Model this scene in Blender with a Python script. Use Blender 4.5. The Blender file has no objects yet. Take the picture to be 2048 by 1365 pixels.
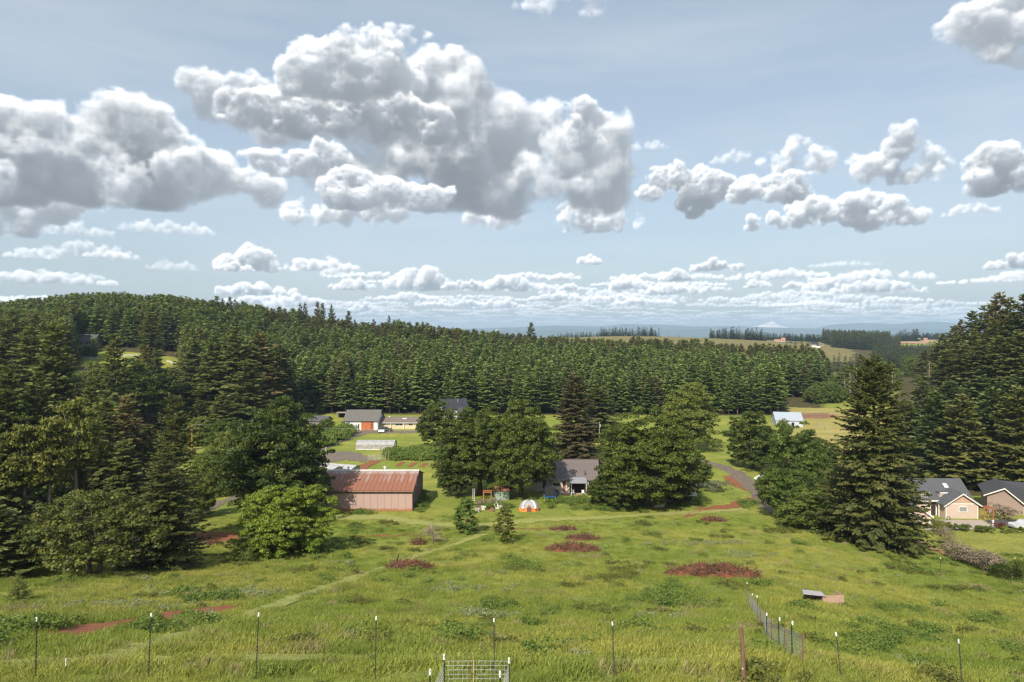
import bpy, math, random
import numpy as np
from mathutils import Vector, Matrix, noise
R = math.radians
scene = bpy.context.scene
# ------------------------------------------------------------------ camera
CAMZ = 32.0
cam_d = bpy.data.cameras.new("camera"); cam = bpy.data.objects.new("camera", cam_d)
scene.collection.objects.link(cam); scene.camera = cam
cam.location = (0, 0, CAMZ); cam.rotation_euler = (R(90), 0, 0)
cam_d.sensor_width = 36.0; cam_d.lens = 36.0*1365/2048; cam_d.shift_y = -17.5/2048
cam_d.clip_start = 0.5; cam_d.clip_end = 200000
# ------------------------------------------------------------------ sky, sun, exposure
SUN_EL, SUN_AZ = 42.0, 203.0         # degrees; azimuth measured clockwise from +Y (view direction)
world = bpy.data.worlds.new("World"); scene.world = world; world.use_nodes = True
wn = world.node_tree.nodes; wl = world.node_tree.links
sky = wn.new("ShaderNodeTexSky"); sky.sky_type = 'NISHITA'; sky.sun_disc = False
sky.sun_elevation = R(SUN_EL); sky.sun_rotation = R(SUN_AZ)
sky.altitude = 300; sky.air_density = 1.0; sky.dust_density = 3.0; sky.ozone_density = 1.0
wn["Background"].inputs["Strength"].default_value = 0.128
veil = wn.new("ShaderNodeMix"); veil.data_type = 'RGBA'; veil.inputs[0].default_value = 0.66      # thin milky high cloud over the whole sky
wl.new(sky.outputs[0], veil.inputs[6]); veil.inputs[7].default_value = (1.84, 2.08, 2.22, 1)
wl.new(veil.outputs[2], wn["Background"].inputs["Color"])
sun_d = bpy.data.lights.new("sun", 'SUN'); sun_d.energy = 3.7; sun_d.angle = R(0.53); sun_d.color = (1.0, 0.92, 0.79)
sun = bpy.data.objects.new("sun", sun_d); scene.collection.objects.link(sun)
sd = Vector((math.sin(R(SUN_AZ))*math.cos(R(SUN_EL)), math.cos(R(SUN_AZ))*math.cos(R(SUN_EL)), math.sin(R(SUN_EL))))
sun.rotation_euler = sd.to_track_quat('Z', 'Y').to_euler(); sun.location = (-60, -40, 90)
scene.view_settings.view_transform = 'Standard'; scene.view_settings.look = 'None'
scene.view_settings.gamma = 1; scene.view_settings.exposure = 0.95; scene.view_settings.use_curve_mapping = False
scene.render.engine = 'CYCLES'
cy = scene.cycles
cy.max_bounces = 5; cy.diffuse_bounces = 3; cy.glossy_bounces = 2; cy.transmission_bounces = 3
cy.transparent_max_bounces = 8; cy.volume_bounces = 0; cy.caustics_reflective = False; cy.caustics_refractive = False
cy.use_adaptive_sampling = False; cy.sample_clamp_indirect = 6
cy.use_denoising = True; cy.denoiser = 'OPENIMAGEDENOISE'; cy.denoising_input_passes = 'RGB_ALBEDO_NORMAL'; cy.denoising_prefilter = 'ACCURATE'; cy.filter_width = 1.35
col = scene.collection
# ------------------------------------------------------------------ object helpers
def props(o, label=None, cat=None, group=None, kind=None):
    if label: o['label'] = label
    if cat: o['category'] = cat
    if group: o['group'] = group
    if kind: o['kind'] = kind
    return o
def link(name, data, parent=None, loc=None):
    o = bpy.data.objects.new(name, data); col.objects.link(o)
    if parent: o.parent = parent
    if loc is not None: o.location = loc
    return o
def thing(name, loc, label, cat, group=None, rz=0.0, scale=None):
    o = link(name, None, None, loc); o.rotation_euler = (0, 0, rz); o.empty_display_size = .3
    if scale is not None: o.scale = scale
    return props(o, label, cat, group)
def nmesh(name, V, F, mat=None, smooth=False, attrs=None, mats=None, midx=None):
    """V (n,3); F (m,k) int array, or a list of index tuples"""
    me = bpy.data.meshes.new(name)
    V = np.asarray(V, np.float32)
    if isinstance(F, np.ndarray):
        m, k = F.shape
        me.vertices.add(len(V)); me.vertices.foreach_set('co', V.ravel())
        me.loops.add(m*k); me.loops.foreach_set('vertex_index', F.astype(np.int32).ravel())
        me.polygons.add(m); me.polygons.foreach_set('loop_start', np.arange(0, m*k, k, dtype=np.int32))
        me.polygons.foreach_set('loop_total', np.full(m, k, np.int32))
        me.update(calc_edges=True)
    else:
        me.from_pydata([tuple(v) for v in V.tolist()], [], F); me.update()
    if smooth: me.polygons.foreach_set('use_smooth', np.ones(len(me.polygons), bool))
    for a, (dom, typ, val) in (attrs or {}).items():
        at = me.attributes.new(a, typ, dom)
        at.data.foreach_set({'FLOAT': 'value', 'INT': 'value', 'FLOAT_VECTOR': 'vector', 'FLOAT_COLOR': 'color'}[typ], np.asarray(val).ravel())
    for m_ in (mats or ([mat] if mat else [])): me.materials.append(m_)
    if midx is not None: me.polygons.foreach_set('material_index', np.asarray(midx, np.int32))
    return me
class MB:
    """collects simple solids, then links them as one mesh object"""
    def __init__(s): s.V = []; s.F = []
    def add(s, vs, fs):
        b = len(s.V); s.V += [tuple(v) for v in vs]; s.F += [tuple(i+b for i in f) for f in fs]; return s
    def box(s, x0, x1, y0, y1, z0, z1):
        return s.add([(x0,y0,z0),(x1,y0,z0),(x1,y1,z0),(x0,y1,z0),(x0,y0,z1),(x1,y0,z1),(x1,y1,z1),(x0,y1,z1)],
                     [(0,3,2,1),(4,5,6,7),(0,1,5,4),(1,2,6,5),(2,3,7,6),(3,0,4,7)])
    def prism(s, poly, y0, y1, axis='y'):
        """poly in (x,z) extruded along y, or in (y,z) extruded along x"""
        n = len(poly)
        f = (lambda p, t: (p[0], t, p[1])) if axis == 'y' else (lambda p, t: (t, p[0], p[1]))
        vs = [f(p, y0) for p in poly] + [f(p, y1) for p in poly]
        return s.add(vs, [tuple(range(n)), tuple(range(2*n-1, n-1, -1))] + [(i, i+n, (i+1) % n+n, (i+1) % n) for i in range(n)])
    def tube(s, path, rad, n=6, cap=True):
        path = [Vector(p) for p in path]; rings = []
        if not hasattr(rad, '__len__'): rad = [rad]*len(path)
        for i, p in enumerate(path):
            t = (path[min(i+1, len(path)-1)] - path[max(i-1, 0)]).normalized()
            a = t.cross(Vector((0, 0, 1)) if abs(t.z) < .9 else Vector((1, 0, 0))).normalized(); b = t.cross(a)
            rings.append([p + (a*math.cos(6.28318*k/n) + b*math.sin(6.28318*k/n))*rad[i] for k in range(n)])
        vs = [v for r_ in rings for v in r_]; fs = []
        for i in range(len(path)-1):
            for k in range(n): fs.append((i*n+k, i*n+(k+1) % n, (i+1)*n+(k+1) % n, (i+1)*n+k))
        if cap: fs += [tuple(range(n))[::-1], tuple(range((len(path)-1)*n, len(path)*n))]
        return s.add(vs, fs)
    def build(s, name, mat, parent=None, loc=None, smooth=False):
        return link(name, nmesh(name, np.array(s.V), s.F, mat, smooth), parent, loc)
# ------------------------------------------------------------------ materials
def nt(name):
    m = bpy.data.materials.new(name); m.use_nodes = True; t = m.node_tree
    return m, t.nodes, t.links, t.nodes["Principled BSDF"], t.nodes["Material Output"]
def val(n, l, sock, v):
    if isinstance(v, bpy.types.NodeSocket): l.new(v, sock)
    elif isinstance(v, (tuple, list)) and len(v) == 3 and sock.type == 'RGBA': sock.default_value = (*v, 1)
    else: sock.default_value = v
def mixc(n, l, f, a, b, mode='MIX'):
    x = n.new("ShaderNodeMix"); x.data_type = 'RGBA'; x.blend_type = mode; x.clamp_factor = True
    val(n, l, x.inputs[0], f); val(n, l, x.inputs[6], a); val(n, l, x.inputs[7], b); return x.outputs[2]
def mth(n, l, op, a, b=0.0, c=0.0, clamp=False):
    x = n.new("ShaderNodeMath"); x.operation = op; x.use_clamp = clamp
    val(n, l, x.inputs[0], a); val(n, l, x.inputs[1], b)
    if op in ('MULTIPLY_ADD', 'SMOOTH_MIN'): val(n, l, x.inputs[2], c)
    return x.outputs[0]
def noi(n, l, scale, det=3.0, rough=.55, vec=None, dist=0.0):
    x = n.new("ShaderNodeTexNoise"); x.inputs['Scale'].default_value = scale; x.inputs['Detail'].default_value = det
    x.inputs['Roughness'].default_value = rough; x.inputs['Distortion'].default_value = dist
    if vec is not None: l.new(vec, x.inputs['Vector'])
    return x.outputs['Fac']
def ramp(n, l, f, lo, hi):
    x = n.new("ShaderNodeMapRange"); x.interpolation_type = 'SMOOTHSTEP'; x.inputs[1].default_value = lo; x.inputs[2].default_value = hi
    l.new(f, x.inputs[0]); return x.outputs[0]
def wpos(n, l, scale=None, obj=False):
    if obj:
        g = n.new("ShaderNodeTexCoord").outputs['Object']
    else:
        g = n.new("ShaderNodeNewGeometry").outputs['Position']
    if scale is None: return g
    m = n.new("ShaderNodeVectorMath"); m.operation = 'MULTIPLY'; l.new(g, m.inputs[0]); m.inputs[1].default_value = scale
    return m.outputs[0]
def M(name, c, c2=None, rough=.8, scale=3.0, bump=0.0, metal=0.0, stretch=None, rnd=0.0, spec=.3):
    m, n, l, p, o = nt(name)
    v = wpos(n, l, stretch or (1, 1, 1), obj=True)
    if c2 is None: c2 = tuple(x*.8 for x in c)
    f = ramp(n, l, noi(n, l, scale, 5, .6, v), .35, .65)
    base = mixc(n, l, f, c, c2)
    if rnd:
        oi = n.new("ShaderNodeObjectInfo").outputs['Random']
        base = mixc(n, l, mth(n, l, 'MULTIPLY', oi, rnd), base, tuple(x*.45 for x in c2))
    l.new(base, p.inputs['Base Color']); p.inputs['Roughness'].default_value = rough; p.inputs['Metallic'].default_value = metal
    p.inputs['Specular IOR Level'].default_value = spec
    if bump:
        b = n.new("ShaderNodeBump"); b.inputs['Strength'].default_value = bump; b.inputs['Distance'].default_value = .05
        l.new(noi(n, l, scale*4, 4, .6, v), b.inputs['Height']); l.new(b.outputs[0], p.inputs['Normal'])
    return m
def FM(name, c1, c2, c3=None, trans=.28, rnd=.5):
    """leaves: colour varies from leaf clump to leaf clump and from tree to tree"""
    m, n, l, p, o = nt(name)
    a = n.new("ShaderNodeAttribute"); a.attribute_name = 'tint'
    oi = n.new("ShaderNodeObjectInfo").outputs['Random']
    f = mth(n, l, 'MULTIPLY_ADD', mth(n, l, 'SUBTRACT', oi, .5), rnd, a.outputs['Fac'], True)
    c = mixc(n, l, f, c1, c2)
    if c3: c = mixc(n, l, ramp(n, l, mth(n, l, 'FRACT', mth(n, l, 'MULTIPLY', oi, 7.31)), .72, .95), c, c3)
    p.inputs['Roughness'].default_value = .55; p.inputs['Specular IOR Level'].default_value = .25
    l.new(c, p.inputs['Base Color'])
    t = n.new("ShaderNodeBsdfTranslucent"); l.new(mixc(n, l, .5, c, (.30, .36, .04), 'MIX'), t.inputs[0])
    x = n.new("ShaderNodeMixShader"); x.inputs[0].default_value = trans
    l.new(p.outputs[0], x.inputs[1]); l.new(t.outputs[0], x.inputs[2]); l.new(x.outputs[0], o.inputs['Surface'])
    return m
# ---- cloud layer: density fields of puffs, marched towards the sun, seen as a band of sky directions
FPX = 1365.0; HOR = 665.0
def lattice(rs, shape, cells):
    """smooth value noise sampled on a grid of given shape; cells = lattice cells along each axis"""
    n = [max(2, int(math.ceil(c)) + 2) for c in cells]
    a = rs.random_sample(n).astype(np.float32)
    for ax in range(3):
        ph = rs.rand()*.9; t = np.linspace(ph, min(cells[ax]+ph, n[ax]-1.001), shape[ax], dtype=np.float32)
        i = t.astype(np.int32); f = t - i; f = f*f*(3-2*f)
        sh = [1, 1, 1]; sh[ax] = -1; f = f.reshape(sh)
        a = np.take(a, i, ax)*(1-f) + np.take(a, i+1, ax)*f
    return a
def fbm3(rs, shape, size, octs, gain=.55, billow=0.0):
    out = np.zeros(shape, np.float32); amp = 1.0; tot = 0
    for o in range(octs):
        k = 2**o/size
        v = lattice(rs, shape, (shape[0]*k, shape[1]*k, shape[2]*k))
        if billow and o > 0: v = v*(1-billow) + billow*(1-np.abs(2*v-1))
        out += amp*v; tot += amp; amp *= gain
    return out/tot
SUNV = (-0.38, 0.88, -0.28)      # towards the sun: left, up, towards the viewer
def march_cloud(seed, puffs, base, cell, soft=1.0, dens=1.0, dark=1.0, nz_=.20, basesoft=None, ext=1.0):
    """puffs: (x, y, r) with y up; returns x0, y0, cell, rgb(premult), alpha"""
    rs = np.random.RandomState(seed)
    P = np.array([(p[0], p[1], p[2], (p[3] if len(p) > 3 else (rs.rand()-.5)*0.9*p[2])) for p in puffs])
    rm = P[:, 2].max(); pad = rm*0.45
    x0, x1 = (P[:, 0]-P[:, 2]).min()-pad, (P[:, 0]+P[:, 2]).max()+pad
    y0, y1 = min(base - pad*0.6, (P[:, 1]-P[:, 2]).min()-pad*.2), (P[:, 1]+P[:, 2]).max()+pad
    y0 = max(y0, base - pad*0.8)
    z0, z1 = (P[:, 3]-P[:, 2]).min()-pad*.4, (P[:, 3]+P[:, 2]).max()+pad*.4
    cz = cell*1.5
    nx, ny, nz = int((x1-x0)/cell), int((y1-y0)/cell), int((z1-z0)/cz)
    F = np.full((nx, ny, nz), -1.0, np.float32)
    X = (x0 + cell*np.arange(nx)).astype(np.float32); Y = (y0 + cell*np.arange(ny)).astype(np.float32); Z = (z0 + cz*np.arange(nz)).astype(np.float32)
    for px, py, r, pz in P:
        ext = r*1.45
        i0, i1 = max(0, int((px-ext-x0)/cell)), min(nx, int((px+ext-x0)/cell)+1)
        j0, j1 = max(0, int((py-ext-y0)/cell)), min(ny, int((py+ext-y0)/cell)+1)
        k0, k1 = max(0, int((pz-ext-z0)/cz)), min(nz, int((pz+ext-z0)/cz)+1)
        if i1 <= i0 or j1 <= j0 or k1 <= k0: continue
        d = np.sqrt(((X[i0:i1]-px)**2)[:, None, None] + (((Y[j0:j1]-py))**2)[None, :, None] + ((Z[k0:k1]-pz)**2)[None, None, :])
        v = (1 - d/r)*min(1.0, (r/rm)**.5)
        s = F[i0:i1, j0:j1, k0:k1]
        np.maximum(s, v, out=s)
    nsz = rm*0.75/cell
    N = fbm3(rs, (nx, ny, nz), nsz, 6 if nsz > 24 else 5, .57, .35)
    N = (N-N.mean())/N.std()
    bs = basesoft or rm*.10
    rag = lattice(rs, (nx, 1, nz), (nx/nsz*1.2, 1, nz/nsz*1.2))*rm*.28 + lattice(rs, (nx, 1, nz), (nx/nsz*4, 1, nz/nsz*4))*rm*.12
    under = (base + rag - rm*.2 - Y[None, :, None])/bs
    G = F*1.05 + nz_*N*soft - np.clip(under, -0.0, 4)*.35
    D = np.clip(G*3.7/soft**2, 0, 1)**1.2*dens*(4.0/rm)      # optical density per px
    # light towards the sun, gathered on a coarser grid so that shading stays soft
    fx = max(1, int(rm*.16/cell)); fz = max(1, int(rm*.16/cz))
    mx, my, mz = -(-nx//fx), -(-ny//fx), -(-nz//fz)
    Dp = np.zeros((mx*fx, my*fx, mz*fz), np.float32); Dp[:nx, :ny, :nz] = D
    Dc = Dp.reshape(mx, fx, my, fx, mz, fz).mean((1, 3, 5)); cc, cq = cell*fx, cz*fz
    def up3(A):
        for ax, (m0, n0, f) in enumerate(((mx, nx, fx), (my, ny, fx), (mz, nz, fz))):
            t = np.clip((np.arange(n0)+.5)/f-.5, 0, m0-1.001) if m0 > 1 else np.zeros(n0)
            i = t.astype(int); w = (t-i).astype(np.float32); sh = [1, 1, 1]; sh[ax] = -1; w = w.reshape(sh)
            A = np.take(A, i, ax)*(1-w)+np.take(A, np.minimum(i+1, m0-1), ax)*w
        return A
    tau = np.zeros_like(Dc); st = rm*.10; acc = rm*.02
    for k in range(1, 11):
        step = st*(1.25**k)*.8; acc += step
        sx, sy, sz = int(round(SUNV[0]*acc/cc)), int(round(SUNV[1]*acc/cc)), int(round(SUNV[2]*acc/cq))
        a0, a1 = max(0, -sx), min(mx, mx-sx); b0, b1 = max(0, -sy), min(my, my-sy); c0, c1 = max(0, -sz), min(mz, mz-sz)
        if a1 <= a0 or b1 <= b0 or c1 <= c0: break
        tau[a0:a1, b0:b1, c0:c1] += Dc[a0+sx:a1+sx, b0+sy:b1+sy, c0+sz:c1+sz]*step
    up = np.cumsum(Dc[:, ::-1], axis=1)[:, ::-1]*cc          # depth of cloud above
    dn = np.cumsum(Dc, axis=1)*cc
    sun = up3(.56*np.exp(-tau*.44*ext) + .48*np.exp(-tau*.11*ext))
    amb = up3(.40*np.exp(-up*.15) + .22*np.exp(-up*.04) + .08*np.exp(-dn*.3))
    sx, sy = int(round(SUNV[0]*rm*.07/cell)), int(round(SUNV[1]*rm*.07/cell))
    near = np.roll(D, (-sx, -sy), (0, 1))*rm*.07
    powder = 1.02 - .24*(1-np.exp(-near*2.2))
    sc = np.array([1.02, .985, .93], np.float32); ac = np.array([.50, .545, .60], np.float32); flo = np.array([.135, .150, .165], np.float32)
    T = np.ones((nx, ny), np.float32); rgb = np.zeros((nx, ny, 3), np.float32)
    for k in range(nz):
        a = 1 - np.exp(-D[:, :, k]*cz)
        w = (T*a)[..., None]
        L = (sun[:, :, k]*powder[:, :, k])[..., None]*sc*1.36 + (amb[:, :, k]*dark)[..., None]*ac + flo*dark
        rgb += w*L; T *= (1-a)
    return x0, y0, cell, rgb, 1-T
def dome_puffs(rs, xc, hw, base, top, n=None, lump=.5):
    """puffs of a flat-based cumulus between xc-hw..xc+hw"""
    h = top-base; out = []
    n = n or int(10 + 9*hw/max(h, 1))
    for i in range(n):
        u = rs.uniform(-1, 1); env = (1-abs(u)**2.2)*(.55+.45*rs.rand())
        r = h*(.26+.24*rs.rand())*(.6+.4*env)
        y = base + r*.5 + max(0, env*h - r*1.45)*rs.uniform(.35, 1)
        out.append((xc+u*(hw-r*.7), y, r))
    return out
def build_clouds():
    W, H, S = 1072, 372, 2.0
    X0, Y0 = -1072.0, -20.0
    rgb = np.zeros((W, H, 3), np.float32); al = np.zeros((W, H), np.float32)
    def cyl(px, py):
        az = math.atan((px-1024)/FPX); return az*FPX, (HOR-py)*math.cos(az)
    def comp(res, fade=1.0):
        if res is None: return
        x0, y0, c, r, a = res
        # far to near painter
        i = np.arange(W); j = np.arange(H)
        gx = (X0+S*i - x0)/c; gy = (Y0+S*j - y0)/c
        ii = np.where((gx >= 0) & (gx < r.shape[0]-1.01))[0]; jj = np.where((gy >= 0) & (gy < r.shape[1]-1.01))[0]
        if len(ii) == 0 or len(jj) == 0: return
        xi = gx[ii].astype(int); fx = (gx[ii]-xi).astype(np.float32)[:, None, None]
        yi = gy[jj].astype(int); fy = (gy[jj]-yi).astype(np.float32)[None, :, None]
        q = np.concatenate([r, a[..., None]], 2)
        if c < S*.75:      # several cells per sample: average first
            m = q.copy(); m[:-1] = (q[:-1]+q[1:])*.5; m[:, :-1] = (m[:, :-1]+m[:, 1:])*.5; q = m
        v = (q[np.ix_(xi, yi)]*(1-fx)+q[np.ix_(xi+1, yi)]*fx)*(1-fy) + (q[np.ix_(xi, yi+1)]*(1-fx)+q[np.ix_(xi+1, yi+1)]*fx)*fy
        v = v*fade
        sl = np.ix_(ii, jj)
        rgb[sl] = rgb[sl]*(1-v[..., 3:]) + v[..., :3]; al[sl] = al[sl]*(1-v[..., 3]) + v[..., 3]
    rs = np.random.RandomState(5)
    # thin high veil, streaked along the horizon
    v1 = lattice(rs, (W, H, 1), (4, 7, 1))[..., 0]; v2 = lattice(rs, (W, H, 1), (14, 30, 1))[..., 0]; v3 = lattice(rs, (W, H, 1), (40, 110, 1))[..., 0]
    v = np.clip((.55*v1+.28*v2+.17*v3-.36)*2.2, 0, 1)*.22
    al[:] = v; rgb[:] = v[..., None]*np.array([.80, .83, .86], np.float32)
    # rows of small clouds towards the horizon, over the whole band
    rows = []
    for lvl in range(15):
        y = 646 - 4.6*lvl - .12*lvl*lvl; sz = 3.0 + lvl*1.05
        x = -40.0
        while x < 2090:
            w = sz*rs.uniform(2.0, 7.5)
            dens_here = .8 if 650 < x < 1900 else .5
            if lvl > 7: dens_here *= .75 if 650 < x < 1650 else .25
            if rs.rand() < dens_here: rows.append((x+w, y+rs.uniform(-2.5, 2.5), w, sz*rs.uniform(.6, 1.35), lvl))
            x += w*rs.uniform(1.3, 2.4)
    for k, (cx, by, hw, h, lvl) in enumerate(rows):
        x, b = cyl(cx, by)
        comp(march_cloud(100+k, dome_puffs(rs, x, hw, b, b+h), b, max(.6, h/16), 1.25, .75, 1.05, nz_=.13), .40 + .03*lvl)
    # named smaller clouds: px centre, half width, base py, top py, softness, density
    small = [(500, 62, 541, 484, 1, 1), (470, 36, 542, 520, 1, .9), (640, 78, 541, 506, 1.3, .6), (665, 22, 552, 530, 1.3, .5), (350, 48, 540, 515, 1.7, .25), (95, 85, 556, 534, 1.5, .3),
             (705, 36, 579, 550, 1, 1), (845, 78, 580, 524, .9, 1.2), (1010, 86, 581, 543, 1, 1.1), (930, 50, 578, 556, 1, .9), (1130, 34, 560, 543, 1, .8), (1137, 20, 580, 562, 1, .8), (1180, 26, 528, 505, 1, .8),
             (1260, 44, 578, 544, .9, 1), (1355, 38, 562, 534, .9, 1), (1432, 50, 541, 512, .9, 1), (1350, 68, 588, 561, 1, 1), (1515, 25, 575, 554, 1, .9), (1590, 22, 575, 558, 1, .8), (1650, 44, 579, 556, 1, .8), (1755, 78, 585, 553, 1, .9),
             (2030, 40, 535, 496, 1, 1), (2020, 40, 558, 548, 1.5, .4), (1690, 62, 532, 519, 1.7, .2), (510, 80, 589, 560, 1, 1), (540, 100, 606, 588, 1, .9), (590, 60, 612, 580, 1, 1),
             (820, 62, 602, 581, 1, 1), (730, 36, 625, 602, 1, 1), (870, 40, 612, 600, 1, .9), (1000, 55, 617, 594, 1, 1), (930, 35, 613, 595, 1, .9), (1120, 75, 602, 582, 1, 1), (1220, 60, 603, 585, 1, .9), (1290, 70, 610, 592, 1, .9), (110, 80, 600, 588, 1, .8), (40, 60, 606, 594, 1, .8), (60, 60, 620, 602, 1, .8),
             (1800, 60, 604, 592, 1, .8), (1620, 90, 612, 600, 1.2, .6), (1940, 45, 429, 400, 1.3, .5), (60, 36, 516, 488, 1.4, .5), (180, 76, 516, 476, 1.5, .45), (330, 80, 466, 428, 1.6, .4), (215, 40, 515, 495, 1.4, .5), (150, 70, 472, 440, 1.7, .3),
             (1600, 22, 293, 261, 1.5, .35), (1465, 40, 325, 292, 1.7, .25), (1290, 60, 300, 278, 1.8, .2), (1180, 78, 420, 380, 1.3, .5)]
    for k, (cx, hw, by, ty, soft, dn) in enumerate(small):
        x, b = cyl(cx, by); _, t = cyl(cx, ty)
        comp(march_cloud(900+k, dome_puffs(rs, x, hw, b, t), b, max(.9, (t-b)/26), soft, dn*.9, nz_=.15, ext=1.0 if dn > .55 else 3.5, dark=1.0 if dn > .55 else .9), 1.0 if dn > .55 else .62)
    def big(seed, puffs, base, cell, **kw):
        pf = []
        for p in puffs:
            x, y = cyl(p[0], p[1]); pf.append((x, y, p[2]) + tuple(p[3:]))
        b = cyl(sum(p[0] for p in puffs)/len(puffs), base)[1]
        comp(march_cloud(seed, pf, b, cell, **kw))
    def scatter(seed, shapes):
        """shapes: (cx, cy, rx, ry, n, rmin, rmax)"""
        r2 = np.random.RandomState(seed); out = []
        for cx, cy, rx, ry, n, r0, r1 in shapes:
            for i in range(n):
                a = r2.uniform(0, 6.283); q = r2.rand()**.5
                out.append((cx+rx*q*math.cos(a), cy+ry*q*math.sin(a), r2.uniform(r0, r1)))
        return out
    # middle right group
    big(21, scatter(1, [(1600, 325, 75, 12, 12, 14, 26), (1590, 305, 20, 6, 4, 14, 20)]), 352, 1.6, soft=1.5, dens=.5)
    big(22, scatter(2, [(1800, 290, 30, 18, 8, 18, 30), (1770, 335, 45, 14, 9, 18, 28), (1850, 330, 30, 18, 6, 14, 24), (1815, 350, 50, 8, 8, 14, 22)]), 370, 1.8, soft=1.35, dens=.6)
    big(23, scatter(3, [(1375, 365, 60, 22, 14, 22, 34), (1440, 375, 30, 18, 7, 14, 22), (1300, 385, 22, 8, 4, 14, 20), (1400, 405, 50, 14, 7, 14, 22)]), 436, 1.6, soft=.95, dens=1.3)
    big(24, scatter(4, [(1550, 380, 50, 14, 12, 18, 30), (1500, 390, 30, 14, 6, 14, 24)]), 428, 1.6, soft=1.0, dens=1.1)
    big(25, scatter(5, [(1700, 425, 110, 12, 20, 16, 28), (1750, 412, 60, 10, 10, 18, 26), (1830, 435, 30, 6, 5, 12, 18), (1560, 445, 70, 8, 9, 10, 16)]), 466, 1.6, soft=1.0, dens=1.1)
    big(26, scatter(6, [(2030, 340, 60, 22, 16, 24, 38), (2060, 330, 40, 15, 6, 26, 40)]), 388, 1.8, soft=.95, dens=1.5)
    big(27, scatter(7, [(2035, 40, 70, 40, 14, 34, 52), (1925, 50, 30, 22, 8, 20, 32), (2050, 90, 50, 20, 6, 22, 34)]), 128, 2.2, soft=1.3, dens=.8, basesoft=20)
    big(28, scatter(8, [(1120, 6, 90, 26, 7, 14, 26), (1150, 20, 70, 20, 4, 12, 20)]), 50, 2.0, soft=1.9, dens=.16)
    big(29, scatter(9, [(800, 72, 70, 14, 8, 12, 20)]), 95, 1.8, soft=1.9, dens=.2)
    # lower left greyer clouds
    big(31, scatter(11, [(40, 420, 60, 22, 10, 20, 36), (160, 405, 80, 14, 12, 14, 26), (20, 450, 50, 16, 6, 18, 28)]), 478, 2.0, soft=1.3, dens=.8, dark=.9, ext=1.8)
    # skirts of the large cloud
    big(33, scatter(13, [(680, 425, 130, 10, 18, 14, 24), (1000, 438, 60, 8, 9, 12, 20), (1200, 435, 90, 14, 14, 14, 26), (1180, 455, 80, 6, 8, 12, 18)]), 466, 2.0, soft=1.3, dens=.65)
    # left bank
    big(35, [(-20, 285, 70), (40, 272, 62), (110, 262, 55), (170, 270, 58), (235, 262, 56), (300, 268, 56), (350, 290, 52), (20, 330, 80), (110, 325, 80), (200, 325, 80), (290, 330, 78), (370, 335, 65), (430, 350, 50), (480, 365, 40), (530, 372, 30),
             (150, 360, 70), (240, 365, 66), (330, 372, 60), (400, 378, 45), (60, 360, 60), (-40, 350, 70), (255, 375, 55, 60), (300, 375, 55, 60), (420, 330, 45)] + scatter(15, [(160, 262, 190, 28, 26, 22, 34)]), 408, 2.6, soft=1.05, dens=1.6, dark=.92, basesoft=9, ext=1.9)
    # the large towering cloud
    big(37, scatter(17, [(440, 185, 50, 26, 10, 26, 42), (480, 215, 90, 25, 10, 30, 44)]), 265, 2.4, soft=1.3, dens=.75, basesoft=16)
    big(38, [(950, 290, 120, 60), (1050, 310, 105, 60), (840, 280, 120, 60), (730, 250, 100, 40), (1130, 300, 80, 40), (1150, 350, 70, 40), (1100, 245, 66, 30), (1110, 300, 84, 10), (1150, 250, 60, 10), (1070, 330, 80, 10), (1160, 290, 70, 30), (1120, 330, 70, 20), (1200, 290, 52, 40), (1010, 370, 78, 40), (1090, 380, 66, 40), (1170, 392, 48, 40), (930, 375, 70, 50), (620, 240, 70, 30), (560, 235, 60, 20), (650, 300, 50, 30), (710, 325, 62, 30), (790, 365, 66, 30), (860, 395, 56, 20), (1215, 345, 50, 20), (1225, 395, 40, 20),
             (900, 180, 62), (940, 200, 66), (980, 230, 70), (1020, 250, 66), (860, 165, 55), (1060, 265, 60)] + scatter(19, [(1040, 260, 70, 30, 12, 26, 40), (1190, 250, 40, 30, 8, 20, 34), (900, 150, 50, 20, 7, 22, 34)]), 428, 2.7, soft=1.05, dens=1.45, dark=.95, basesoft=12, ext=1.5)
    big(39, [(1170, 222, 34), (1150, 240, 30), (1190, 245, 30), (1165, 265, 40)], 310, 1.8, soft=1.2, dens=.8)
    big(40, scatter(20, [(560, 215, 110, 20, 14, 26, 40), (700, 225, 130, 20, 16, 28, 44), (820, 245, 70, 18, 7, 28, 40)]), 283, 2.3, soft=1.1, dens=1.1, dark=.85, ext=1.6)
    big(41, [(615, 115, 50), (600, 150, 55), (655, 125, 50), (710, 112, 48), (755, 108, 42), (700, 145, 62), (760, 140, 58), (800, 150, 40), (640, 160, 52), (590, 165, 36)] + scatter(22, [(690, 120, 100, 34, 18, 20, 32)]), 195, 2.0, soft=1.0, dens=1.2, basesoft=14)
    big(42, scatter(24, [(560, 325, 55, 14, 10, 16, 28), (640, 320, 40, 20, 8, 14, 24)]), 356, 2.0, soft=1.25, dens=.75)
    big(43, scatter(26, [(730, 385, 70, 16, 14, 24, 36), (840, 395, 60, 12, 10, 18, 28), (690, 375, 30, 14, 6, 20, 30)]), 420, 2.0, soft=1.0, dens=1.1)
    return X0, Y0, S, rgb, al
# ------------------------------------------------------------------ terrain
_D = [0, 12, 19, 22, 28, 35, 45, 60, 80, 100, 120, 140, 170, 200, 265, 330, 400, 450, 520, 600, 800, 1000, 1200, 1600, 2500, 5000, 15500]
_near = [9.2, 9.8, 10.5, 10.8, 13.0, 15.5, 18.6, 22.6, 26.6, 29.3, 31.0, 31.8]
def _colz(far, off=0.0, slope0=0.0):
    w = [0, 0, 0, 0, .3, .5, .7, 1, 1, 1, 1, 1]
    return [CAMZ - d - off*w[i] + slope0*(1 if i < 6 else .5 if i < 8 else 0) for i, d in enumerate(_near)] + far
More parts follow.
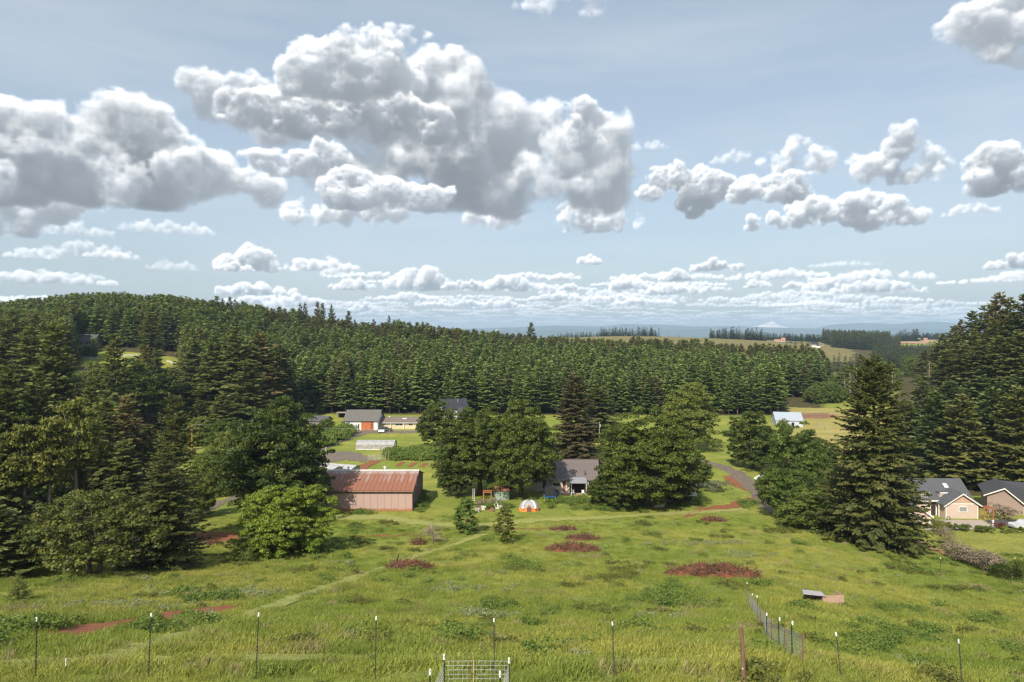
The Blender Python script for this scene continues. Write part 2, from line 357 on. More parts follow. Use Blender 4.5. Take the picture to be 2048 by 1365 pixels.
#              170  200  265  330  400  450  520  600  800 1000 1200 1600 2500 5000 30000
_cols = {
 -900: _colz([9,  15,  26,  36,  44,  46,  44,  40,  20,  10,   0, -20, -50, -60, -60]),
 -200: _colz([4,   9,  16,  24,  28,  31,  31,  34,  20,  10,   0, -20, -50, -60, -60], 0, .3),
    0: _colz([2,   6,  12,  20,  27,  31,  31,  32,  18,   8,   0, -20, -50, -60, -60], 0, .3),
  180: _colz([1,   4,  12,  21,  32,  40,  38,  34,  20,   8,   0, -20, -50, -60, -60]),
  330: _colz([0,   1,   8,  20,  31,  38,  36,  32,  18,   8,   0, -20, -50, -60, -60]),
  480: _colz([0,   0,   1,   9,  22,  31,  31,  28,  16,   8,   0, -20, -50, -60, -60]),
  700: _colz([0,   0,   0,   5,  12,  18,  19,  18,  14,   8,   0, -20, -50, -60, -60]),
  880: _colz([0,   0,   0,   4,  10,  15,  15,  14,  14,  16,  10, -20, -50, -60, -60]),
 1000: _colz([0,   0,   0,   3,   8,  11,  12,  12,  17,  22,  15, -20, -50, -60, -60]),
 1150: _colz([0,   0,   0,   2,   6,   8,   9,  11,  19, 25.5, 18, -20, -50, -60, -60]),
 1300: _colz([0,   0,   0,   1,   4,   6,   7,   9,  19, 26.8, 19, -20, -50, -60, -60]),
 1450: _colz([0,   0,   0,   0,   2,   4,   5,   8, 17.5, 25.3, 19, -20, -50, -60, -60]),
 1600: _colz([0,   0,   0,   0,   0,   1,   2,   4,  13,  18,  16,   6, -30, -60, -60], .3, -.3),
 1720: _colz([0,   0,   0,   0,   0,  -1,  -1,   0,   5,  10,  12,  14, -20, -60, -60], 1.0, -.5),
 1830: _colz([0,   2,   5,   6,   4,   2,   0,   0,   3,   8,  12,  17, -20, -60, -60], 1.9, -.7),
 1920: _colz([1,   5,  11,  14,  14,  10,   6,   4,   5,   8,  12,  16, -20, -60, -60], 1.9, -.7),
 2010: _colz([3,   9,  18,  22,  22,  18,  12,   8,   6,   8,  12,  14, -20, -60, -60], 1.9, -.7),
 2200: _colz([5,  13,  24,  30,  32,  28,  20,  14,  10,   8,   8,   5, -20, -60, -60], 1.9, -.8),
 2900: _colz([8,  16,  28,  36,  38,  36,  30,  20,  10,   8,   8,   5, -20, -60, -60], 1.9, -.8)}
_kx = np.array(sorted(_cols)); _T0 = np.array([_cols[k] for k in _kx], float)
_ts = lambda D: np.log(np.maximum(D, 0)+25.0)
_sg = np.linspace(_ts(0), _ts(15500), 900); _pg = np.arange(-900, 2901, 20.0)
_A = np.array([np.interp(_sg, _ts(np.array(_D, float)), r) for r in _T0])
_T = np.array([np.interp(_pg, _kx, _A[:, j]) for j in range(len(_sg))]).T
def _blur(a, sig, ax):
    k = int(sig*3)+1; w = np.exp(-.5*(np.arange(-k, k+1)/sig)**2); w /= w.sum()
    p = [(0, 0), (0, 0)]; p[ax] = (k, k); b = np.pad(a, p, mode='edge')
    return sum(w[i]*np.take(b, np.arange(i, i+a.shape[ax]), ax) for i in range(2*k+1))
_T = _blur(_blur(_T, 3.0, 0), 7, 1)
_rs = np.random.RandomState(3); _L = _rs.rand(97, 97)
def vnoise(x, y, s):
    x = np.asarray(x, float)/s; y = np.asarray(y, float)/s
    i = np.floor(x).astype(int); j = np.floor(y).astype(int); f = x-i; g = y-j; f = f*f*(3-2*f); g = g*g*(3-2*g)
    a = lambda p, q: _L[p % 97, q % 97]
    return (a(i, j)*(1-f)+a(i+1, j)*f)*(1-g) + (a(i, j+1)*(1-f)+a(i+1, j+1)*f)*g - .5
def gz(x, y):
    x = np.asarray(x, float); y = np.asarray(y, float); D = np.maximum(y, 0)
    px = np.clip(1024 + 1365*x/np.maximum(D, 30), -899, 2899)
    a = (px+900)/20.0; b = np.clip((_ts(D)-_sg[0])/(_sg[1]-_sg[0]), 0, len(_sg)-1.001)
    i = np.minimum(a.astype(int), len(_pg)-2); j = b.astype(int); f = a-i; g = b-j
    z = (_T[i, j]*(1-f)+_T[i+1, j]*f)*(1-g) + (_T[i, j+1]*(1-f)+_T[i+1, j+1]*f)*g
    fl = np.clip((150-D)/60, 0.25, 1)
    z = z + fl*(.34*vnoise(x+31, y+7, 11.0) + .14*vnoise(x, y, 5.0))
    z = z + np.clip((D-500)/600, 0, 1)*np.clip((3000-D)/1000, 0, 1)*3*vnoise(x, y, 160.0)
    return z
def G(x, y): return float(gz(x, y))
_Dm = np.concatenate([np.arange(10, 160, .1), np.arange(160, 3000, .5)])
def hit(px, py):
    x = (px-1024)/1365*_Dm; zr = CAMZ-(py-665)/1365*_Dm
    k = int(np.argmax(zr <= gz(x, _Dm)))
    if k == 0: k = len(_Dm)-1
    return float(x[k]), float(_Dm[k])
def at(px, D):
    x = (px-1024)/1365*D; return (x, D, G(x, D))
def hz(px, py): x, y = hit(px, py); return (x, y, G(x, y))
# ground mesh
_rows = np.concatenate([np.arange(-60, 0, 6), np.arange(0, 150, 1.0), np.arange(150, 520, 3.0), np.geomspace(520, 15500, 80)])
_v = np.linspace(-1.6, 1.6, 301)
def ground_mesh():
    Y = np.repeat(_rows[:, None], len(_v), 1); X = _v[None, :]*(np.maximum(Y, 0)+60)
    Z = gz(X, Y); nr, nc = Y.shape
    V = np.stack([X, Y, Z], -1).reshape(-1, 3)
    i = np.arange(nr-1)[:, None]*nc + np.arange(nc-1)[None, :]
    F = np.stack([i, i+1, i+nc+1, i+nc], -1).reshape(-1, 4)
    px = 1024+1365*X/np.maximum(Y, 30)
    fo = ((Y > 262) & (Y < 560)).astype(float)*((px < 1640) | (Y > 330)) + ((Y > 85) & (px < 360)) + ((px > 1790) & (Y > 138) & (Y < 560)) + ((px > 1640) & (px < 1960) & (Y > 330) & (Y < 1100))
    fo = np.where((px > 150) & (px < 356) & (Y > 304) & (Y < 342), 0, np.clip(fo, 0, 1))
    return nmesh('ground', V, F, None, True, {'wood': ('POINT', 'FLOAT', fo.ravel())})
def grass_colour(n, l):
    """meadow colour by place: fresh green, yellow green, darker weedy patches, pinkish seed heads"""
    v = wpos(n, l, (1, 1, .15))
    big = ramp(n, l, noi(n, l, .045, 4, .6, v), .38, .64)
    mid = ramp(n, l, noi(n, l, .22, 5, .65, v), .36, .66)
    c = mixc(n, l, big, (.190, .235, .040), (.295, .290, .064))
    c = mixc(n, l, mth(n, l, 'MULTIPLY', mid, .6), c, (.120, .172, .030))
    dry = ramp(n, l, noi(n, l, .11, 6, .7, wpos(n, l, (1, 1.3, .1))), .60, .72)
    return mixc(n, l, mth(n, l, 'MULTIPLY', dry, .7), c, (.24, .185, .095))
def ground_material():
    m, n, l, p, o = nt('ground_grass')
    c = grass_colour(n, l)
    fine = noi(n, l, 3.2, 6, .72, wpos(n, l)); c = mixc(n, l, ramp(n, l, fine, .38, .62), mixc(n, l, 1.0, c, (.68, .68, .62), 'MULTIPLY'), mixc(n, l, 1.0, c, (1.18, 1.16, 1.1), 'MULTIPLY'))
    stripe = noi(n, l, 1.0, 3, .5, wpos(n, l, (.12, 1.6, .1))); c = mixc(n, l, mth(n, l, 'MULTIPLY', ramp(n, l, stripe, .42, .62), .28), c, (.20, .215, .060))
    a = n.new("ShaderNodeAttribute"); a.attribute_name = 'wood'
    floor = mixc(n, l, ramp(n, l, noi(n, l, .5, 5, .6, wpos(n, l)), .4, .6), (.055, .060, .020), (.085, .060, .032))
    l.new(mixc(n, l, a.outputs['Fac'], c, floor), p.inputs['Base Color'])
    p.inputs['Roughness'].default_value = .9; p.inputs['Specular IOR Level'].default_value = .1
    b = n.new("ShaderNodeBump"); b.inputs['Strength'].default_value = .8; b.inputs['Distance'].default_value = .25
    l.new(noi(n, l, 2.2, 6, .75, wpos(n, l)), b.inputs['Height']); l.new(b.outputs[0], p.inputs['Normal'])
    return m
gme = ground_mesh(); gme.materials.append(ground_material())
props(link('ground', gme), kind='structure')
# ---- sheets lying on the ground: roads, dirt, mown strips
SHEETS = []
def inside(poly, X, Y):
    r = np.zeros(X.shape, bool); n = len(poly)
    for i in range(n):
        x0, y0 = poly[i]; x1, y1 = poly[(i+1) % n]
        if y0 == y1: continue
        c = ((Y < y0) != (Y < y1)) & (X < (x1-x0)*(Y-y0)/(y1-y0)+x0); r ^= c
    return r
def seg_dist(pts, X, Y):
    d = np.full(X.shape, 1e9)
    for (x0, y0, w0), (x1, y1, w1) in zip(pts[:-1], pts[1:]):
        dx, dy = x1-x0, y1-y0; t = np.clip(((X-x0)*dx+(Y-y0)*dy)/(dx*dx+dy*dy), 0, 1)
        d = np.minimum(d, np.hypot(X-x0-t*dx, Y-y0-t*dy)/((w0+(w1-w0)*t)/2))
    return d
class Area:
    def __init__(s, poly=None, line=None, rag=.25, nsc=1.2):
        s.rag = rag; s.nsc = nsc
        s.poly = [hit(*p) for p in poly] if poly else None
        s.line = [(*hit(p[0], p[1]), p[2]) for p in line] if line else None
        P = np.array([q[:2] for q in (s.poly or s.line)]); pad = 1 if s.poly else max(q[2] for q in s.line)*.7
        s.box = (P[:, 0].min()-pad, P[:, 0].max()+pad, P[:, 1].min()-pad, P[:, 1].max()+pad)
    def test(s, X, Y, grow=0.0):
        nx = vnoise(X+50, Y, s.nsc)*s.rag*4 + vnoise(X, Y+90, s.nsc*.35)*s.rag*2; ny = vnoise(X, Y-70, s.nsc)*s.rag*4
        if s.poly: return inside(s.poly, X+nx, Y+ny)
        return seg_dist(s.line, X+nx, Y+ny) < 1+grow
def sheet(name, mat, cell, poly=None, line=None, off=.05, rag=.25, nsc=1.2, keep_grass=False):
    A = Area(poly, line, rag, nsc); x0, x1, y0, y1 = A.box
    xs = np.arange(x0, x1+cell, cell); ys = np.arange(y0, y1+cell, cell)
    CX, CY = np.meshgrid((xs[:-1]+xs[1:])/2, (ys[:-1]+ys[1:])/2, indexing='ij')
    ok = A.test(CX, CY)
    X, Y = np.meshgrid(xs, ys, indexing='ij'); Z = gz(X, Y)+off
    nc = len(ys); i = np.arange(len(xs)-1)[:, None]*nc + np.arange(nc-1)[None, :]
    F = np.stack([i, i+nc, i+nc+1, i+1], -1)[ok]
    used, inv = np.unique(F, return_inverse=True)
    V = np.stack([X, Y, Z], -1).reshape(-1, 3)[used]
    me = nmesh(name, V, inv.reshape(-1, 4), mat, True)
    A.kind = 'mown' if name == 'mown_path' else 'dirt' if name.startswith('dirt') else 'road'
    if not keep_grass: SHEETS.append(A)
    return props(link(name, me), kind='structure')
def in_sheet(X, Y, kind=None):
    r = np.zeros(X.shape, bool)
    for A in SHEETS:
        if kind and A.kind != kind: continue
        b = (X > A.box[0]) & (X < A.box[1]) & (Y > A.box[2]) & (Y < A.box[3])
        if b.any():
            k = np.where(b)[0]; r[k] |= A.test(X[k], Y[k])
    return r
dirt = M('red_dirt', (.235, .088, .038), (.17, .064, .028), .95, 1.4, .6)
mown = M('mown_grass', (.27, .265, .080), (.20, .225, .055), .95, 1.0, .5, stretch=(1, 3, 1))
gravel = M('gravel', (.165, .135, .105), (.11, .092, .075), .95, 1.2, .5)
bark_m = M('bark_chips', (.33, .20, .10), (.24, .135, .065), .95, 2.0, .6)
conc = M('concrete', (.36, .30, .25), (.31, .26, .22), .85, .8)
crop = M('crop', (.165, .135, .042), (.130, .120, .038), .95, .03)
stubble = M('stubble', (.36, .235, .13), (.30, .19, .10), .95, .02)
pasture = M('pasture', (.31, .255, .080), (.22, .21, .055), .95, .06, stretch=(1, 3, 1))
sheet('mown_path', mown, .35, line=[(-260, 1338, 1.6), (60, 1328, 1.8), (300, 1320, 1.9), (620, 1317, 1.7), (900, 1320, 1.8), (1300, 1327, 1.8), (1800, 1342, 1.7), (2300, 1352, 1.7)], rag=.10, keep_grass=False)
sheet('mown_path', mown, .4, line=[(225, 1315, 1.8), (330, 1282, 1.7), (430, 1252, 1.6), (540, 1213, 1.5), (620, 1187, 1.4), (700, 1158, 1.4), (760, 1140, 1.2), (850, 1107, 1.1), (915, 1088, 1.3), (965, 1070, 1.5)], rag=.12)
sheet('mown_path', mown, .5, line=[(640, 1038, 4), (760, 1034, 4), (860, 1050, 3), (960, 1052, 3), (1080, 1041, 2.6), (1240, 1034, 2.4), (1380, 1026, 2.2), (1480, 1020, 2.4)], rag=.3)
sheet('dirt_strip', dirt, .3, line=[(60, 1280, 1.4), (130, 1267, 4.2), (200, 1258, 3.8), (270, 1247, 4.0), (340, 1237, 4.2), (400, 1226, 3.4), (458, 1214, 1.6)], rag=.3, nsc=.9)
sheet('dirt_patch', dirt, .4, poly=[(330, 1060), (385, 1063), (430, 1064), (486, 1068), (488, 1078), (440, 1086), (380, 1087), (330, 1090)], rag=.2)
sheet('dirt_strip', dirt, .35, line=[(715, 1073, .8), (770, 1074, 1.3), (830, 1070, 1.0), (850, 1071, .5)], rag=.35)
sheet('dirt_strip', dirt, .4, line=[(1000, 1058, .7), (1040, 1059, 1.1), (1085, 1058, .6)], rag=.35)
sheet('dirt_patch', dirt, .35, poly=[(1362, 1034), (1400, 1017), (1450, 1010), (1500, 996), (1516, 994), (1512, 1004), (1490, 1013), (1440, 1021), (1400, 1026), (1370, 1037)], rag=.18)
sheet('dirt_patch', dirt, .35, poly=[(1446, 953), (1464, 951), (1484, 963), (1500, 978), (1497, 984), (1470, 974), (1452, 964)], rag=.15)
for k, cx in enumerate([800, 824, 847, 868, 890]):
    sheet('garden_bed', dirt, .25, poly=[(cx-10, 932+k*.8), (cx+2, 925+k*.8), (cx+11, 925.5+k*.8), (cx, 934+k*.8)], rag=.08)
sheet('gravel_yard', gravel, .6, poly=[(560, 906), (650, 903), (700, 904), (722, 908), (745, 918), (728, 925), (690, 921), (640, 930), (560, 935)], rag=.3, off=.06)
sheet('gravel_drive', gravel, .5, line=[(600, 915, 5), (652, 893, 4.2), (690, 878, 4.2), (727, 866, 4.2), (742, 862.5, 5)], rag=.15, off=.07)
sheet('dirt_track', dirt, .4, line=[(752, 923, 2.6), (735, 931, 2.8), (715, 941, 3.0)], rag=.2, off=.08)
sheet('gravel_apron', gravel, .5, poly=[(690, 865), (720, 862), (860, 862), (862, 867), (770, 867), (700, 868)], rag=.3, off=.05)
sheet('gravel_road', gravel, .5, line=[(1395, 922, 3.4), (1432, 930, 3.4), (1468, 944, 3.6), (1490, 962, 3.4), (1515, 985, 3.4), (1535, 1008, 3.4), (1560, 1030, 3.4)], rag=.2, off=.06)
sheet('gravel_track', gravel, .5, line=[(380, 1032, 2.4), (410, 1020, 2.6), (440, 1006, 2.4), (470, 996, 2.2)], rag=.25)
sheet('dirt_patch', dirt, .35, poly=[(1326, 1003), (1345, 997), (1372, 1000), (1368, 1008), (1335, 1010)], rag=.15)
sheet('concrete_driveway', conc, .5, poly=[(1850, 1045), (1860, 1041), (1965, 1041), (1990, 1058), (1850, 1062)], rag=.02, off=.09)
sheet('road', M('asphalt', (.075, .07, .07), (.06, .056, .055), .9, 1.0), .6, poly=[(1970, 1040), (2200, 1040), (2200, 1056), (1992, 1056)], rag=.05, off=.06)
sheet('bark_path', bark_m, .3, line=[(1808, 1079, 1.2), (1835, 1084, 1.7), (1855, 1094, 1.6), (1880, 1103, 1.5), (1900, 1112, 1.2)], rag=.15)
sheet('dirt_field', M('brown_soil', (.22, .115, .07), (.18, .09, .055), .95, .2), 1.5, poly=[(1585, 829), (1640, 826), (1690, 833), (1650, 838), (1590, 837)], rag=.5)
sheet('pasture', pasture, 1.8, poly=[(1580, 815), (1720, 815), (1780, 850), (1780, 900), (1590, 905), (1570, 840)], rag=.5, off=.02, keep_grass=True)
sheet('crop_field', crop, 7.0, poly=[(880, 686), (950, 679), (1040, 676.5), (1150, 673.2), (1300, 671.6), (1400, 672.3), (1500, 675.5), (1580, 683), (1650, 690), (1700, 700), (1722, 716), (1690, 726), (1500, 716), (1200, 700), (900, 692)], rag=3, nsc=30, off=.5)
sheet('stubble_field', stubble, 8.0, poly=[(1775, 687), (1790, 674), (1890, 672.5), (1930, 680), (1850, 689)], rag=2, nsc=30, off=.6)
# ------------------------------------------------------------------ vegetation meshes
def quads(C, T, N, L, W, jit, tint, name, mat, fold=0.0):
    """one leaf spray per centre C, long axis T, normal N (all (n,3)), length L, width W (n,)"""
    B = np.cross(N, T); B /= np.linalg.norm(B, axis=1, keepdims=True)+1e-9
    L = L[:, None]; W = W[:, None]
    V = np.stack([C-T*L*.5, C+B*W*.5-T*L*.05, C+T*L*.5-N*L*fold, C-B*W*.5-T*L*.05], 1)
    n = len(C); F = np.arange(n*4).reshape(n, 4)
    return nmesh(name, V.reshape(-1, 3), F, mat, False, {'tint': ('POINT', 'FLOAT', np.repeat(tint, 4))})
def unit(a): return a/(np.linalg.norm(a, axis=1, keepdims=True)+1e-9)
def conifer(seed, H=17.0, Rb=3.2, whorls=24, nb=7, spr=12, leaf=.9, droop=.28, up=.25, bare=.06, power=.8, mat=None, name='crown', gap=.12, ragged=.3, lw=.42):
    rs = np.random.RandomState(seed); C = []; T = []; N = []; Lg = []; ti = []
    trs = rs.rand()
    for w in range(whorls):
        t = bare + (1-bare)*(max(0., w+rs.uniform(-.35, .35))/whorls)**.92
        t = min(max(t, bare), .985)
        prof = (1-t)**power*(.72+.28*min(1, (t-bare)/.12+.25))
        k = max(4, int(nb*(.6+.4*(1-t))+rs.rand()))
        a0 = rs.rand()*6.28
        for b in range(k):
            if rs.rand() < gap: continue
            a = a0 + 6.283*b/k + rs.uniform(-.3, .3)
            L = Rb*prof*(1+ragged*rs.uniform(-1, .8))+.12
            z0 = H*t + rs.uniform(-1, 1)*max(.25, H*.026)
            d = np.array([math.cos(a), math.sin(a), 0.]); side = np.array([-d[1], d[0], 0.])
            lift = .75*(t**3)                                     # upper branches point up
            dr = droop*rs.uniform(.2, 1.7)
            m = max(3, int(spr*(L/Rb)**.9*1.15+1))
            s = rs.uniform(.12, 1.0, m)**.75
            lat = rs.uniform(-1, 1, m)*(.30*L*(1.05-s)*1.3+.06)
            cen = d[None, :]*(L*s)[:, None] + side[None, :]*lat[:, None]
            zz = z0 + L*(lift*s - dr*s + up*s*s) - np.abs(lat)*.22 + rs.uniform(-.06, .06, m)*leaf*2
            C.append(np.column_stack([cen[:, 0], cen[:, 1], zz]))
            tt = d[None, :]*rs.uniform(.5, 1.1, m)[:, None] + side[None, :]*(np.sign(lat)*rs.uniform(.3, 1.0, m))[:, None] + np.array([[0, 0, 1.]])*(lift*.8-dr+2*up*s-.1+rs.uniform(-.25, .25, m))[:, None]
            T.append(tt)
            nn = np.array([[0, 0, 1.]]) + rs.normal(0, .38, (m, 3)) + d[None, :]*.35
            N.append(nn); Lg.append(leaf*rs.uniform(.6, 1.25, m)*(.55+.45*(L/Rb)**.5))
            ti.append(np.clip(.10+.50*s**2*rs.uniform(.5, 1.2, m)+.48*t+rs.uniform(-.15, .15)+.1*(rs.rand()-.5), 0, 1))  # paler new growth at tips; the rise with height paints in sunlit tops
    # leader
    m = 5; C.append(np.column_stack([np.zeros(m), np.zeros(m), H*np.linspace(.95, 1.0, m)])); T.append(np.column_stack([rs.normal(0, .3, m), rs.normal(0, .3, m), np.ones(m)])); N.append(rs.normal(0, 1, (m, 3))); Lg.append(np.full(m, leaf*.8)); ti.append(np.full(m, .8))
    C = np.concatenate(C); T = unit(np.concatenate(T)); N = unit(np.concatenate(N)); Lg = np.concatenate(Lg); ti = np.concatenate(ti)
    N = unit(N - T*np.sum(N*T, 1, keepdims=True))
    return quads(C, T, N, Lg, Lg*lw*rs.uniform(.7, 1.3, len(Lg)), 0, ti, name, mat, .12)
def trunk_mesh(H, r, mat, lean=0.0, n=7, seed=0, name='trunk'):
    rs = np.random.RandomState(seed); b = MB()
    ks = 6; P = [(lean*H*(i/ks)**1.3 + rs.uniform(-.02, .02)*H*.4*(i > 0), rs.uniform(-.02, .02)*H*.4*(i > 0), H*i/ks - .3*(i == 0)) for i in range(ks+1)]
    b.tube(P, [r*(1.25 if i == 0 else 1-.9*i/ks) for i in range(ks+1)], n)
    return nmesh(name, np.array(b.V), b.F, mat, True)
def leafball(rs, centres, rad, per, leaf, hang=.0, flat=.8, openness=.0):
    """leaves on the shells of clumps; faces look outwards so clumps catch the light"""
    C = []; N = []; ti = []
    for c, r in zip(centres, rad):
        m = max(6, int(per*(r/np.mean(rad))**2))
        v = rs.normal(0, 1, (m, 3)); v[:, 2] = np.abs(v[:, 2])*.9 + v[:, 2]*.35 + .05; v = unit(v)
        rr = r*rs.uniform(.55, 1.08, m)[:, None]
        C.append(np.array(c)[None, :] + v*rr*np.array([[1, 1, flat]])); N.append(unit(v+rs.normal(0, .45, (m, 3))))
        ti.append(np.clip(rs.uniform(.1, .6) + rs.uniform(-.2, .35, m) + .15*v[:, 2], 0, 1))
    C = np.concatenate(C); N = np.concatenate(N); ti = np.concatenate(ti); n = len(C)
    T = unit(np.cross(N, rs.normal(0, 1, (n, 3)))); T[:, 2] -= hang; T = unit(T); N = unit(N-T*np.sum(N*T, 1, keepdims=True))
    return C, T, N, leaf*rs.uniform(.6, 1.4, n), ti
def broadleaf(seed, lobes, clump=1.0, nper=9, per=42, leaf=.34, mat=None, name='crown', hang=0.0, flat=.75, inner=.25, ragged=.18):
    """lobes: (x, y, z, rx, ry, rz, n): clumps are spread over each lobe's shell and some inside it"""
    rs = np.random.RandomState(seed); cs = []; rd = []
    L = np.array([l[:6] for l in lobes])
    for x, y, z, rx, ry, rz, n in lobes:
        v = unit(rs.normal(0, 1, (n, 3))); v[:, 2] = np.where(v[:, 2] < -.8, -v[:, 2], v[:, 2])
        rr = np.where(rs.rand(n) < inner, rs.uniform(.4, .8, n), rs.uniform(.86, 1.0+ragged, n))
        P = np.column_stack([x+v[:, 0]*rx*rr, y+v[:, 1]*ry*rr, z+v[:, 2]*rz*rr])
        # drop clumps buried deep inside other lobes
        k = np.ones(n, bool)
        for a in L:
            q = ((P[:, 0]-a[0])/a[3])**2+((P[:, 1]-a[1])/a[4])**2+((P[:, 2]-a[2])/a[5])**2
            k &= q > .22
        P = P[k]; cs += list(P); rd += list(clump*rs.uniform(.55, 1.25, len(P)))
    C, T, N, Lg, ti = leafball(rs, cs, rd, per, leaf, hang, flat)
    return quads(C, T, N, Lg, Lg*rs.uniform(.55, .95, len(Lg)), 0, ti, name, mat, .05), cs
def limbs(seed, H0, tips, r, mat, name='trunk', base=((0, 0, -.3),), nl=14):
    """tapered trunk that forks into limbs reaching for crown clumps"""
    rs = np.random.RandomState(seed); b = MB()
    for bx in base:
        fork = Vector((bx[0]*1.3+rs.uniform(-.2, .2), bx[1], H0))
        b.tube([bx, (Vector(bx)*.5+fork*.5)+Vector((rs.uniform(-.1, .1), 0, 0)), fork], [r*1.3, r, r*.8], 8)
        tp = [tips[i] for i in rs.choice(len(tips), min(nl, len(tips)), False)]
        for t in tp:
            t = Vector(t); mid = fork.lerp(t, .5) + Vector((rs.uniform(-.4, .4), rs.uniform(-.4, .4), abs(t.z-fork.z)*.12))
            b.tube([fork-Vector((0, 0, .2)), fork.lerp(mid, .5)+Vector((0, 0, .15)), mid, t], [r*.5, r*.36, r*.22, r*.06], 5)
    return nmesh(name, np.array(b.V), b.F, mat, True)
bark = M('bark', (.14, .10, .075), (.085, .062, .048), .95, 2.5, .8, stretch=(3, 3, .5))
bark_pale = M('pale_bark', (.30, .24, .19), (.20, .155, .12), .95, 2.5, .6, stretch=(3, 3, .5))
f_fir = FM('fir_needles', (.032, .062, .014), (.190, .255, .062), (.150, .150, .060), .18, .5)  # bright end lifted to put sunlit tops into the colour
f_far = FM('far_fir_needles', (.016, .030, .012), (.060, .085, .026), (.070, .066, .030), .15, .5)
f_dark = FM('dark_fir_needles', (.040, .060, .016), (.150, .165, .044), (.165, .130, .052), .24, .6)
f_brown = FM('brown_fir_needles', (.032, .030, .013), (.105, .085, .036), None, .15, .3)
f_blue = FM('blue_green_needles', (.028, .046, .014), (.110, .145, .042), (.14, .145, .038), .18, .4)
f_hero = FM('golden_green_needles', (.022, .036, .010), (.105, .108, .026), None, .15, .2)
f_oak = FM('oak_leaves', (.016, .032, .004), (.085, .112, .012), None, .15, .35)
f_lime = FM('bright_leaves', (.075, .125, .010), (.215, .270, .030), None, .32, .3)
f_olive = FM('olive_leaves', (.030, .050, .012), (.165, .165, .032), None, .22, .3)
f_mid = FM('mid_green_leaves', (.034, .062, .009), (.130, .170, .028), None, .28, .5)
f_yel = FM('yellow_green_leaves', (.055, .085, .012), (.170, .190, .035), None, .3, .4)
f_cedar = FM('cedar_leaves', (.042, .058, .009), (.180, .180, .028), None, .2, .3)
f_grey = FM('grey_twigs', (.12, .095, .065), (.26, .21, .15), None, .1, .3)
f_bram = FM('bramble_leaves', (.048, .095, .014), (.160, .210, .040), None, .25, .5)
# prototypes: (height, radius, crown mesh, trunk mesh)
P = {}
def proto(key, H, Rr, crown, trunk): P[key] = (H, Rr, crown, trunk)
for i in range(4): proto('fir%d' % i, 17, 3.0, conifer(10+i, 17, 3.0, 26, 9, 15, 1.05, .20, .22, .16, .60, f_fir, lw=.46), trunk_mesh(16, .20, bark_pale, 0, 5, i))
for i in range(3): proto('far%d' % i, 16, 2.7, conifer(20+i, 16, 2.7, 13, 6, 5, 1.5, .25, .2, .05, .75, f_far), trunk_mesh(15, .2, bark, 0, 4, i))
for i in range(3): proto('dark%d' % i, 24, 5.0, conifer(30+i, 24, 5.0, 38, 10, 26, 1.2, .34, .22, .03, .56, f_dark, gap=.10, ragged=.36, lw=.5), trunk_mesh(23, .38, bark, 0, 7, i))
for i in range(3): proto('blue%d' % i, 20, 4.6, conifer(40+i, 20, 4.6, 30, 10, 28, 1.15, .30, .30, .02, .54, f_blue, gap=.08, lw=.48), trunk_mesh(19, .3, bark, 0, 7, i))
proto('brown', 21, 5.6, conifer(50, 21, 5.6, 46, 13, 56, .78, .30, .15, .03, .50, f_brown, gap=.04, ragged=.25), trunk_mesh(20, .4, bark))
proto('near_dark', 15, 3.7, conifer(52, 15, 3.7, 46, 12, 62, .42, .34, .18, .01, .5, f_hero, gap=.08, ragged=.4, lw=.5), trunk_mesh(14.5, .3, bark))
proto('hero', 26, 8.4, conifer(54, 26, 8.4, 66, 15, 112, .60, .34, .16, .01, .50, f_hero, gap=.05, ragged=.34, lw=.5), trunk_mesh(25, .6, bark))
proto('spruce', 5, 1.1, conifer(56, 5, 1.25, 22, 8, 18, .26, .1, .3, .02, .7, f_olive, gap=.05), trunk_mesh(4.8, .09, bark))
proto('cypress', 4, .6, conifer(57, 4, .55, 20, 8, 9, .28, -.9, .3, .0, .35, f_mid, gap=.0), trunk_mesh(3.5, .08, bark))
def bl(key, H, Rr, seed, lobes, clump, per, leaf, mat, r=.4, H0=3.0, base=((0, 0, -.3),), tm=None, **k):
    m, cs = broadleaf(seed, lobes, clump, per=per, leaf=leaf, mat=mat, **k)
    proto(key, H, Rr, m, limbs(seed, H0, cs, r, tm or bark, base=base))
def lobes_for(seed, Rx, Ry, z0, z1, k, n, lob=.45, lo=.16):
    rs = np.random.RandomState(seed); zc = (z0+z1)/2; out = [(0, 0, zc, Rx*.72, Ry*.72, (z1-z0)*.5, n)]
    for i in range(k):
        a = 6.283*i/k+rs.uniform(-.3, .3); q = rs.uniform(.5, .62); e = rs.uniform(.75, 1.2)
        out.append((math.cos(a)*Rx*q, math.sin(a)*Ry*q, z0+(z1-z0)*rs.uniform(lo, .58), Rx*lob*e, Ry*lob*e, (z1-z0)*.36*e, int(n*.42)))
    return out
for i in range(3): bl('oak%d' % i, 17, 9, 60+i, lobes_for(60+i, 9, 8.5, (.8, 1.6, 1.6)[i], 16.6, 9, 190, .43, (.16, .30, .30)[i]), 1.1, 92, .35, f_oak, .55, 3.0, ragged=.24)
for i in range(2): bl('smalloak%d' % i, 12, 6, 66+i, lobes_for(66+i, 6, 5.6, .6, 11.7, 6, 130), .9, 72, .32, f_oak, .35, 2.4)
bl('bright', 8, 5.2, 70, lobes_for(70, 5.2, 5.0, .1, 7.8, 8, 210, .5), .60, 72, .24, f_lime, .22, 1.2, ((0, 0, -.3), (.35, .1, -.3)), hang=.35, ragged=.22, flat=.6)
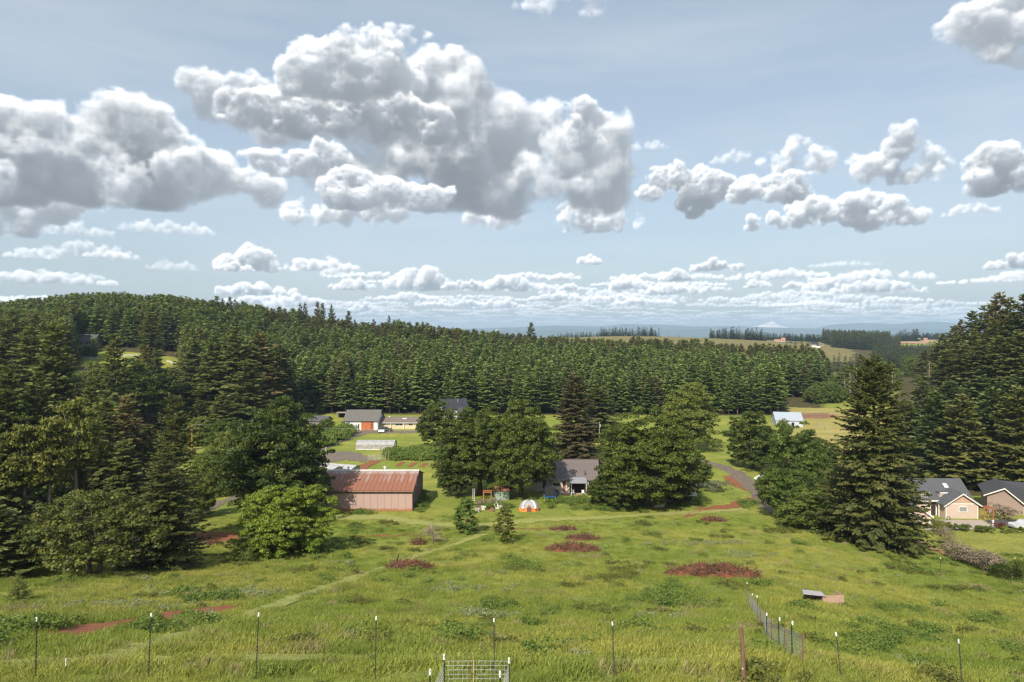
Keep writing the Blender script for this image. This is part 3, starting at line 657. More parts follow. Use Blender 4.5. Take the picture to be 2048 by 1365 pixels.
bl('walnut', 9, 7, 71, [(0, 0, 5.3, 5.2, 4.6, 3.5, 170), (-3.4, -.5, 4.2, 3.2, 3, 2.4, 80), (3.6, 0, 4.4, 3.2, 3, 2.8, 80), (-5.4, -.6, 2.8, 1.9, 2, 1.5, 35), (1.5, -2.6, 3.8, 3, 2, 2.4, 60), (-1.2, 1, 7, 3, 3, 1.7, 50)], .72, 50, .27, f_olive, .26, 1.6, ((0, 0, -.3), (.7, .1, -.3)))
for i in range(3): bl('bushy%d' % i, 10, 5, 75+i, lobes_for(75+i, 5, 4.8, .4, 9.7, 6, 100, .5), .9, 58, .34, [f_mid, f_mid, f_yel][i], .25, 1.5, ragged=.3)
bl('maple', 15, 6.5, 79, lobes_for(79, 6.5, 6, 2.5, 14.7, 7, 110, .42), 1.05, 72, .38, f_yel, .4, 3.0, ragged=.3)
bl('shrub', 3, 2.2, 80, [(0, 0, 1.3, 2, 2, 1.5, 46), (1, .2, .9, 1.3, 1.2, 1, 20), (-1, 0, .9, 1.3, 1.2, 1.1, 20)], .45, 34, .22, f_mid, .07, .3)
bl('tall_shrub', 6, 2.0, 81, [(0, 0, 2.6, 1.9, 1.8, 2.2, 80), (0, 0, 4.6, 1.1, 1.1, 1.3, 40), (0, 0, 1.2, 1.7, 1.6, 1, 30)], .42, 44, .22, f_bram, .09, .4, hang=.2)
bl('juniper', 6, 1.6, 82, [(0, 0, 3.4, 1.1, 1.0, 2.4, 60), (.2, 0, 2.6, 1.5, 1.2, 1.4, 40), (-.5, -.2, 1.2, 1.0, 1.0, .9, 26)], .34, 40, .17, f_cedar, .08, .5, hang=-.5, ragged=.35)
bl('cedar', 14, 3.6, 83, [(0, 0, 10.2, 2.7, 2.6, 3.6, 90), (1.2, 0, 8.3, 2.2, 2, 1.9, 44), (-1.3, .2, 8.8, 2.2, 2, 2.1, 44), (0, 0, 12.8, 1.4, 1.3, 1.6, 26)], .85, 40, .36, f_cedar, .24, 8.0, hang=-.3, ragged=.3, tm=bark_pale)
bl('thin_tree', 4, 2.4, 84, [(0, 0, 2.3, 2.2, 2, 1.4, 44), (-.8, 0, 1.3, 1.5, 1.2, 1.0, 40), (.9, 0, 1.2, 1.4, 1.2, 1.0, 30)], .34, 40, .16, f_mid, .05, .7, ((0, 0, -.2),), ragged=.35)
def bare_tree(seed, H, Rr, n, r, spread=.5, twigs=5):
    rs = np.random.RandomState(seed); b = MB(); top = Vector((rs.uniform(-.3, .3), rs.uniform(-.3, .3), H))
    b.tube([(0, 0, -.3), top*.5, top], [r, r*.6, r*.1], 6)
    for i in range(n):
        z = H*rs.uniform(.18, .95); a = rs.uniform(0, 6.28); L = Rr*(1.1-z/H*.7)*rs.uniform(.5, 1.1)
        p0 = Vector((top.x*z/H, top.y*z/H, z)); p2 = p0+Vector((math.cos(a)*L, math.sin(a)*L, L*spread*rs.uniform(.2, 1.4)))
        p1 = p0.lerp(p2, .5)+Vector((0, 0, .1*L)); b.tube([p0, p1, p2], [r*.3, r*.18, r*.05], 4)
        for k in range(twigs):
            q = p0.lerp(p2, rs.uniform(.35, 1)); w = Vector(rs.normal(0, 1, 3)); w.z = abs(w.z)*.8; w = w.normalized()*L*.35
            b.tube([q, q+w], [r*.08, r*.03], 3, False)
    return b
snag_b = bare_tree(90, 16, 3.0, 26, .22)
dead_b = bare_tree(91, 2.6, 2.4, 34, .13, .15, 9)
P['snag'] = (16, 3, nmesh('branches', np.array(snag_b.V), snag_b.F, M('dead_wood', (.38, .30, .25), (.26, .20, .165), .9, 2), True), None)
# ------------------------------------------------------------------ placing trees
NAMES = {'fir': 'fir_tree', 'far': 'fir_tree', 'dark': 'fir_tree', 'blue': 'fir_tree', 'hero': 'fir_tree', 'brown': 'fir_tree', 'near_dark': 'fir_tree', 'spruce': 'spruce_tree', 'cypress': 'cypress_tree',
         'oak': 'oak_tree', 'smalloak': 'oak_tree', 'bright': 'broadleaf_tree', 'walnut': 'broadleaf_tree', 'bushy': 'broadleaf_tree', 'maple': 'maple_tree', 'shrub': 'shrub', 'tall_shrub': 'shrub', 'juniper': 'juniper_tree', 'cedar': 'pine_tree', 'thin_tree': 'broadleaf_tree', 'snag': 'dead_tree'}
ALLT = []
def tree(key, x, y, H, label, group=None, wide=1.0, rz=None, matl=None, cat=None):
    H0, R0, cr, tr = P[key]; s = H/H0
    nm = NAMES[key.rstrip('0123456789')]
    t = thing(nm, (x, y, G(x, y)-.1), label, cat or nm.replace('_tree', ' tree').replace('broadleaf tree', 'tree'), group, random.uniform(0, 6.28) if rz is None else rz, (s*wide, s*wide, s))
    c = link('branches' if key == 'snag' else 'crown', cr, t)
    if tr: link('trunk', tr, t)
    ALLT.append((t, c)); return t
REG = []
def tree_px(key, px, D, top, label, group=None, wpx=None, reg=0, **k):
    """stand a tree at azimuth px and distance D so that its tip reaches image height top"""
    x = (px-1024)/1365*D; g = G(x, D); H = CAMZ-(top-665)/1365*D - g
    wide = 1.0
    if wpx: wide = (wpx/2/1365*D)/(P[key][1]*H/P[key][0])
    t = tree(key, x, D, H, label, group, wide, **k)
    if reg: REG.append((t, px, D, top))
    return t
random.seed(4); rng = np.random.RandomState(8)
# ------------------------------------------------------------------ trees that can be told apart
tree_px('hero', 1748, 97, 716, 'huge golden green fir standing alone left of the tan house, widest tree on the right', wpx=214)
tree_px('oak0', 553, 112, 818, 'huge round dark oak overlapping the left end of the pink barn', wpx=232)
tree_px('bright', 566, 84, 978, 'round bright yellow green tree in front of the big dark oak', wpx=172)
tree_px('walnut', 180, 69, 990, 'wide low spreading olive green tree with a forked trunk at the left meadow edge', wpx=285, rz=0)
tree_px('near_dark', 330, 74, 905, 'ragged brownish fir beside the wide low tree at the left meadow edge', wpx=150)
tree_px('near_dark', 348, 92, 792, 'taller ragged fir directly behind the brownish fir at the left meadow edge', wpx=110)
tree_px('blue0', -6, 66, 1010, 'dark fir cut off by the left edge of the photo above the small spruce', wpx=150)
tree_px('spruce', 36, 51.5, 1150, 'small bushy spruce alone in the meadow at far left', wpx=46)
tree_px('thin_tree', 487, 79, 1076, 'small thin pale green tree beside the round bright tree', wpx=92)
tree_px('tall_shrub', 933, 99, 998, 'dense green tall shrub in the meadow left of the orange tent', wpx=50)
tree_px('juniper', 1008, 91, 1008, 'narrow two part juniper in the meadow below the orange tent', wpx=50)
tree_px('oak1', 960, 133, 824, 'large dark oak to the left of the farmhouse, left one of the touching pair', wpx=174)
tree_px('oak2', 1042, 130, 814, 'large dark oak against the left side of the farmhouse, right one of the touching pair', wpx=152)
tree_px('oak0', 1292, 121, 834, 'large dark oak covering the right end of the farmhouse', wpx=206, rz=2.1)
tree_px('smalloak0', 1215, 122, 950, 'low dark leafy tree under the big oak beside the farmhouse patio', wpx=90)
tree_px('smalloak1', 1385, 140, 905, 'low dark tree at the right foot of the big oak beside the gravel road', wpx=80)
tree_px('smalloak0', 876, 186, 806, 'small dark oak at the right end of the cream bungalow', wpx=94)
tree_px('bushy1', 618, 240, 826, 'soft green tree beside the small grey roofed building', wpx=40)
tree_px('bushy2', 652, 226, 838, 'small bright bush hiding the front of the small grey roofed building', wpx=34)
tree_px('brown', 1151, 166, 752, 'brownish dense fir rising behind the farmhouse roof', wpx=112)
tree_px('dark0', 1196, 205, 776, 'dark fir just right of the brownish fir behind the farmhouse', wpx=110)
tree_px('maple', 1384, 186, 776, 'bright green maple rising behind the big oak right of the farmhouse', wpx=112)
tree_px('smalloak1', 1505, 160, 826, 'round dark oak beside the gravel road bend', wpx=112)
tree_px('bushy0', 1590, 140, 852, 'loose pale green willow like tree right of the round roadside oak', wpx=110)
tree_px('bushy1', 1648, 150, 880, 'small soft green tree between the willow like tree and the huge fir', wpx=80)
tree_px('bushy1', 1578, 112, 938, 'bushy dark green tree at the end of the gravel road', wpx=110)
tree_px('bushy0', 1618, 104, 985, 'low spreading bush at the left foot of the huge fir', wpx=110)
tree_px('bushy2', 1545, 128, 950, 'small yellow green bush beside the gravel road end', wpx=60)
tree_px('smalloak1', 1680, 112, 940, 'dark bush tucked against the left side of the huge fir', wpx=90)
tree_px('bushy2', 400, 112, 950, 'rounded yellowish shrub beside the chain link fence', wpx=60)
tree_px('bushy2', 455, 150, 870, 'yellow green tree showing above the left shoulder of the big oak by the barn', wpx=90)
tree_px('bushy1', 420, 130, 900, 'bright bushy tree behind the chain link fence', wpx=80)
tree_px('bushy0', 205, 135, 955, 'dark rounded bush below the tall trees behind the wide low tree', wpx=70)
tree_px('bushy0', 640, 262, 806, 'small bright green tree at the foot of the plantation left of the white garage', wpx=20)
tree_px('smalloak0', 268, 215, 722, 'large dark green broadleaf tree below the white fence on the left hillside', wpx=150)
tree_px('smalloak1', 232, 230, 735, 'second dark broadleaf tree just left of the large one below the white fence', wpx=110)
tree_px('bushy2', 190, 240, 728, 'light green broadleaf tree below the left end of the white fence', wpx=70)
tree_px('bushy2', 380, 250, 765, 'bright yellow green young tree on the left hillside', wpx=34)
tree_px('bushy1', 365, 260, 752, 'soft green tree in the gap between conifers on the left hillside', wpx=40)
tree_px('smalloak0', 1246, 119, 938, 'low leafy tree hiding the left foot of the big oak right of the farmhouse', wpx=90)
tree_px('smalloak1', 1345, 126, 925, 'leafy tree filling the right skirt of the big oak right of the farmhouse', wpx=100)
tree_px('smalloak1', 908, 131, 905, 'small oak forming the left skirt of the two oaks beside the farmhouse', wpx=70)
for px, D, tp, w, lb in [(130, 225, 752, 80, 'light green leafy tree low on the left hillside, leftmost of five'), (60, 150, 800, 90, 'yellow green leafy tree between tall firs at the far left'), (205, 175, 800, 90, 'yellowish leafy tree in the middle of the left hillside wood'), (330, 168, 872, 70, 'bright leafy tree near the tiny teal shed'), (395, 190, 838, 60, 'soft green leafy tree right of the brown utility pole'), (120, 120, 880, 90, 'yellow green leafy tree just above the wide low tree'), (445, 165, 842, 60, 'small leafy tree between the two utility poles')]:
    tree_px(random.choice(['bushy2', 'bushy1', 'bushy0']), px, D, tp, lb, None, wpx=w)
for k, (px, D, tp, w, lab) in enumerate([(48, 96, 862, 90, 'tall pine with a bare pale trunk, leftmost of three behind the wide low tree'), (98, 98, 850, 84, 'tall pine with a bare pale trunk, middle one of three behind the wide low tree'), (152, 102, 812, 104, 'tall yellow green pine with a bare trunk, rightmost of three behind the wide low tree')]):
    tree_px('cedar', px, D, tp, lab, 'pines with bare trunks behind the wide low tree', wpx=w)
for px, D, tp, w, lab in [(1905, 118, 1030, 30, None)]: pass
# groups of firs: hillside left
g = 'tall firs on the left hillside'; l0 = 'tall dark fir in the mixed wood on the left hillside'
for px, D, tp, w in [(15, 120, 735, 120), (75, 125, 745, 110), (110, 150, 640, 130), (60, 190, 655, 120), (5, 200, 640, 120), (116, 210, 690, 90), (228, 190, 668, 80), (292, 240, 690, 50), (312, 250, 700, 44), (252, 128, 790, 110),
                     (210, 120, 800, 100), (180, 150, 770, 90), (345, 205, 790, 90), (96, 260, 628, 80), (25, 260, 620, 90), (70, 280, 628, 80), (95, 240, 640, 80), (300, 300, 625, 60), (160, 105, 870, 60), (250, 104, 880, 110), (300, 130, 850, 80), (10, 95, 870, 120), (-30, 130, 700, 130), (-60, 180, 660, 130), (-70, 110, 780, 120),
                     (390, 235, 680, 90), (428, 230, 672, 100), (470, 228, 655, 120), (520, 236, 668, 130), (560, 250, 690, 110), (445, 205, 790, 80), (400, 215, 800, 60), (500, 215, 720, 110), (345, 225, 735, 60)]:
    tree_px(random.choice(['dark0', 'dark1', 'dark2']), px, D, tp, l0, g, wpx=w, reg=1)
# right: planted blue green firs behind the tan house, and tall firs on the rise
g = 'blue green firs behind the tan house'; l0 = 'blue green fir with layered drooping branches behind the tan house'
for px, D, tp, w in [(1872, 152, 782, 110), (1925, 146, 788, 120), (1985, 150, 776, 120), (2040, 142, 772, 130), (2100, 150, 750, 130), (1845, 175, 762, 100), (1900, 185, 762, 110), (1960, 190, 752, 110), (2010, 185, 760, 110), (2060, 195, 740, 120), (1815, 170, 800, 90), (2160, 150, 740, 130)]:
    tree_px(random.choice(['blue0', 'blue1', 'blue2']), px, D, tp, l0, g, wpx=w, reg=1)
g = 'tall firs on the right hillside'; l0 = 'tall dark fir on the steep right hillside'
for px, D, tp, w in [(1885, 300, 668, 60), (1908, 290, 652, 60), (1922, 270, 640, 60), (1945, 262, 622, 70), (1968, 255, 612, 70), (1985, 250, 605, 80), (2000, 235, 585, 80), (2022, 240, 596, 80), (2046, 225, 590, 90), (2075, 230, 590, 90), (2110, 230, 570, 90), (2150, 235, 565, 90),
                     (1895, 240, 700, 80), (1930, 232, 690, 80), (1962, 225, 680, 90), (2000, 215, 672, 90), (2036, 210, 660, 90), (2080, 210, 650, 90), (1870, 330, 690, 50), (1850, 350, 700, 50), (1912, 245, 668, 60), (1950, 240, 660, 70), (1990, 232, 640, 70), (2030, 230, 625, 80)]:
    tree_px(random.choice(['dark0', 'dark1', 'dark2']), px, D, tp, l0, g, wpx=w, reg=1)
# mixed scrub and dead trees beyond the white barn
g = 'pale bare dead trees beyond the white barn'
for px, D, tp, w in [(1700, 300, 742, 26), (1712, 310, 735, 26), (1690, 330, 750, 26), (1650, 345, 728, 26), (1662, 350, 735, 26), (1785, 320, 735, 24), (1858, 300, 722, 22), (1938, 250, 730, 24), (1920, 255, 735, 20), (1640, 370, 742, 22)]:
    tree_px('snag', px, D, tp, 'tall bare pale dead tree in the scrub wood beyond the white barn', g, wpx=w, reg=1)
g = 'loose green trees beyond the white barn'
for i in range(46):
    px = rng.uniform(1590, 1900); D = rng.uniform(325, 470); tp = 700 + (470-D)*.28 + rng.uniform(0, 26) + max(0, (1700-px)*.1)
    tree_px(['bushy0', 'bushy1', 'bushy2', 'fir0', 'dark1', 'bushy1'][i % 6], px, D, tp, 'leafy tree of the mixed wood beyond the white barn' if i % 6 not in (3, 4) else 'narrow fir among leafy trees beyond the white barn', g if i % 6 not in (3, 4) else 'narrow firs beyond the white barn', reg=1)
for i in range(20):
    px = 1618+i*6+rng.uniform(-4, 4); D = rng.uniform(302, 322)
    tree_px(['bushy0', 'bushy1', 'bushy2', 'bushy1'][i % 4], px, D, rng.uniform(766, 792), '', 'leafy trees at the far edge of the pasture', reg=1)
ORD = ['leftmost'] + ['%s from the left' % w for w in 'second third fourth fifth sixth seventh eighth ninth tenth eleventh twelfth thirteenth fourteenth fifteenth sixteenth'.split()]
REGG = {}
for t, px, D, tp in REG: REGG.setdefault(t['group'], []).append((t, px, D, tp))
SHORT = {'leafy trees at the far edge of the pasture': 'leafy tree at the far edge of the pasture', 'pale bare dead trees beyond the white barn': 'tall bare pale dead tree beyond the white barn', 'tall firs on the left hillside': 'dark fir on the left hillside', 'tall firs on the right hillside': 'dark fir on the steep right hillside', 'blue green firs behind the tan house': 'drooping blue green fir behind the tan house',
         'loose green trees beyond the white barn': 'leafy scrub tree beyond the white barn', 'narrow firs beyond the white barn': 'narrow fir beyond the white barn'}
for g, L in REGG.items():
    L.sort(key=lambda q: q[3]); nb = max(1, math.ceil(len(L)/13)); bands = {1: [''], 2: ['upper row', 'lower row'], 3: ['highest band against the sky', 'middle band', 'lowest band']}[min(3, nb)]
    n = math.ceil(len(L)/len(bands))
    for b_i, bn in enumerate(bands):
        for k, (t, px, D, tp) in enumerate(sorted(L[b_i*n:(b_i+1)*n], key=lambda q: q[1])): t['label'] = '%s, %s%s' % (SHORT[g], bn+' ' if bn else '', ORD[k])
# ------------------------------------------------------------------ the plantation behind the farm
pts = []
def wood_height(px, D): return rng.uniform(15.5, 19.0)
yy = 266.0
while yy < 520:
    xx = (380-1024)/1365*yy
    while xx < (1650-1024)/1365*yy:
        x = xx+rng.uniform(-2, 2); y = yy+rng.uniform(-2, 2)*(yy > 268); px = 1024+1365*x/y
        ok = (px < 1560 or y > 300) and not (px > 1560 and y < 330)
        if px > 1350: ok &= y < 470+ (1650-px)*.2
        if ok: pts.append((x, y, px, yy))
        xx += rng.uniform(4.4, 6.8)
    yy += 5.3
for i in range(1500):          # left hill crown
    y = rng.uniform(300, 470); px = rng.uniform(-150, 400); x = (px-1024)/1365*y
    if 140 < px < 385 and y < 352: continue
    if px < 380: pts.append((x, y, px, 0))
pts.sort(key=lambda p: p[1])
# trees hidden behind the front rows show only their tips: the nearest ones are single things
front = [p for p in pts if True]
n_ind = 0; rest = []
PLANT = []
for (x, y, px, yy_row) in pts:
    H = rng.uniform(13.0, 20.5)*(1.12 if vnoise(x, y, 22.0) > .18 else 1)
    if px < 420: H = rng.uniform(17, 22)
    if 420 < px < 1000 and y > 430: H *= 1.08
    if y < 290: H *= .98
    if n_ind < 215 and y < 296 and px > 385:
        tree('fir%d' % rng.randint(4), x, y, H, 'fir in the dense planted forest behind the farm buildings', 'planted firs behind the farm buildings', rng.uniform(1.2, 1.75)); PLANT.append((ALLT[-1][0], px, int(round((yy_row-266)/5.3)))); n_ind += 1
    else: rest.append((x, y, G(x, y)-.2, rng.uniform(0, 6.28), H, rng.uniform(1.2, 1.85), px))
SEG = [(620, 'left of the white garage'), (765, 'behind the white garage'), (862, 'behind the cream bungalow'), (935, 'behind the black roofed house'), (1000, 'behind the left farmhouse oak'), (1100, 'behind the second farmhouse oak'), (1190, 'behind the brownish fir'), (1320, 'behind the right farmhouse oak'), (1440, 'behind the bright maple'), (9999, 'behind the roadside oak')]
ROWN = ['front row', 'second row', 'third row', 'fourth row', 'fifth row', 'sixth row', 'seventh row']
cell = {}
for t, px, r in PLANT: cell.setdefault((r, next(i for i, q in enumerate(SEG) if px < q[0])), []).append((px, t))
for (r, i), L in cell.items():
    for k, (px, t) in enumerate(sorted(L, key=lambda q: q[0])): t['label'] = 'planted fir, %s, %s, %s' % (ROWN[min(r, 6)], SEG[i][1], ORD[min(k, 15)])
def scatter(name, label, cat, P_, sources, kind='stuff', structure=False):
    """P_: (n, 8) x y z rz sx sy sz variant; sources: list of lists of objects, one list for each variant"""
    P_ = np.asarray(P_, float)
    me = bpy.data.meshes.new(name); me.vertices.add(len(P_)); me.vertices.foreach_set('co', P_[:, :3].astype(np.float32).ravel())
    for nm, ty, v in (('rot', 'FLOAT_VECTOR', np.column_stack([P_[:, 0]*0, P_[:, 0]*0, P_[:, 3]])), ('sca', 'FLOAT_VECTOR', P_[:, 4:7]), ('vi', 'INT', P_[:, 7].astype(np.int32))):
        a = me.attributes.new(nm, ty, 'POINT'); a.data.foreach_set('vector' if ty == 'FLOAT_VECTOR' else 'value', np.ascontiguousarray(v, np.float32 if ty == 'FLOAT_VECTOR' else np.int32).ravel())
    o = link(name, me); props(o, label, cat, None, kind)
    ng = bpy.data.node_groups.new(name+'_nodes', 'GeometryNodeTree')
    ng.interface.new_socket('Geometry', in_out='INPUT', socket_type='NodeSocketGeometry'); ng.interface.new_socket('Geometry', in_out='OUTPUT', socket_type='NodeSocketGeometry')
    N_, L_ = ng.nodes, ng.links; gi = N_.new('NodeGroupInput'); go = N_.new('NodeGroupOutput'); jn = N_.new('GeometryNodeJoinGeometry')
    def attr(nm, ty): a = N_.new('GeometryNodeInputNamedAttribute'); a.data_type = ty; a.inputs[0].default_value = nm; return a.outputs[0]
    ra, sa, va = attr('rot', 'FLOAT_VECTOR'), attr('sca', 'FLOAT_VECTOR'), attr('vi', 'INT')
    for vi, objs in enumerate(sources):
        cmp = N_.new('FunctionNodeCompare'); cmp.data_type = 'INT'; cmp.operation = 'EQUAL'; L_.new(va, cmp.inputs[2]); cmp.inputs[3].default_value = vi
        for ob in objs:
            oi = N_.new('GeometryNodeObjectInfo'); oi.inputs[0].default_value = ob; oi.transform_space = 'ORIGINAL'; oi.inputs['As Instance'].default_value = True
            ip = N_.new('GeometryNodeInstanceOnPoints'); L_.new(gi.outputs[0], ip.inputs['Points']); L_.new(cmp.outputs[0], ip.inputs['Selection'])
            L_.new(oi.outputs['Geometry'], ip.inputs['Instance']); e = N_.new('FunctionNodeEulerToRotation'); L_.new(ra, e.inputs[0]); L_.new(e.outputs[0], ip.inputs['Rotation']); L_.new(sa, ip.inputs['Scale'])
            L_.new(ip.outputs[0], jn.inputs[0])
    L_.new(jn.outputs[0], go.inputs[0])
    md = o.modifiers.new('scatter', 'NODES'); md.node_group = ng
    return o
def src(key):
    for t, c in ALLT:
        if c.data == P[key][2]: return [k for k in t.children]
    raise KeyError(key)
bpy.context.view_layer.update()
hs = P['fir0'][0]
fir_src = [src('fir%d' % i) for i in range(4)]
# two mesh variants of darker trees for the ridge
RIDGE = []
ridge_label = 'dark fir standing on the ridge above the plantation'
for px, D, tp, w in [(445, 440, 598, 24), (460, 445, 594, 26), (610, 450, 606, 26), (600, 446, 608, 26), (635, 452, 604, 28), (645, 448, 606, 28), (663, 455, 610, 28), (697, 460, 622, 30), (778, 465, 632, 22), (796, 470, 643, 16), (1062, 470, 645, 34), (945, 455, 664, 22), (905, 455, 655, 18), (893, 455, 657, 16)]:
    tree_px('dark%d' % rng.randint(3), px, D, tp, 'lone fir on the skyline below the distant mountains' if px == 1062 else ridge_label, None if px == 1062 else 'firs on the ridge above the plantation', wpx=w)
    if px != 1062: RIDGE.append((px, ALLT[-1][0]))
for k, (px, t) in enumerate(sorted(RIDGE, key=lambda q: q[0])): t['label'] = 'dark fir on the ridge skyline above the plantation, '+ORD[k]
for px, D, tp, w in [(372, 430, 606, 50), (395, 428, 604, 44), (520, 440, 612, 46), (500, 440, 612, 40)]:
    tree_px('bushy1', px, D, tp, 'green broadleaf crown among firs on the left skyline, '+{372: 'leftmost', 395: 'second', 500: 'third', 520: 'rightmost'}[px], 'broadleaf crowns on the left skyline', wpx=w)
dk = [src('dark%d' % i) for i in range(3)]
R_ = []
for (x, y, z, rz, H, w, px) in rest:
    back = (y > 415) if px > 400 else False
    if back and rng.rand() < .8:
        s = H/24; R_.append((x, y, z, rz, s*w*.8, s*w*.8, s, 4+rng.randint(3)))
    elif px < 400 and rng.rand() < .25: s = H/24; R_.append((x, y, z, rz, s*w*.9, s*w*.9, s, 4+rng.randint(3)))
    else: s = H/hs; R_.append((x, y, z, rz, s*w, s*w, s, rng.randint(4)))
for i in range(520):          # the woods go on to both sides of the view
    side = i % 2; px = rng.uniform(2130, 3000) if side else rng.uniform(-900, -90); y = rng.uniform(120 if side else 70, 430)
    x = (px-1024)/1365*y; s = rng.uniform(16, 25)/24; R_.append((x, y, G(x, y)-.2, rng.uniform(0, 6.28), s*1.1, s*1.1, s, 4+rng.randint(3)))
scatter('fir_forest', 'dense mass of planted firs rising up the hill behind the farm', 'forest', R_, fir_src+dk)
# far tree lines
g = 'small firs along the far field crest'; FR = []
def far_line(pxa, pxb, Da, Db, ha, hb, n, big=1.0):
    for i in range(n):
        u = rng.rand(); px = pxa+(pxb-pxa)*u; D = Da+(Db-Da)*u+rng.uniform(-12, 12); x = (px-1024)/1365*D; H = rng.uniform(ha*.6, hb*1.05); wv = big*rng.uniform(1.0, 2.4)
        FR.append((x, D, G(x, D)-.3, rng.uniform(0, 6), H/16*wv, H/16*wv, H/16, rng.randint(3)))
far_line(1100, 1210, 1015, 1040, 5, 9, 90, 1.3); far_line(1200, 1318, 1040, 1050, 8, 15, 110, 1.1); far_line(945, 968, 1000, 1010, 8, 14, 22, 1.0); far_line(1018, 1040, 1000, 1010, 5, 8, 12); far_line(1330, 1412, 1050, 1050, 2, 5, 18, 1.4)
far_line(1420, 1530, 1010, 1000, 8, 15, 90, 1.2); far_line(1445, 1480, 990, 990, 14, 19, 12); far_line(1490, 1525, 990, 985, 14, 19, 26, 1.3); far_line(1530, 1660, 1180, 1230, 9, 14, 240, 1.3)
for i in range(900):
    px = rng.uniform(1645, 1800); D = rng.uniform(900, 1300); x = (px-1024)/1365*D; H = rng.uniform(14, 24)*(1 if px < 1780 else .7)
    if px < 1665+ (D-900)*.02 and D < 1000: continue
    FR.append((x, D, G(x, D)-.3, rng.uniform(0, 6), H/16*1.3, H/16*1.3, H/16, rng.randint(3)))
for i in range(900):
    px = rng.uniform(1660, 1960); D = rng.uniform(540, 880); x = (px-1024)/1365*D; H = rng.uniform(9, 15)
    if px < 1745 and D > 560: continue
    FR.append((x, D, G(x, D)-.3, rng.uniform(0, 6), H/16*1.5, H/16*1.5, H/16, rng.randint(3)))
far_line(1790, 1960, 1640, 1680, 9, 18, 330, 1.7); far_line(1800, 1835, 1350, 1350, 14, 24, 30, 1.5); far_line(1560, 1640, 940, 930, 3, 6, 40, 1.5)
ft = [tree('far%d' % i, (1446+i*16-1024)/1365*995, 995, 17+i, 'tall fir standing out of the tree line on the far crop field crest, '+['left one', 'middle one', 'right one'][i], 'tall firs on the far crop field crest') for i in range(3)]
scatter('far_woods', 'distant dark tree lines and woods beyond the crop field', 'woods', FR, [src('far%d' % i) for i in range(3)])
# ------------------------------------------------------------------ meadow grass and weeds
def grass_mat(name, tintc=(1, 1, 1), amt=1.0, trans=.3):
    m, n, l, p, o = nt(name)
    c = grass_colour(n, l)
    a = n.new("ShaderNodeAttribute"); a.attribute_name = 'tint'
    c = mixc(n, l, a.outputs['Fac'], mixc(n, l, 1.0, c, tuple(.92*t for t in tintc), 'MULTIPLY'), mixc(n, l, 1.0, c, tuple(1.45*t for t in tintc), 'MULTIPLY'))
    c = mixc(n, l, ramp(n, l, a.outputs['Fac'], .975, .985), c, (.34, .29, .15))
    p.inputs['Roughness'].default_value = .6; p.inputs['Specular IOR Level'].default_value = .2; l.new(c, p.inputs['Base Color'])
    t = n.new("ShaderNodeBsdfTranslucent"); l.new(c, t.inputs[0]); x = n.new("ShaderNodeMixShader"); x.inputs[0].default_value = trans
    l.new(p.outputs[0], x.inputs[1]); l.new(t.outputs[0], x.inputs[2]); l.new(x.outputs[0], o.inputs['Surface'])
    return m
gm = grass_mat('grass_blades')
def tuft(seed, n, rad, h0, h1, w, mat):
    rs = np.random.RandomState(seed); a = rs.uniform(0, 6.283, n); r = rad*rs.rand(n)**.6
    B = np.column_stack([r*np.cos(a), r*np.sin(a), np.zeros(n)-.03]); h = rs.uniform(h0, h1, n)*(1-.35*(r/rad)**2)
    la = rs.uniform(0, 6.283, n); ln = rs.uniform(.05, .5, n)*h; lean = np.column_stack([np.cos(la)*ln+.10*h, np.sin(la)*ln+.05*h, h])
    s = np.column_stack([-np.sin(la+1), np.cos(la+1), np.zeros(n)])*w*rs.uniform(.6, 1.3, n)[:, None]
    mid = B+lean*np.array([[.4, .4, .62]])
    V = np.stack([B-s*.5, B+s*.5, mid+s*.42, B+lean, mid-s*.42], 1)
    k = np.arange(n)[:, None]*5; F = k+np.array([[0, 1, 2, 3, 4]])
    return nmesh('blades', V.reshape(-1, 3), F.reshape(-1, 5), mat, False, {'tint': ('POINT', 'FLOAT', np.repeat(rs.rand(n), 5))})
def one(name, me, px, py, label, cat, kind=None):
    x, y = hit(px, py); return props(link(name, me, None, (x, y, G(x, y))), label, cat, None, kind)
t0 = one('grass_tuft', tuft(1, 150, .60, .25, .52, .020, gm), 700, 1345, 'tuft of long green grass beside the mown path at the bottom of the photo', 'grass', 'stuff')
t1 = one('grass_tuft', tuft(2, 130, .55, .32, .66, .021, gm), 560, 1350, 'tall grass tuft beside the mown path at lower left', 'grass', 'stuff')
t2 = one('grass_tuft', tuft(3, 130, .65, .15, .36, .024, gm), 1100, 1355, 'short grass tuft beside the mown path at lower middle', 'grass', 'stuff')
sm_, sn, sl, sp_, so = nt('seed_head_grass'); sa = sn.new("ShaderNodeAttribute"); sa.attribute_name = 'tint'; sl.new(mixc(sn, sl, sa.outputs['Fac'], (.17, .16, .055), (.30, .235, .13)), sp_.inputs['Base Color']); sp_.inputs['Roughness'].default_value = .8
t3 = one('seeding_grass', tuft(4, 120, .60, .35, .70, .018, sm_), 1380, 1222, 'tuft of pinkish brown seeding grass in the meadow left of the wire fence', 'grass', 'stuff')
def weed(seed, n, rad, h, leaf, mat, per=22):
    rs = np.random.RandomState(seed); cs = [(rs.normal(0, rad*.45), rs.normal(0, rad*.45), h*rs.uniform(.25, .8)) for _ in range(n)]
    C, T, N, Lg, ti = leafball(rs, cs, [h*.42*rs.uniform(.6, 1.2) for _ in range(n)], per, leaf)
    return quads(C, T, N, Lg, Lg*.7, 0, ti, 'leaves', mat, .05)
f_pale = FM('pale_weed_leaves', (.10, .14, .045), (.28, .29, .15), None, .2, .3)
f_flow = FM('yellow_flowers', (.20, .24, .03), (.60, .52, .05), None, .2, .3)
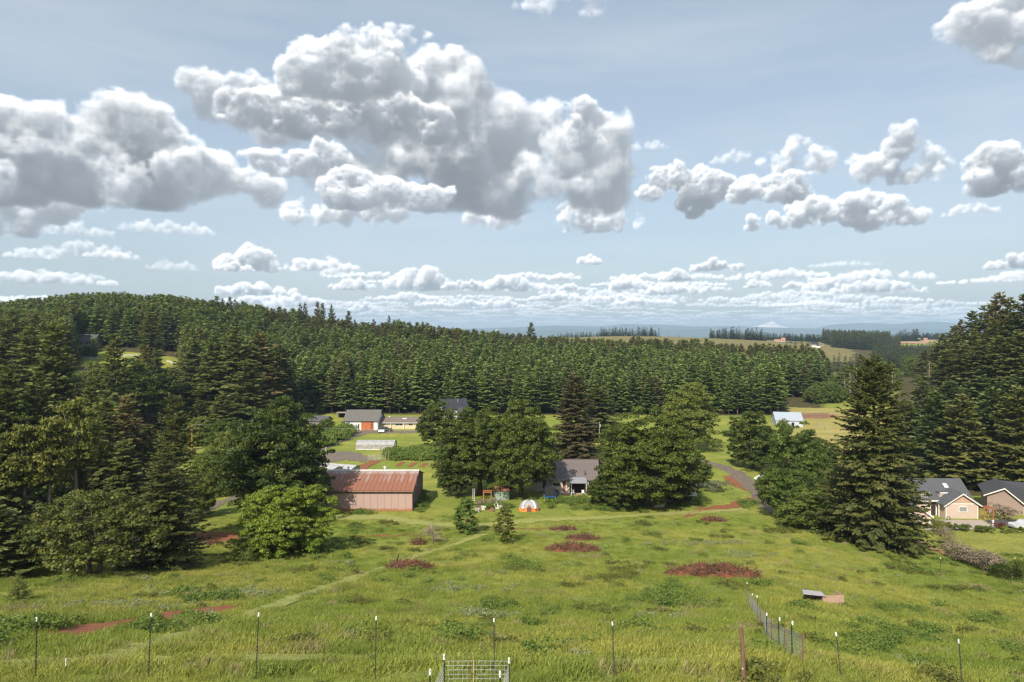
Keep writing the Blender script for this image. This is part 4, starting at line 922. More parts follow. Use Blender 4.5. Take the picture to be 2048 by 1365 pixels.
w0 = one('bramble_clump', weed(1, 26, 1.1, .75, .14, f_bram), 1330, 1200, 'dark green bramble clump in the meadow below the long root pile', 'bramble', 'stuff')
w1 = one('bramble_clump', weed(2, 22, .8, .6, .12, f_bram), 1740, 1285, 'dark green bramble clump right of the wire fence', 'bramble', 'stuff')
w2 = one('pale_weed', weed(3, 12, .5, .55, .10, f_pale, 16), 560, 1188, 'pale leaved weed clump above the mown diagonal path', 'weed', 'stuff')
w3 = one('olive_weed', weed(4, 14, .6, .55, .12, f_olive, 18), 420, 1180, 'olive weed clump in the meadow at left', 'weed', 'stuff')
# grass everywhere on the slope, denser near
def slope_points(n, D0, D1, pw=1.0):
    D = D0+(D1-D0)*rng.rand(n)**pw; v = rng.uniform(-.86, .86, n); keep = rng.rand(n) < 1.0
    return D*v, D
GR = []
X = []; Y = []
for D0, D1, dens in [(11, 30, 3.4), (30, 48, 2.4), (48, 75, 1.35), (75, 112, .75), (112, 150, .22)]:
    A = .86*(D1*D1-D0*D0); n = int(A*dens*1.2); D = np.sqrt(rng.uniform(D0*D0, D1*D1, n)); v = rng.uniform(-1.05, 1.05, n); X.append(D*v); Y.append(D)
X = np.concatenate(X); Y = np.concatenate(Y); PX = 1024+1365*X/Y
ok = ~in_sheet(X, Y); low = in_sheet(X, Y, 'mown'); sparse = in_sheet(X, Y, 'dirt') & (rng.rand(len(X)) < .04); ok |= (low & (rng.rand(len(X)) < .55)) | sparse
house = (PX > 1840) & (Y > 92) | ((PX < 380) & (Y > 80))
bx = (X > -36) & (X < -16.5) & (Y > 116) & (Y < 132); bh = (X > 3) & (X < 19) & (Y > 128)
lawn = (Y > 113) & (PX < 1120)
ok &= ~(house | bx | bh | lawn)
X, Y = X[ok], Y[ok]; low = low[ok]; Z = gz(X, Y); n = len(X)
hn = vnoise(X, Y+11, 7.0)+.5; s = (.72+.65*hn+.25*rng.rand(n))*np.where(Y < 22, .62, 1)*np.interp(Y, [20, 60, 110, 150], [1, 1.05, .85, .5])
vi = rng.randint(0, 3, n); sd_ = vnoise(X+77, Y*1.5-13, 9.0)+.5*vnoise(X, Y+5, 2.6); vi = np.where((sd_ > .46) & (rng.rand(n) < .4) | (rng.rand(n) < .02), 3, vi)
vi = np.where(low, 2, vi); hz_ = np.where(low, .26, 1.0)
grass = scatter('meadow_grass', 'long green meadow grass over the whole slope', 'grass', np.column_stack([X, Y, Z, rng.uniform(0, 6.28, n), s, s, s*hz_*np.interp(Y, [11, 40, 110], [.5, .52, .55]), vi]), [[t0], [t1], [t2], [t3]])
print('tufts', n)
# weeds in patches
W_ = []
cnt = 14000; D = np.sqrt(rng.uniform(20**2, 112**2, cnt)); v = rng.uniform(-.82, .82, cnt); WX = D*v; WY = D; wpx = 1024+1365*WX/WY
nb_ = vnoise(WX+5, WY-9, 6.0)+.6*vnoise(WX, WY, 2.5); npale = vnoise(WX-45, WY+29, 9.0)+.7*vnoise(WX, WY+3, 2.2); nol = vnoise(WX+145, WY+9, 5.0)+.6*vnoise(WX, WY-23, 2.0)
free = ~in_sheet(WX, WY) & ~((wpx < 390) & (WY > 78)) & ~((wpx > 1840) & (WY > 92))
for i in np.where(free)[0]:
    a = None
    if nb_[i] > .47: a = rng.randint(2); s = rng.uniform(.5, 1.15)
    elif npale[i] > .60: a = 2; s = rng.uniform(.6, 1.2)
    elif nol[i] > .42: a = 3; s = rng.uniform(.5, 1.1)
    elif rng.rand() < .018: a = rng.randint(4); s = rng.uniform(.5, 1.1)
    if a is not None: W_.append((WX[i], WY[i], G(WX[i], WY[i])-.05, rng.uniform(0, 6.28), s, s, s*.8, a))
def patch(px, py, rx, ry, n, a, s0=.7, s1=1.3):
    for i in range(n):
        x, y = hit(px+rng.normal(0, rx*.5), py+rng.normal(0, ry*.5)); s = rng.uniform(s0, s1); W_.append((x, y, G(x, y)-.05, rng.uniform(0, 6.28), s, s, s*.9, a if a < 9 else rng.randint(2)))
for px, py, rx, ry, n in [(1300, 1203, 70, 9, 34), (1370, 1212, 60, 8, 20), (1605, 1222, 24, 6, 10), (1740, 1292, 60, 18, 40), (1800, 1222, 60, 5, 24), (1860, 1272, 50, 9, 18), (1960, 1245, 50, 10, 16), (310, 1262, 40, 8, 16), (60, 1256, 60, 9, 22), (1000, 1215, 60, 8, 16), (400, 1245, 40, 6, 10), (1900, 1115, 70, 12, 20), (1290, 1265, 60, 10, 12), (1850, 1330, 30, 10, 8), (2020, 1305, 30, 10, 12)]: patch(px, py, rx, ry, n//2, 9, .5, 1.0)
for px, py, rx, ry, n in [(450, 1190, 150, 8, 60), (250, 1215, 140, 8, 50), (960, 1232, 60, 5, 24), (1420, 1088, 80, 5, 40), (1500, 1112, 60, 5, 24), (940, 1180, 90, 6, 22)]: patch(px, py, rx, ry, n, 2, .5, 1.0)
for px, py, rx, ry, n in [(330, 1030, 30, 6, 10), (1170, 1005, 60, 8, 26), (1110, 1000, 40, 6, 14), (1240, 1018, 80, 6, 20), (1000, 1016, 40, 4, 8), (1380, 1008, 30, 4, 14), (700, 1028, 70, 1.5, 6), (840, 1010, 8, 10, 16), (1500, 1010, 30, 8, 10)]: patch(px, py, rx, ry, n, 9, .8, 1.5)
# bank of brambles below the greenhouse lawn
for i in range(210):
    x, y = hit(rng.uniform(782, 905), rng.uniform(905, 921)); s = rng.uniform(1.4, 2.6); W_.append((x, y, G(x, y)-.1, rng.uniform(0, 6.28), s, s, s*.95, rng.randint(2)))
for i in range(120):          # hedge row left of the drive
    u = rng.rand(); x, y = hit(640+55*u+rng.normal(0, 5), 890-24*u+rng.normal(0, 3)); s = rng.uniform(1.6, 3.2); W_.append((x, y, G(x, y)-.1, rng.uniform(0, 6.28), s, s, s*1.2, rng.randint(2)))
scatter('weeds', 'clumps of bramble and pale leaved weeds across the meadow', 'weeds', W_, [[w0], [w1], [w2], [w3]])
print('weeds', len(W_))
# ------------------------------------------------------------------ single shrubs and hedges
def hedge(name, label, cat, pts, h, rad, leaf, per, mat, seed, n):
    """a run of clipped or wild foliage along a line of photo places"""
    rs = np.random.RandomState(seed); W = [hit(*p) for p in pts]; x0, y0 = W[0]; z0 = G(x0, y0); cs = []
    for i in range(n):
        u = rs.rand()*(len(W)-1); k = min(int(u), len(W)-2); f = u-k
        x = W[k][0]*(1-f)+W[k+1][0]*f+rs.normal(0, rad*.5); y = W[k][1]*(1-f)+W[k+1][1]*f+rs.normal(0, rad*.5)
        cs.append((x-x0, y-y0, G(x, y)-z0+h*rs.uniform(.15, .85)))
    C, T, N, Lg, ti = leafball(rs, cs, [h*.3*rs.uniform(.7, 1.2) for _ in cs], per, leaf)
    t = thing(name, (x0, y0, z0), label, cat); link('foliage', quads(C, T, N, Lg, Lg*.7, 0, ti, 'foliage', mat, .05), t)
    b = MB()
    for i in range(0, n, 6): c = cs[i]; xx, yy_ = c[0], c[1]; b.tube([(xx, yy_, G(x0+xx, y0+yy_)-z0-.1), (xx+.05, yy_, c[2])], [.04, .02], 4)
    b.build('stems', bark, t); return t
hedge('hedge', 'low clipped bright green hedge between the driveway and the lawn of the tan house', 'hedge', [(1862, 1056), (1920, 1062), (2010, 1067), (2150, 1070)], 1.1, 1.0, .18, 60, f_yel, 3, 150)
hedge('brown_hedge', 'wild brown grey hedge of dry stems running down to the right edge', 'hedge', [(1893, 1112), (1930, 1126), (1965, 1140), (1998, 1150)], 2.3, .9, .16, 70, f_grey, 4, 120)
hedge('dry_brush', 'tall pale dry brush clump at the upper end of the brown hedge', 'bush', [(1884, 1098), (1900, 1102)], 3.0, .9, .13, 50, f_grey, 5, 36)
hedge('dark_bush', 'small dark green bush between the brown hedge and the larger dark bush', 'bush', [(1992, 1155), (2006, 1158)], 1.5, .7, .14, 60, f_oak, 6, 26)
hedge('dark_bush', 'larger dark green bush at the right edge below the brown hedge', 'bush', [(2018, 1160), (2040, 1164)], 2.2, 1.0, .14, 60, f_oak, 7, 48)
hedge('flowering_bush', 'pale pink flowering bush between the timber arbor and the second tan house', 'bush', [(1990, 1036), (2022, 1042)], 2.4, 1.3, .2, 60, f_grey, 8, 40)
hedge('dark_bush', 'round dark green bush at the corner of the tan house driveway', 'bush', [(1874, 1068), (1884, 1068)], 2.2, .6, .15, 60, f_blue, 9, 30)
hedge('flower_bed', 'strip of yellow flowers left of the red dirt wedge', 'flowers', [(1368, 1002), (1392, 1003)], .7, .9, .16, 40, f_flow, 10, 30)
hedge('red_bush', 'low dark red bush at the road edge by the tan house', 'bush', [(1995, 1058), (2010, 1059)], 1.0, .5, .14, 50, FM('red_leaves', (.06, .012, .014), (.16, .03, .03), None, .2, .2), 11, 18)
hedge('grey_shrub', 'grey green shrub mass left of the gravel road', 'bush', [(1412, 985), (1446, 984)], 2.2, 1.5, .2, 40, FM('grey_leaves', (.06, .075, .045), (.18, .19, .13), None, .2, .3), 12, 50)
hedge('weeds_at_barn', 'weeds growing against the right end of the pink barn', 'weeds', [(838, 1018), (846, 1004), (852, 994)], 1.5, .6, .2, 40, f_bram, 13, 34)
hedge('autumn_bush', 'low rusty green bush behind the farmhouse roof ridge', 'bush', [(1120, 930), (1165, 930)], 3.2, 1.5, .25, 40, f_olive, 14, 40)
# arborvitae row by the hillside house
for i in range(9):
    px = 163+i*3.4; D = 322; x = (px-1024)/1365*D
    tree('cypress', x, D+rng.uniform(-1, 1), rng.uniform(4.2, 6.0)*(1.6 if i == 7 else 1), 'narrow columnar cypress before the hillside house, '+ORD[i], 'row of columnar cypresses before the hillside house', 1.3)
# dead shrub
x, y, z = hz(866, 1089); t = thing('dead_shrub', (x, y, z), 'fallen grey bare shrub lying in the meadow beside a small root pile', 'shrub')
link('branches', nmesh('branches', np.array(dead_b.V)*np.array([1.15, 1, 1.0]), dead_b.F, M('grey_branch', (.30, .235, .18), (.20, .155, .12), .9, 4), True), t)
C, T, N, Lg, ti = leafball(np.random.RandomState(2), [(rng.normal(0, 1.0), rng.normal(0, .7), rng.uniform(.4, 2.2)) for _ in range(26)], [.32]*26, 18, .13)
link('leaves', quads(C, T, N, Lg, Lg*.6, 0, ti, 'leaves', f_olive), t)
# heaps of grubbed up roots
root_m = M('root_wood', (.15, .068, .034), (.065, .036, .022), .95, 3.0, .5)
clod_m = M('red_soil_clods', (.155, .054, .026), (.065, .030, .018), .95, 1.6, .9)
root_grey = M('weathered_roots', (.20, .14, .10), (.12, .08, .058), .95, 3.0, .5)
def root_pile(px, py, wpx, hpx, label, seed, grey=False):
    x, y = hit(px, py); z = G(x, y); k = y/1365; Rx = wpx/2*k; Hh = hpx*k; Ry = max(1.0, Rx*.42); rs = np.random.RandomState(seed)
    t = thing('root_pile', (x, y, z-.05), label, 'root pile', 'heaps of uprooted roots in the meadow')
    nx, ny = 46, 24; U, V_ = np.meshgrid(np.linspace(-1, 1, nx), np.linspace(-1, 1, ny), indexing='ij')
    e = np.clip(1-np.sqrt(U**2+V_**2), 0, 1)**.6
    lum = .5+.9*(vnoise(U*Rx+seed*3, V_*Ry, .9)+.5)*(.6+.8*(vnoise(U*Rx, V_*Ry+seed, .35)+.5))
    ZZ = Hh*.68*e*lum - .08; gx, gy = U*Rx, V_*Ry
    for a in range(nx):
        for c in range(ny): ZZ[a, c] += G(x+gx[a, c], y+gy[a, c])-z
    i = np.arange(nx-1)[:, None]*ny+np.arange(ny-1)[None, :]; F = np.stack([i, i+ny, i+ny+1, i+1], -1).reshape(-1, 4)
    link('soil_mound', nmesh('soil_mound', np.stack([gx, gy, ZZ], -1).reshape(-1, 3), F, clod_m if not grey else root_grey, True), t)
    for nm, mt, cnt in (('roots', root_m, int(120+wpx*2.2)), ('dry_twigs', root_grey, int(14+wpx*.4))):
        b = MB()
        for _ in range(cnt):
            a = rs.uniform(0, 6.28); q = rs.rand()**.6*.85; p = Vector((math.cos(a)*q*Rx, math.sin(a)*q*Ry, 0)); p.z = G(x+p.x, y+p.y)-z+Hh*.5*(1-q)**.6
            L = rs.uniform(.3, 1.0)*min(1.1, Hh+.2); d = Vector(rs.normal(0, 1, 3)); d.z = abs(d.z)*.55; d.normalize(); m_ = p+d*L*.5+Vector(rs.normal(0, .12, 3)); e_ = p+d*L+Vector(rs.normal(0, .15, 3))
            w = rs.uniform(.02, .06); b.tube([p, m_, e_], [w, w*.7, w*.25], 4, False)
        props(b.build(nm, mt, t), kind='stuff')
    return t
root_pile(820, 1138, 110, 26, 'long low heap of dark red roots with one charred stick, beside the diagonal mown path', 1)
root_pile(1145, 1101, 125, 20, 'long thin heap of red brown roots, middle of the three above the biggest heap', 2)
root_pile(1166, 1079, 84, 12, 'dark flat heap of roots directly above the long thin heap', 3)
root_pile(1425, 1151, 215, 38, 'biggest heap of red roots and pale twigs in the meadow, at right', 4)
root_pile(1427, 1042, 62, 10, 'small dark heap of roots in front of the red dirt wedge', 5)
root_pile(1128, 1060, 66, 9, 'small faint brown heap of twigs, uppermost of the heaps left of the gravel road', 6, True)
root_pile(838, 1088, 30, 12, 'small root heap under the fallen grey shrub', 7)
root_pile(425, 1089, 32, 8, 'small root heap below the red dirt patch beside the bright tree', 8)
x, y, z = hz(795, 1138); b = MB(); b.tube([(0, 0, 0), (.35, 0, 1.3)], [.09, .05], 6)
t = b.build('charred_stick', M('charred_wood', (.03, .025, .022), (.02, .018, .016), .9), None, (x-.2, y, z+.3)); props(t, 'short black charred stick poking out of the left root heap', 'stick')
# ------------------------------------------------------------------ buildings
white = M('white_paint', (.72, .72, .72), (.64, .64, .65), .6, .8); wood_w = M('bare_wood', (.42, .20, .095), (.34, .155, .07), .75, 2.0)
rust = None
def rust_roof():
    m, n, l, p, o = nt('rusty_corrugated_metal')
    oi = n.new("ShaderNodeObjectInfo").outputs['Random']; tc = n.new("ShaderNodeTexCoord").outputs['Object']
    mp = n.new("ShaderNodeVectorMath"); mp.operation = 'MULTIPLY'; l.new(tc, mp.inputs[0]); mp.inputs[1].default_value = (2.6, .35, .35)
    sx = n.new("ShaderNodeSeparateXYZ"); l.new(tc, sx.inputs[0])
    f = noi(n, l, 1.3, 6, .7, mp.outputs[0])
    edge = mth(n, l, 'MULTIPLY_ADD', mth(n, l, 'ABSOLUTE', mth(n, l, 'SUBTRACT', sx.outputs['Y'], 7.0)), .05, -.17)
    f2 = mth(n, l, 'ADD', mth(n, l, 'ADD', f, mth(n, l, 'MULTIPLY', mth(n, l, 'SUBTRACT', oi, .5), .16)), edge)
    c = mixc(n, l, ramp(n, l, f2, .24, .46), (.33, .29, .265), (.25, .105, .065))
    l.new(c, p.inputs['Base Color']); p.inputs['Roughness'].default_value = .7; return m
rustm = rust_roof()
def window(parent, x, z, w, h, y, frame=white, glass=None, cols=2, rows=1, name='window', depth=.10):
    """a window on a wall facing -y at depth y: frame proud of the wall, pane set back"""
    f = MB(); t = .07
    f.box(x, x+w, y-depth*.5, y+.02, z, z+t).box(x, x+w, y-depth*.5, y+.02, z+h-t, z+h).box(x, x+t, y-depth*.5, y+.02, z+t, z+h-t).box(x+w-t, x+w, y-depth*.5, y+.02, z+t, z+h-t)
    for i in range(1, cols): f.box(x+w*i/cols-.025, x+w*i/cols+.025, y-depth*.4, y+.01, z+t, z+h-t)
    for i in range(1, rows): f.box(x+t, x+w-t, y-depth*.38, y+.012, z+h*i/rows-.02, z+h*i/rows+.02)
    fr = f.build(name, frame, parent); MB().box(x+t, x+w-t, y-.015, y+.005, z+t, z+h-t).build('pane', glass or glass_m, fr); return fr
glass_m = M('dark_glass', (.035, .04, .045), (.02, .022, .025), .12, 1, spec=.6)
def gable(parent, x0, x1, y0, y1, z0, ze, zr, mat, t=.12, name='wall', left=True, right=True):
    """walls of a house whose ridge runs along x"""
    b = MB(); yc = (y0+y1)/2
    b.box(x0, x1, y0, y0+t, z0, ze).box(x0, x1, y1-t, y1, z0, ze)
    for xx in ((x0,) if left else ()) + ((x1-t,) if right else ()): b.prism([(y0+t, z0), (y1-t, z0), (y1-t, ze), (yc, zr), (y0+t, ze)], xx, xx+t, 'x')
    return b.build(name, mat, parent)
def roof_x(parent, x0, x1, y0, y1, ze, zr, mat, o=.4, t=.14, name='roof'):
    yc = (y0+y1)/2; s = (zr-ze)/(yc-y0); b = MB()
    b.prism([(y0-o, ze-s*o+.02), (yc, zr+.02), (y1+o, ze-s*o+.02), (y1+o, ze-s*o+.02+t), (yc, zr+.02+t), (y0-o, ze-s*o+.02+t)], x0-o, x1+o, 'x')
    return b.build(name, mat, parent)
def shingle(name, c1, c2):
    m, n, l, p, o = nt(name); v = wpos(n, l, (1, 1, 1), obj=True)
    br = n.new("ShaderNodeTexBrick"); mp = n.new("ShaderNodeVectorMath"); mp.operation = 'MULTIPLY'; l.new(v, mp.inputs[0]); mp.inputs[1].default_value = (1, 1.1, 1); l.new(mp.outputs[0], br.inputs[0])
    br.inputs['Scale'].default_value = 2.2; br.inputs['Color1'].default_value = (*c1, 1); br.inputs['Color2'].default_value = (*c2, 1); br.inputs['Mortar'].default_value = (*[q*.6 for q in c2], 1); br.inputs['Mortar Size'].default_value = .03
    c = mixc(n, l, mth(n, l, 'MULTIPLY', noi(n, l, 1.1, 5, .7, v), .7), br.outputs[0], tuple(q*.7 for q in c2)); l.new(c, p.inputs['Base Color']); p.inputs['Roughness'].default_value = .9; return m
sh_grey = shingle('grey_shingles', (.17, .165, .15), (.115, .11, .10)); sh_dark = shingle('dark_shingles', (.060, .062, .070), (.042, .044, .052)); sh_brown = shingle('brown_shingles', (.22, .17, .145), (.16, .125, .105)); sh_slate = shingle('slate_shingles', (.11, .115, .125), (.075, .078, .088))
# --- pink barn
x1 = -17.1; x0 = x1-17.9; y0, y1 = 117.0, 131.0; zb = G(-24, 117)-.05; ze = 4.95; zr = 6.85
barn = thing('barn', (x1, y0, zb), 'long pink metal barn with a rusty corrugated roof and an open slot under its eaves', 'barn')
L_ = 17.9; E = ze-zb; Rr_ = zr-zb; WD = y1-y0
def pink():
    m, n, l, p, o = nt('pink_siding'); tc = n.new("ShaderNodeNewGeometry").outputs['Position']; sx = n.new("ShaderNodeSeparateXYZ"); l.new(tc, sx.inputs[0])
    h = mth(n, l, 'ADD', mth(n, l, 'SUBTRACT', sx.outputs['Z'], zb), mth(n, l, 'MULTIPLY', mth(n, l, 'SUBTRACT', noi(n, l, .9, 5, .6, tc), .5), 1.1))
    oi = n.new("ShaderNodeObjectInfo").outputs['Random']
    c = mixc(n, l, ramp(n, l, h, .25, .75), (.30, .115, .055), mixc(n, l, oi, (.385, .27, .235), (.36, .25, .22)))
    l.new(c, p.inputs['Base Color']); p.inputs['Roughness'].default_value = .75; return m
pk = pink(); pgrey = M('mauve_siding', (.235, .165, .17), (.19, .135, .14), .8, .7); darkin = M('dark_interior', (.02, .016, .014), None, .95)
n_p = 15; pw = L_/n_p
for i in range(n_p):
    b = MB(); a = -L_+i*pw; b.box(a+.012, a+pw-.012, 0, .05, .0, 3.12)
    for k in range(4): b.box(a+.15+k*.3, a+.15+k*.3+.03, -.018, 0.0, .0, 3.12)
    b.build('siding_panel', pk, barn)
for i in range(7):
    a = -L_+i*L_/6; MB().box(a-.09 if i else a, a+.09 if i < 6 else a, -.03, .16, 3.12 if 0 < i < 6 else 0, E-.02).build('post', pk, barn)
MB().box(-L_-.2, .25, -.42, -.34, E-.26, E-.10).build('eave_board', M('eave_wood', (.30, .19, .13), (.22, .14, .10), .9, 2), barn)
g_ = MB(); g_.prism([(.16, 0), (WD, 0), (WD, E), (WD/2, Rr_), (.16, E)], -.05, 0, 'x'); g_.prism([(.16, 0), (WD, 0), (WD, E), (WD/2, Rr_), (.16, E)], -L_, -L_+.05, 'x'); g_.box(-L_, 0, WD-.05, WD, 0, E); g_.build('end_wall', pgrey, barn)
r_ = MB()
for k in range(22):
    y = .35+k*.62; r_.box(0, .035, y, y+.06, 0, min(E+(y)*(Rr_-E)/(WD/2), E+(WD-y)*(Rr_-E)/(WD/2))-.05)
r_.build('siding_ribs', pgrey, barn)
MB().box(0, .03, 3.9, 5.4, 3.4, 5.1).build('skylight_panel', M('fibreglass', (.45, .40, .42), (.38, .33, .36), .6), barn)
MB().box(-L_+.2, -.2, .5, WD-.2, -.02, .02).build('floor', darkin, barn)
sl = (Rr_-E)/(WD/2); npan = 24; rw = (L_+.5)/npan
def roof_panel_mesh(side):
    b = MB(); P0 = [(-.45, E-.45*sl), (WD/2, Rr_)]; 
    f = lambda y, z, x, h: (x, (y if side > 0 else WD-y), z+h)
    xs = [0, .03, .06, .20, .23, .26, rw*.62, rw*.62+.03, rw*.62+.06, rw-.02]; hs_ = [.0, .055, .0, .0, .04, .0, .0, .04, .0, .0]
    vs = []
    for x_, h_ in zip(xs, hs_):
        vs.append(f(*P0[0], x_, h_+.10)); vs.append(f(*P0[1], x_, h_+.10))
    nq = len(xs); vs += [f(*P0[0], xs[0], .05), f(*P0[1], xs[0], .05), f(*P0[0], xs[-1], .05), f(*P0[1], xs[-1], .05)]
    fs = [(2*i, 2*i+2, 2*i+3, 2*i+1) for i in range(nq-1)] + [(2*nq, 2*nq+1, 2*nq+3, 2*nq+2), (0, 1, 2*nq+1, 2*nq), (2*nq-2, 2*nq-1, 2*nq+3, 2*nq+2)]
    b.add(vs, fs); me = nmesh('roof_panel', np.array(b.V), b.F, rustm); return me
for side in (1, -1):
    rp = roof_panel_mesh(side)
    for i in range(npan): o = link('roof_panel', rp, barn, (-L_-.25+i*rw, 0, 0))
rc = MB(); rc.prism([(WD/2-.35, Rr_+.04), (WD/2, Rr_+.17), (WD/2+.35, Rr_+.04), (WD/2+.35, Rr_+.08), (WD/2, Rr_+.22), (WD/2-.35, Rr_+.08)], -L_-.27, .27, 'x'); rc.build('ridge_cap', M('galvanised', (.55, .53, .50), (.45, .42, .40), .5, 2), barn)
for a in (-12.6, -6.0):
    v_ = MB(); v_.tube([(a, WD/2, Rr_+.1), (a, WD/2, Rr_+.55)], .13, 8); v_.tube([(a, WD/2, Rr_+.55), (a, WD/2, Rr_+.62), (a, WD/2, Rr_+.78)], [.24, .27, .12], 8); v_.build('roof_vent', white, barn)
# pale shed roof behind the barn
x, y, z = at(672, 152); s_ = thing('metal_shed', (x, y, z), 'low pale metal shed roof showing behind the left end of the pink barn', 'shed', rz=-.35)
galv = M('pale_metal', (.38, .38, .39), (.32, .32, .33), .45, .7)
gable(s_, -5, 4.0, 0, 3.5, 0, 1.7, 2.1, galv); roof_x(s_, -5, 4.0, 0, 3.5, 1.7, 2.1, galv, .3)
x, y, z = at(652, 146); s_ = thing('metal_shed', (x, y, z), 'small pale box shed beside the big oak behind the barn', 'shed', rz=-.5); gable(s_, -2, 2, 0, 3, 0, 2.6, 2.9, galv); roof_x(s_, -2, 2, 0, 3, 2.6, 2.9, galv, .2)
# --- white garage
x, y = (689-1024)/1365*223, 223.0; z = G(x, y)-.05; gar = thing('garage', (x, y, z), 'white garage with a grey shingle roof and a wide orange brown door', 'garage')
W = 10.8; gable(gar, 0, W, 0, 10, 0, 3.15, 6.0, white); roof_x(gar, 0, W, 0, 10, 3.15, 6.0, sh_grey, .45)
od = M('orange_door', (.42, .135, .045), (.36, .11, .04), .6, 1.2)
d = MB().box(5.45, 9.55, -.06, 0.0, 0, 2.75).build('garage_door', od, gar)
for k in range(5): MB().box(8.55, 9.35, -.08, -.06, .35+k*.5, .55+k*.5).build('slot_window', glass_m, d)
MB().box(4.45, 4.85, -.05, 0, 0, 2.1).build('side_door', darkin, gar)
window(gar, 1.2, .4, 2.0, .8, 0)
MB().box(5.3, 9.7, -.09, -.0, 2.75, 2.9).build('lintel', M('trim', (.45, .2, .1), None, .7), gar)
# --- yellow house
cream = M('cream_wall', (.50, .44, .28), (.45, .39, .25), .8, .6); x, y = (757-1024)/1365*226, 226.0; z = G(x, y); yh = thing('bungalow', (x, y, z), 'long low cream bungalow with a brown roof beside the white garage', 'house')
W = 16.8; gable(yh, 0, W, 0, 8, 0, 2.25, 3.4, cream); roof_x(yh, 0, W, 0, 8, 2.25, 3.4, sh_brown, .55)
for a, w in ((1.3, 1.1), (5.6, 2.4), (9.9, 1.5)): window(yh, a, 1.1, w, .9, 0)
window(yh, 15.0, 1.1, .9, .8, 0)
MB().box(12.9, 14.6, -.06, 0, 0, 2.1).build('wood_door', wood_w, yh)
for a in (4.0, 8.3): MB().box(a, a+.12, -.5, -.38, 0, 2.1).build('porch_post', white, yh)
MB().box(2.8, 3.1, 3.7, 4.0, 3.2, 3.9).build('chimney', white, yh); MB().box(7.6, 9.0, 2.0, 2.9, 3.05, 3.25).build('skylight', white, yh)
MB().box(-.5, W+.5, -.6, -.5, 1.98, 2.12).build('gutter', white, yh)
# things by the bungalow
def car(px, py, label, body, L=4.3, rz=0.0, x=None):
    X_, Y_ = hit(px, py) if x is None else x
    t = thing('car', (X_, Y_, G(X_, Y_)+.05), label, 'car', rz=rz)
    b = MB(); b.prism([(-L/2, .35), (L/2, .35), (L/2, .75), (L/2-.2, .88), (L*.22, .95), (L*.08, 1.38), (-L*.26, 1.42), (-L*.42, 1.0), (-L/2, .92)], -.85, .85); b.build('body', body, t)
    MB().prism([(L*.19, .97), (L*.075, 1.33), (-L*.25, 1.36), (-L*.37, 1.0)], -.87, .87).build('window', glass_m, t)
    tm = M('tyre', (.03, .03, .03), None, .9)
    for a in (-L*.3, L*.3):
        for s in (-.9, .7): w = MB().tube([(a, s, .33), (a, s+.2, .33)], .33, 12).build('wheel', tm, t); MB().tube([(a, s-.01 if s < 0 else s+.2, .33), (a, s+.0 if s < 0 else s+.21, .33)], .18, 8).build('rim', galv, w)
    for s in (-.75, .45): MB().box(L/2-.02, L/2+.02, s, s+.3, .62, .76).build('headlight', white, t)
    return t
car(771, 863.5, 'dark grey car parked in front of the cream bungalow', M('dark_car', (.05, .05, .055), None, .3, spec=.6), rz=.1)
car(2050, 1059, 'white car cut off by the right edge on the road by the second tan house', M('white_car', (.5, .51, .53), None, .3, spec=.6), rz=3.1)
x, y, z = hz(766, 864.5); t = thing('boat_trailer', (x, y-2.4, z), 'small white covered trailer in front of the dark car by the bungalow', 'trailer'); MB().box(-.9, .9, -.6, .6, .4, .95).build('body', white, t); MB().tube([(-.5, -.65, .25), (-.5, .65, .25)], .25, 8).build('wheel', darkin, t)
# --- polytunnel
x, y = (711.5-1024)/1365*186, 186.0; z = G(x, y); pt = thing('greenhouse', (x, y, z-.02), 'low greenhouse under torn translucent plastic on the lawn below the white garage', 'greenhouse')
plast = M('plastic_film', (.34, .34, .34), (.25, .255, .25), .35, 1.3); film2 = M('torn_film', (.20, .19, .165), (.30, .28, .25), .6, 1.8)
W = 10.4; D_ = 5.0
arc = [(0, 0), (.25, 1.25), (1.0, 1.85), (2.5, 2.25), (4.0, 1.85), (4.75, 1.25), (5, 0)]
b = MB(); b.prism(arc[1:6] + [(4.7, 1.2), (3.95, 1.78), (2.5, 2.17), (1.05, 1.78), (.3, 1.2)], 0, W, 'x'); b.build('roof_film', plast, pt)
b = MB()
for i in range(8): b.add([(i*W/8+.03, 0, .05), ((i+1)*W/8-.03, 0, .05), ((i+1)*W/8-.03, .24, 1.22), (i*W/8+.03, .24, 1.22), (i*W/8+.03, .05, .05), ((i+1)*W/8-.03, .05, .05), ((i+1)*W/8-.03, .29, 1.2), (i*W/8+.03, .29, 1.2)], [(0, 1, 2, 3), (7, 6, 5, 4), (0, 4, 5, 1), (3, 2, 6, 7)])
b.build('side_film', film2, pt)
b = MB(); b.prism([(4.95, .05), (4.7, 1.2), (3.95, 1.8), (3.1, 2.02), (3.1, .05)], W-.05, W-.01, 'x'); b.prism([(.05, .05), (.3, 1.2), (1.05, 1.8), (1.9, 2.02), (1.9, .05)], W-.05, W-.01, 'x'); b.build('end_film', film2, pt)
hoop = nmesh('hoop', np.array(MB().tube([(0, p, q) for p, q in arc], .035, 5).V), MB().tube([(0, p, q) for p, q in arc], .035, 5).F, galv)
for i in range(9): link('hoop', hoop, pt, (i*W/8, 0, 0))
MB().box(0, W, -.06, 0, 0, .14).build('base_board', white, pt)
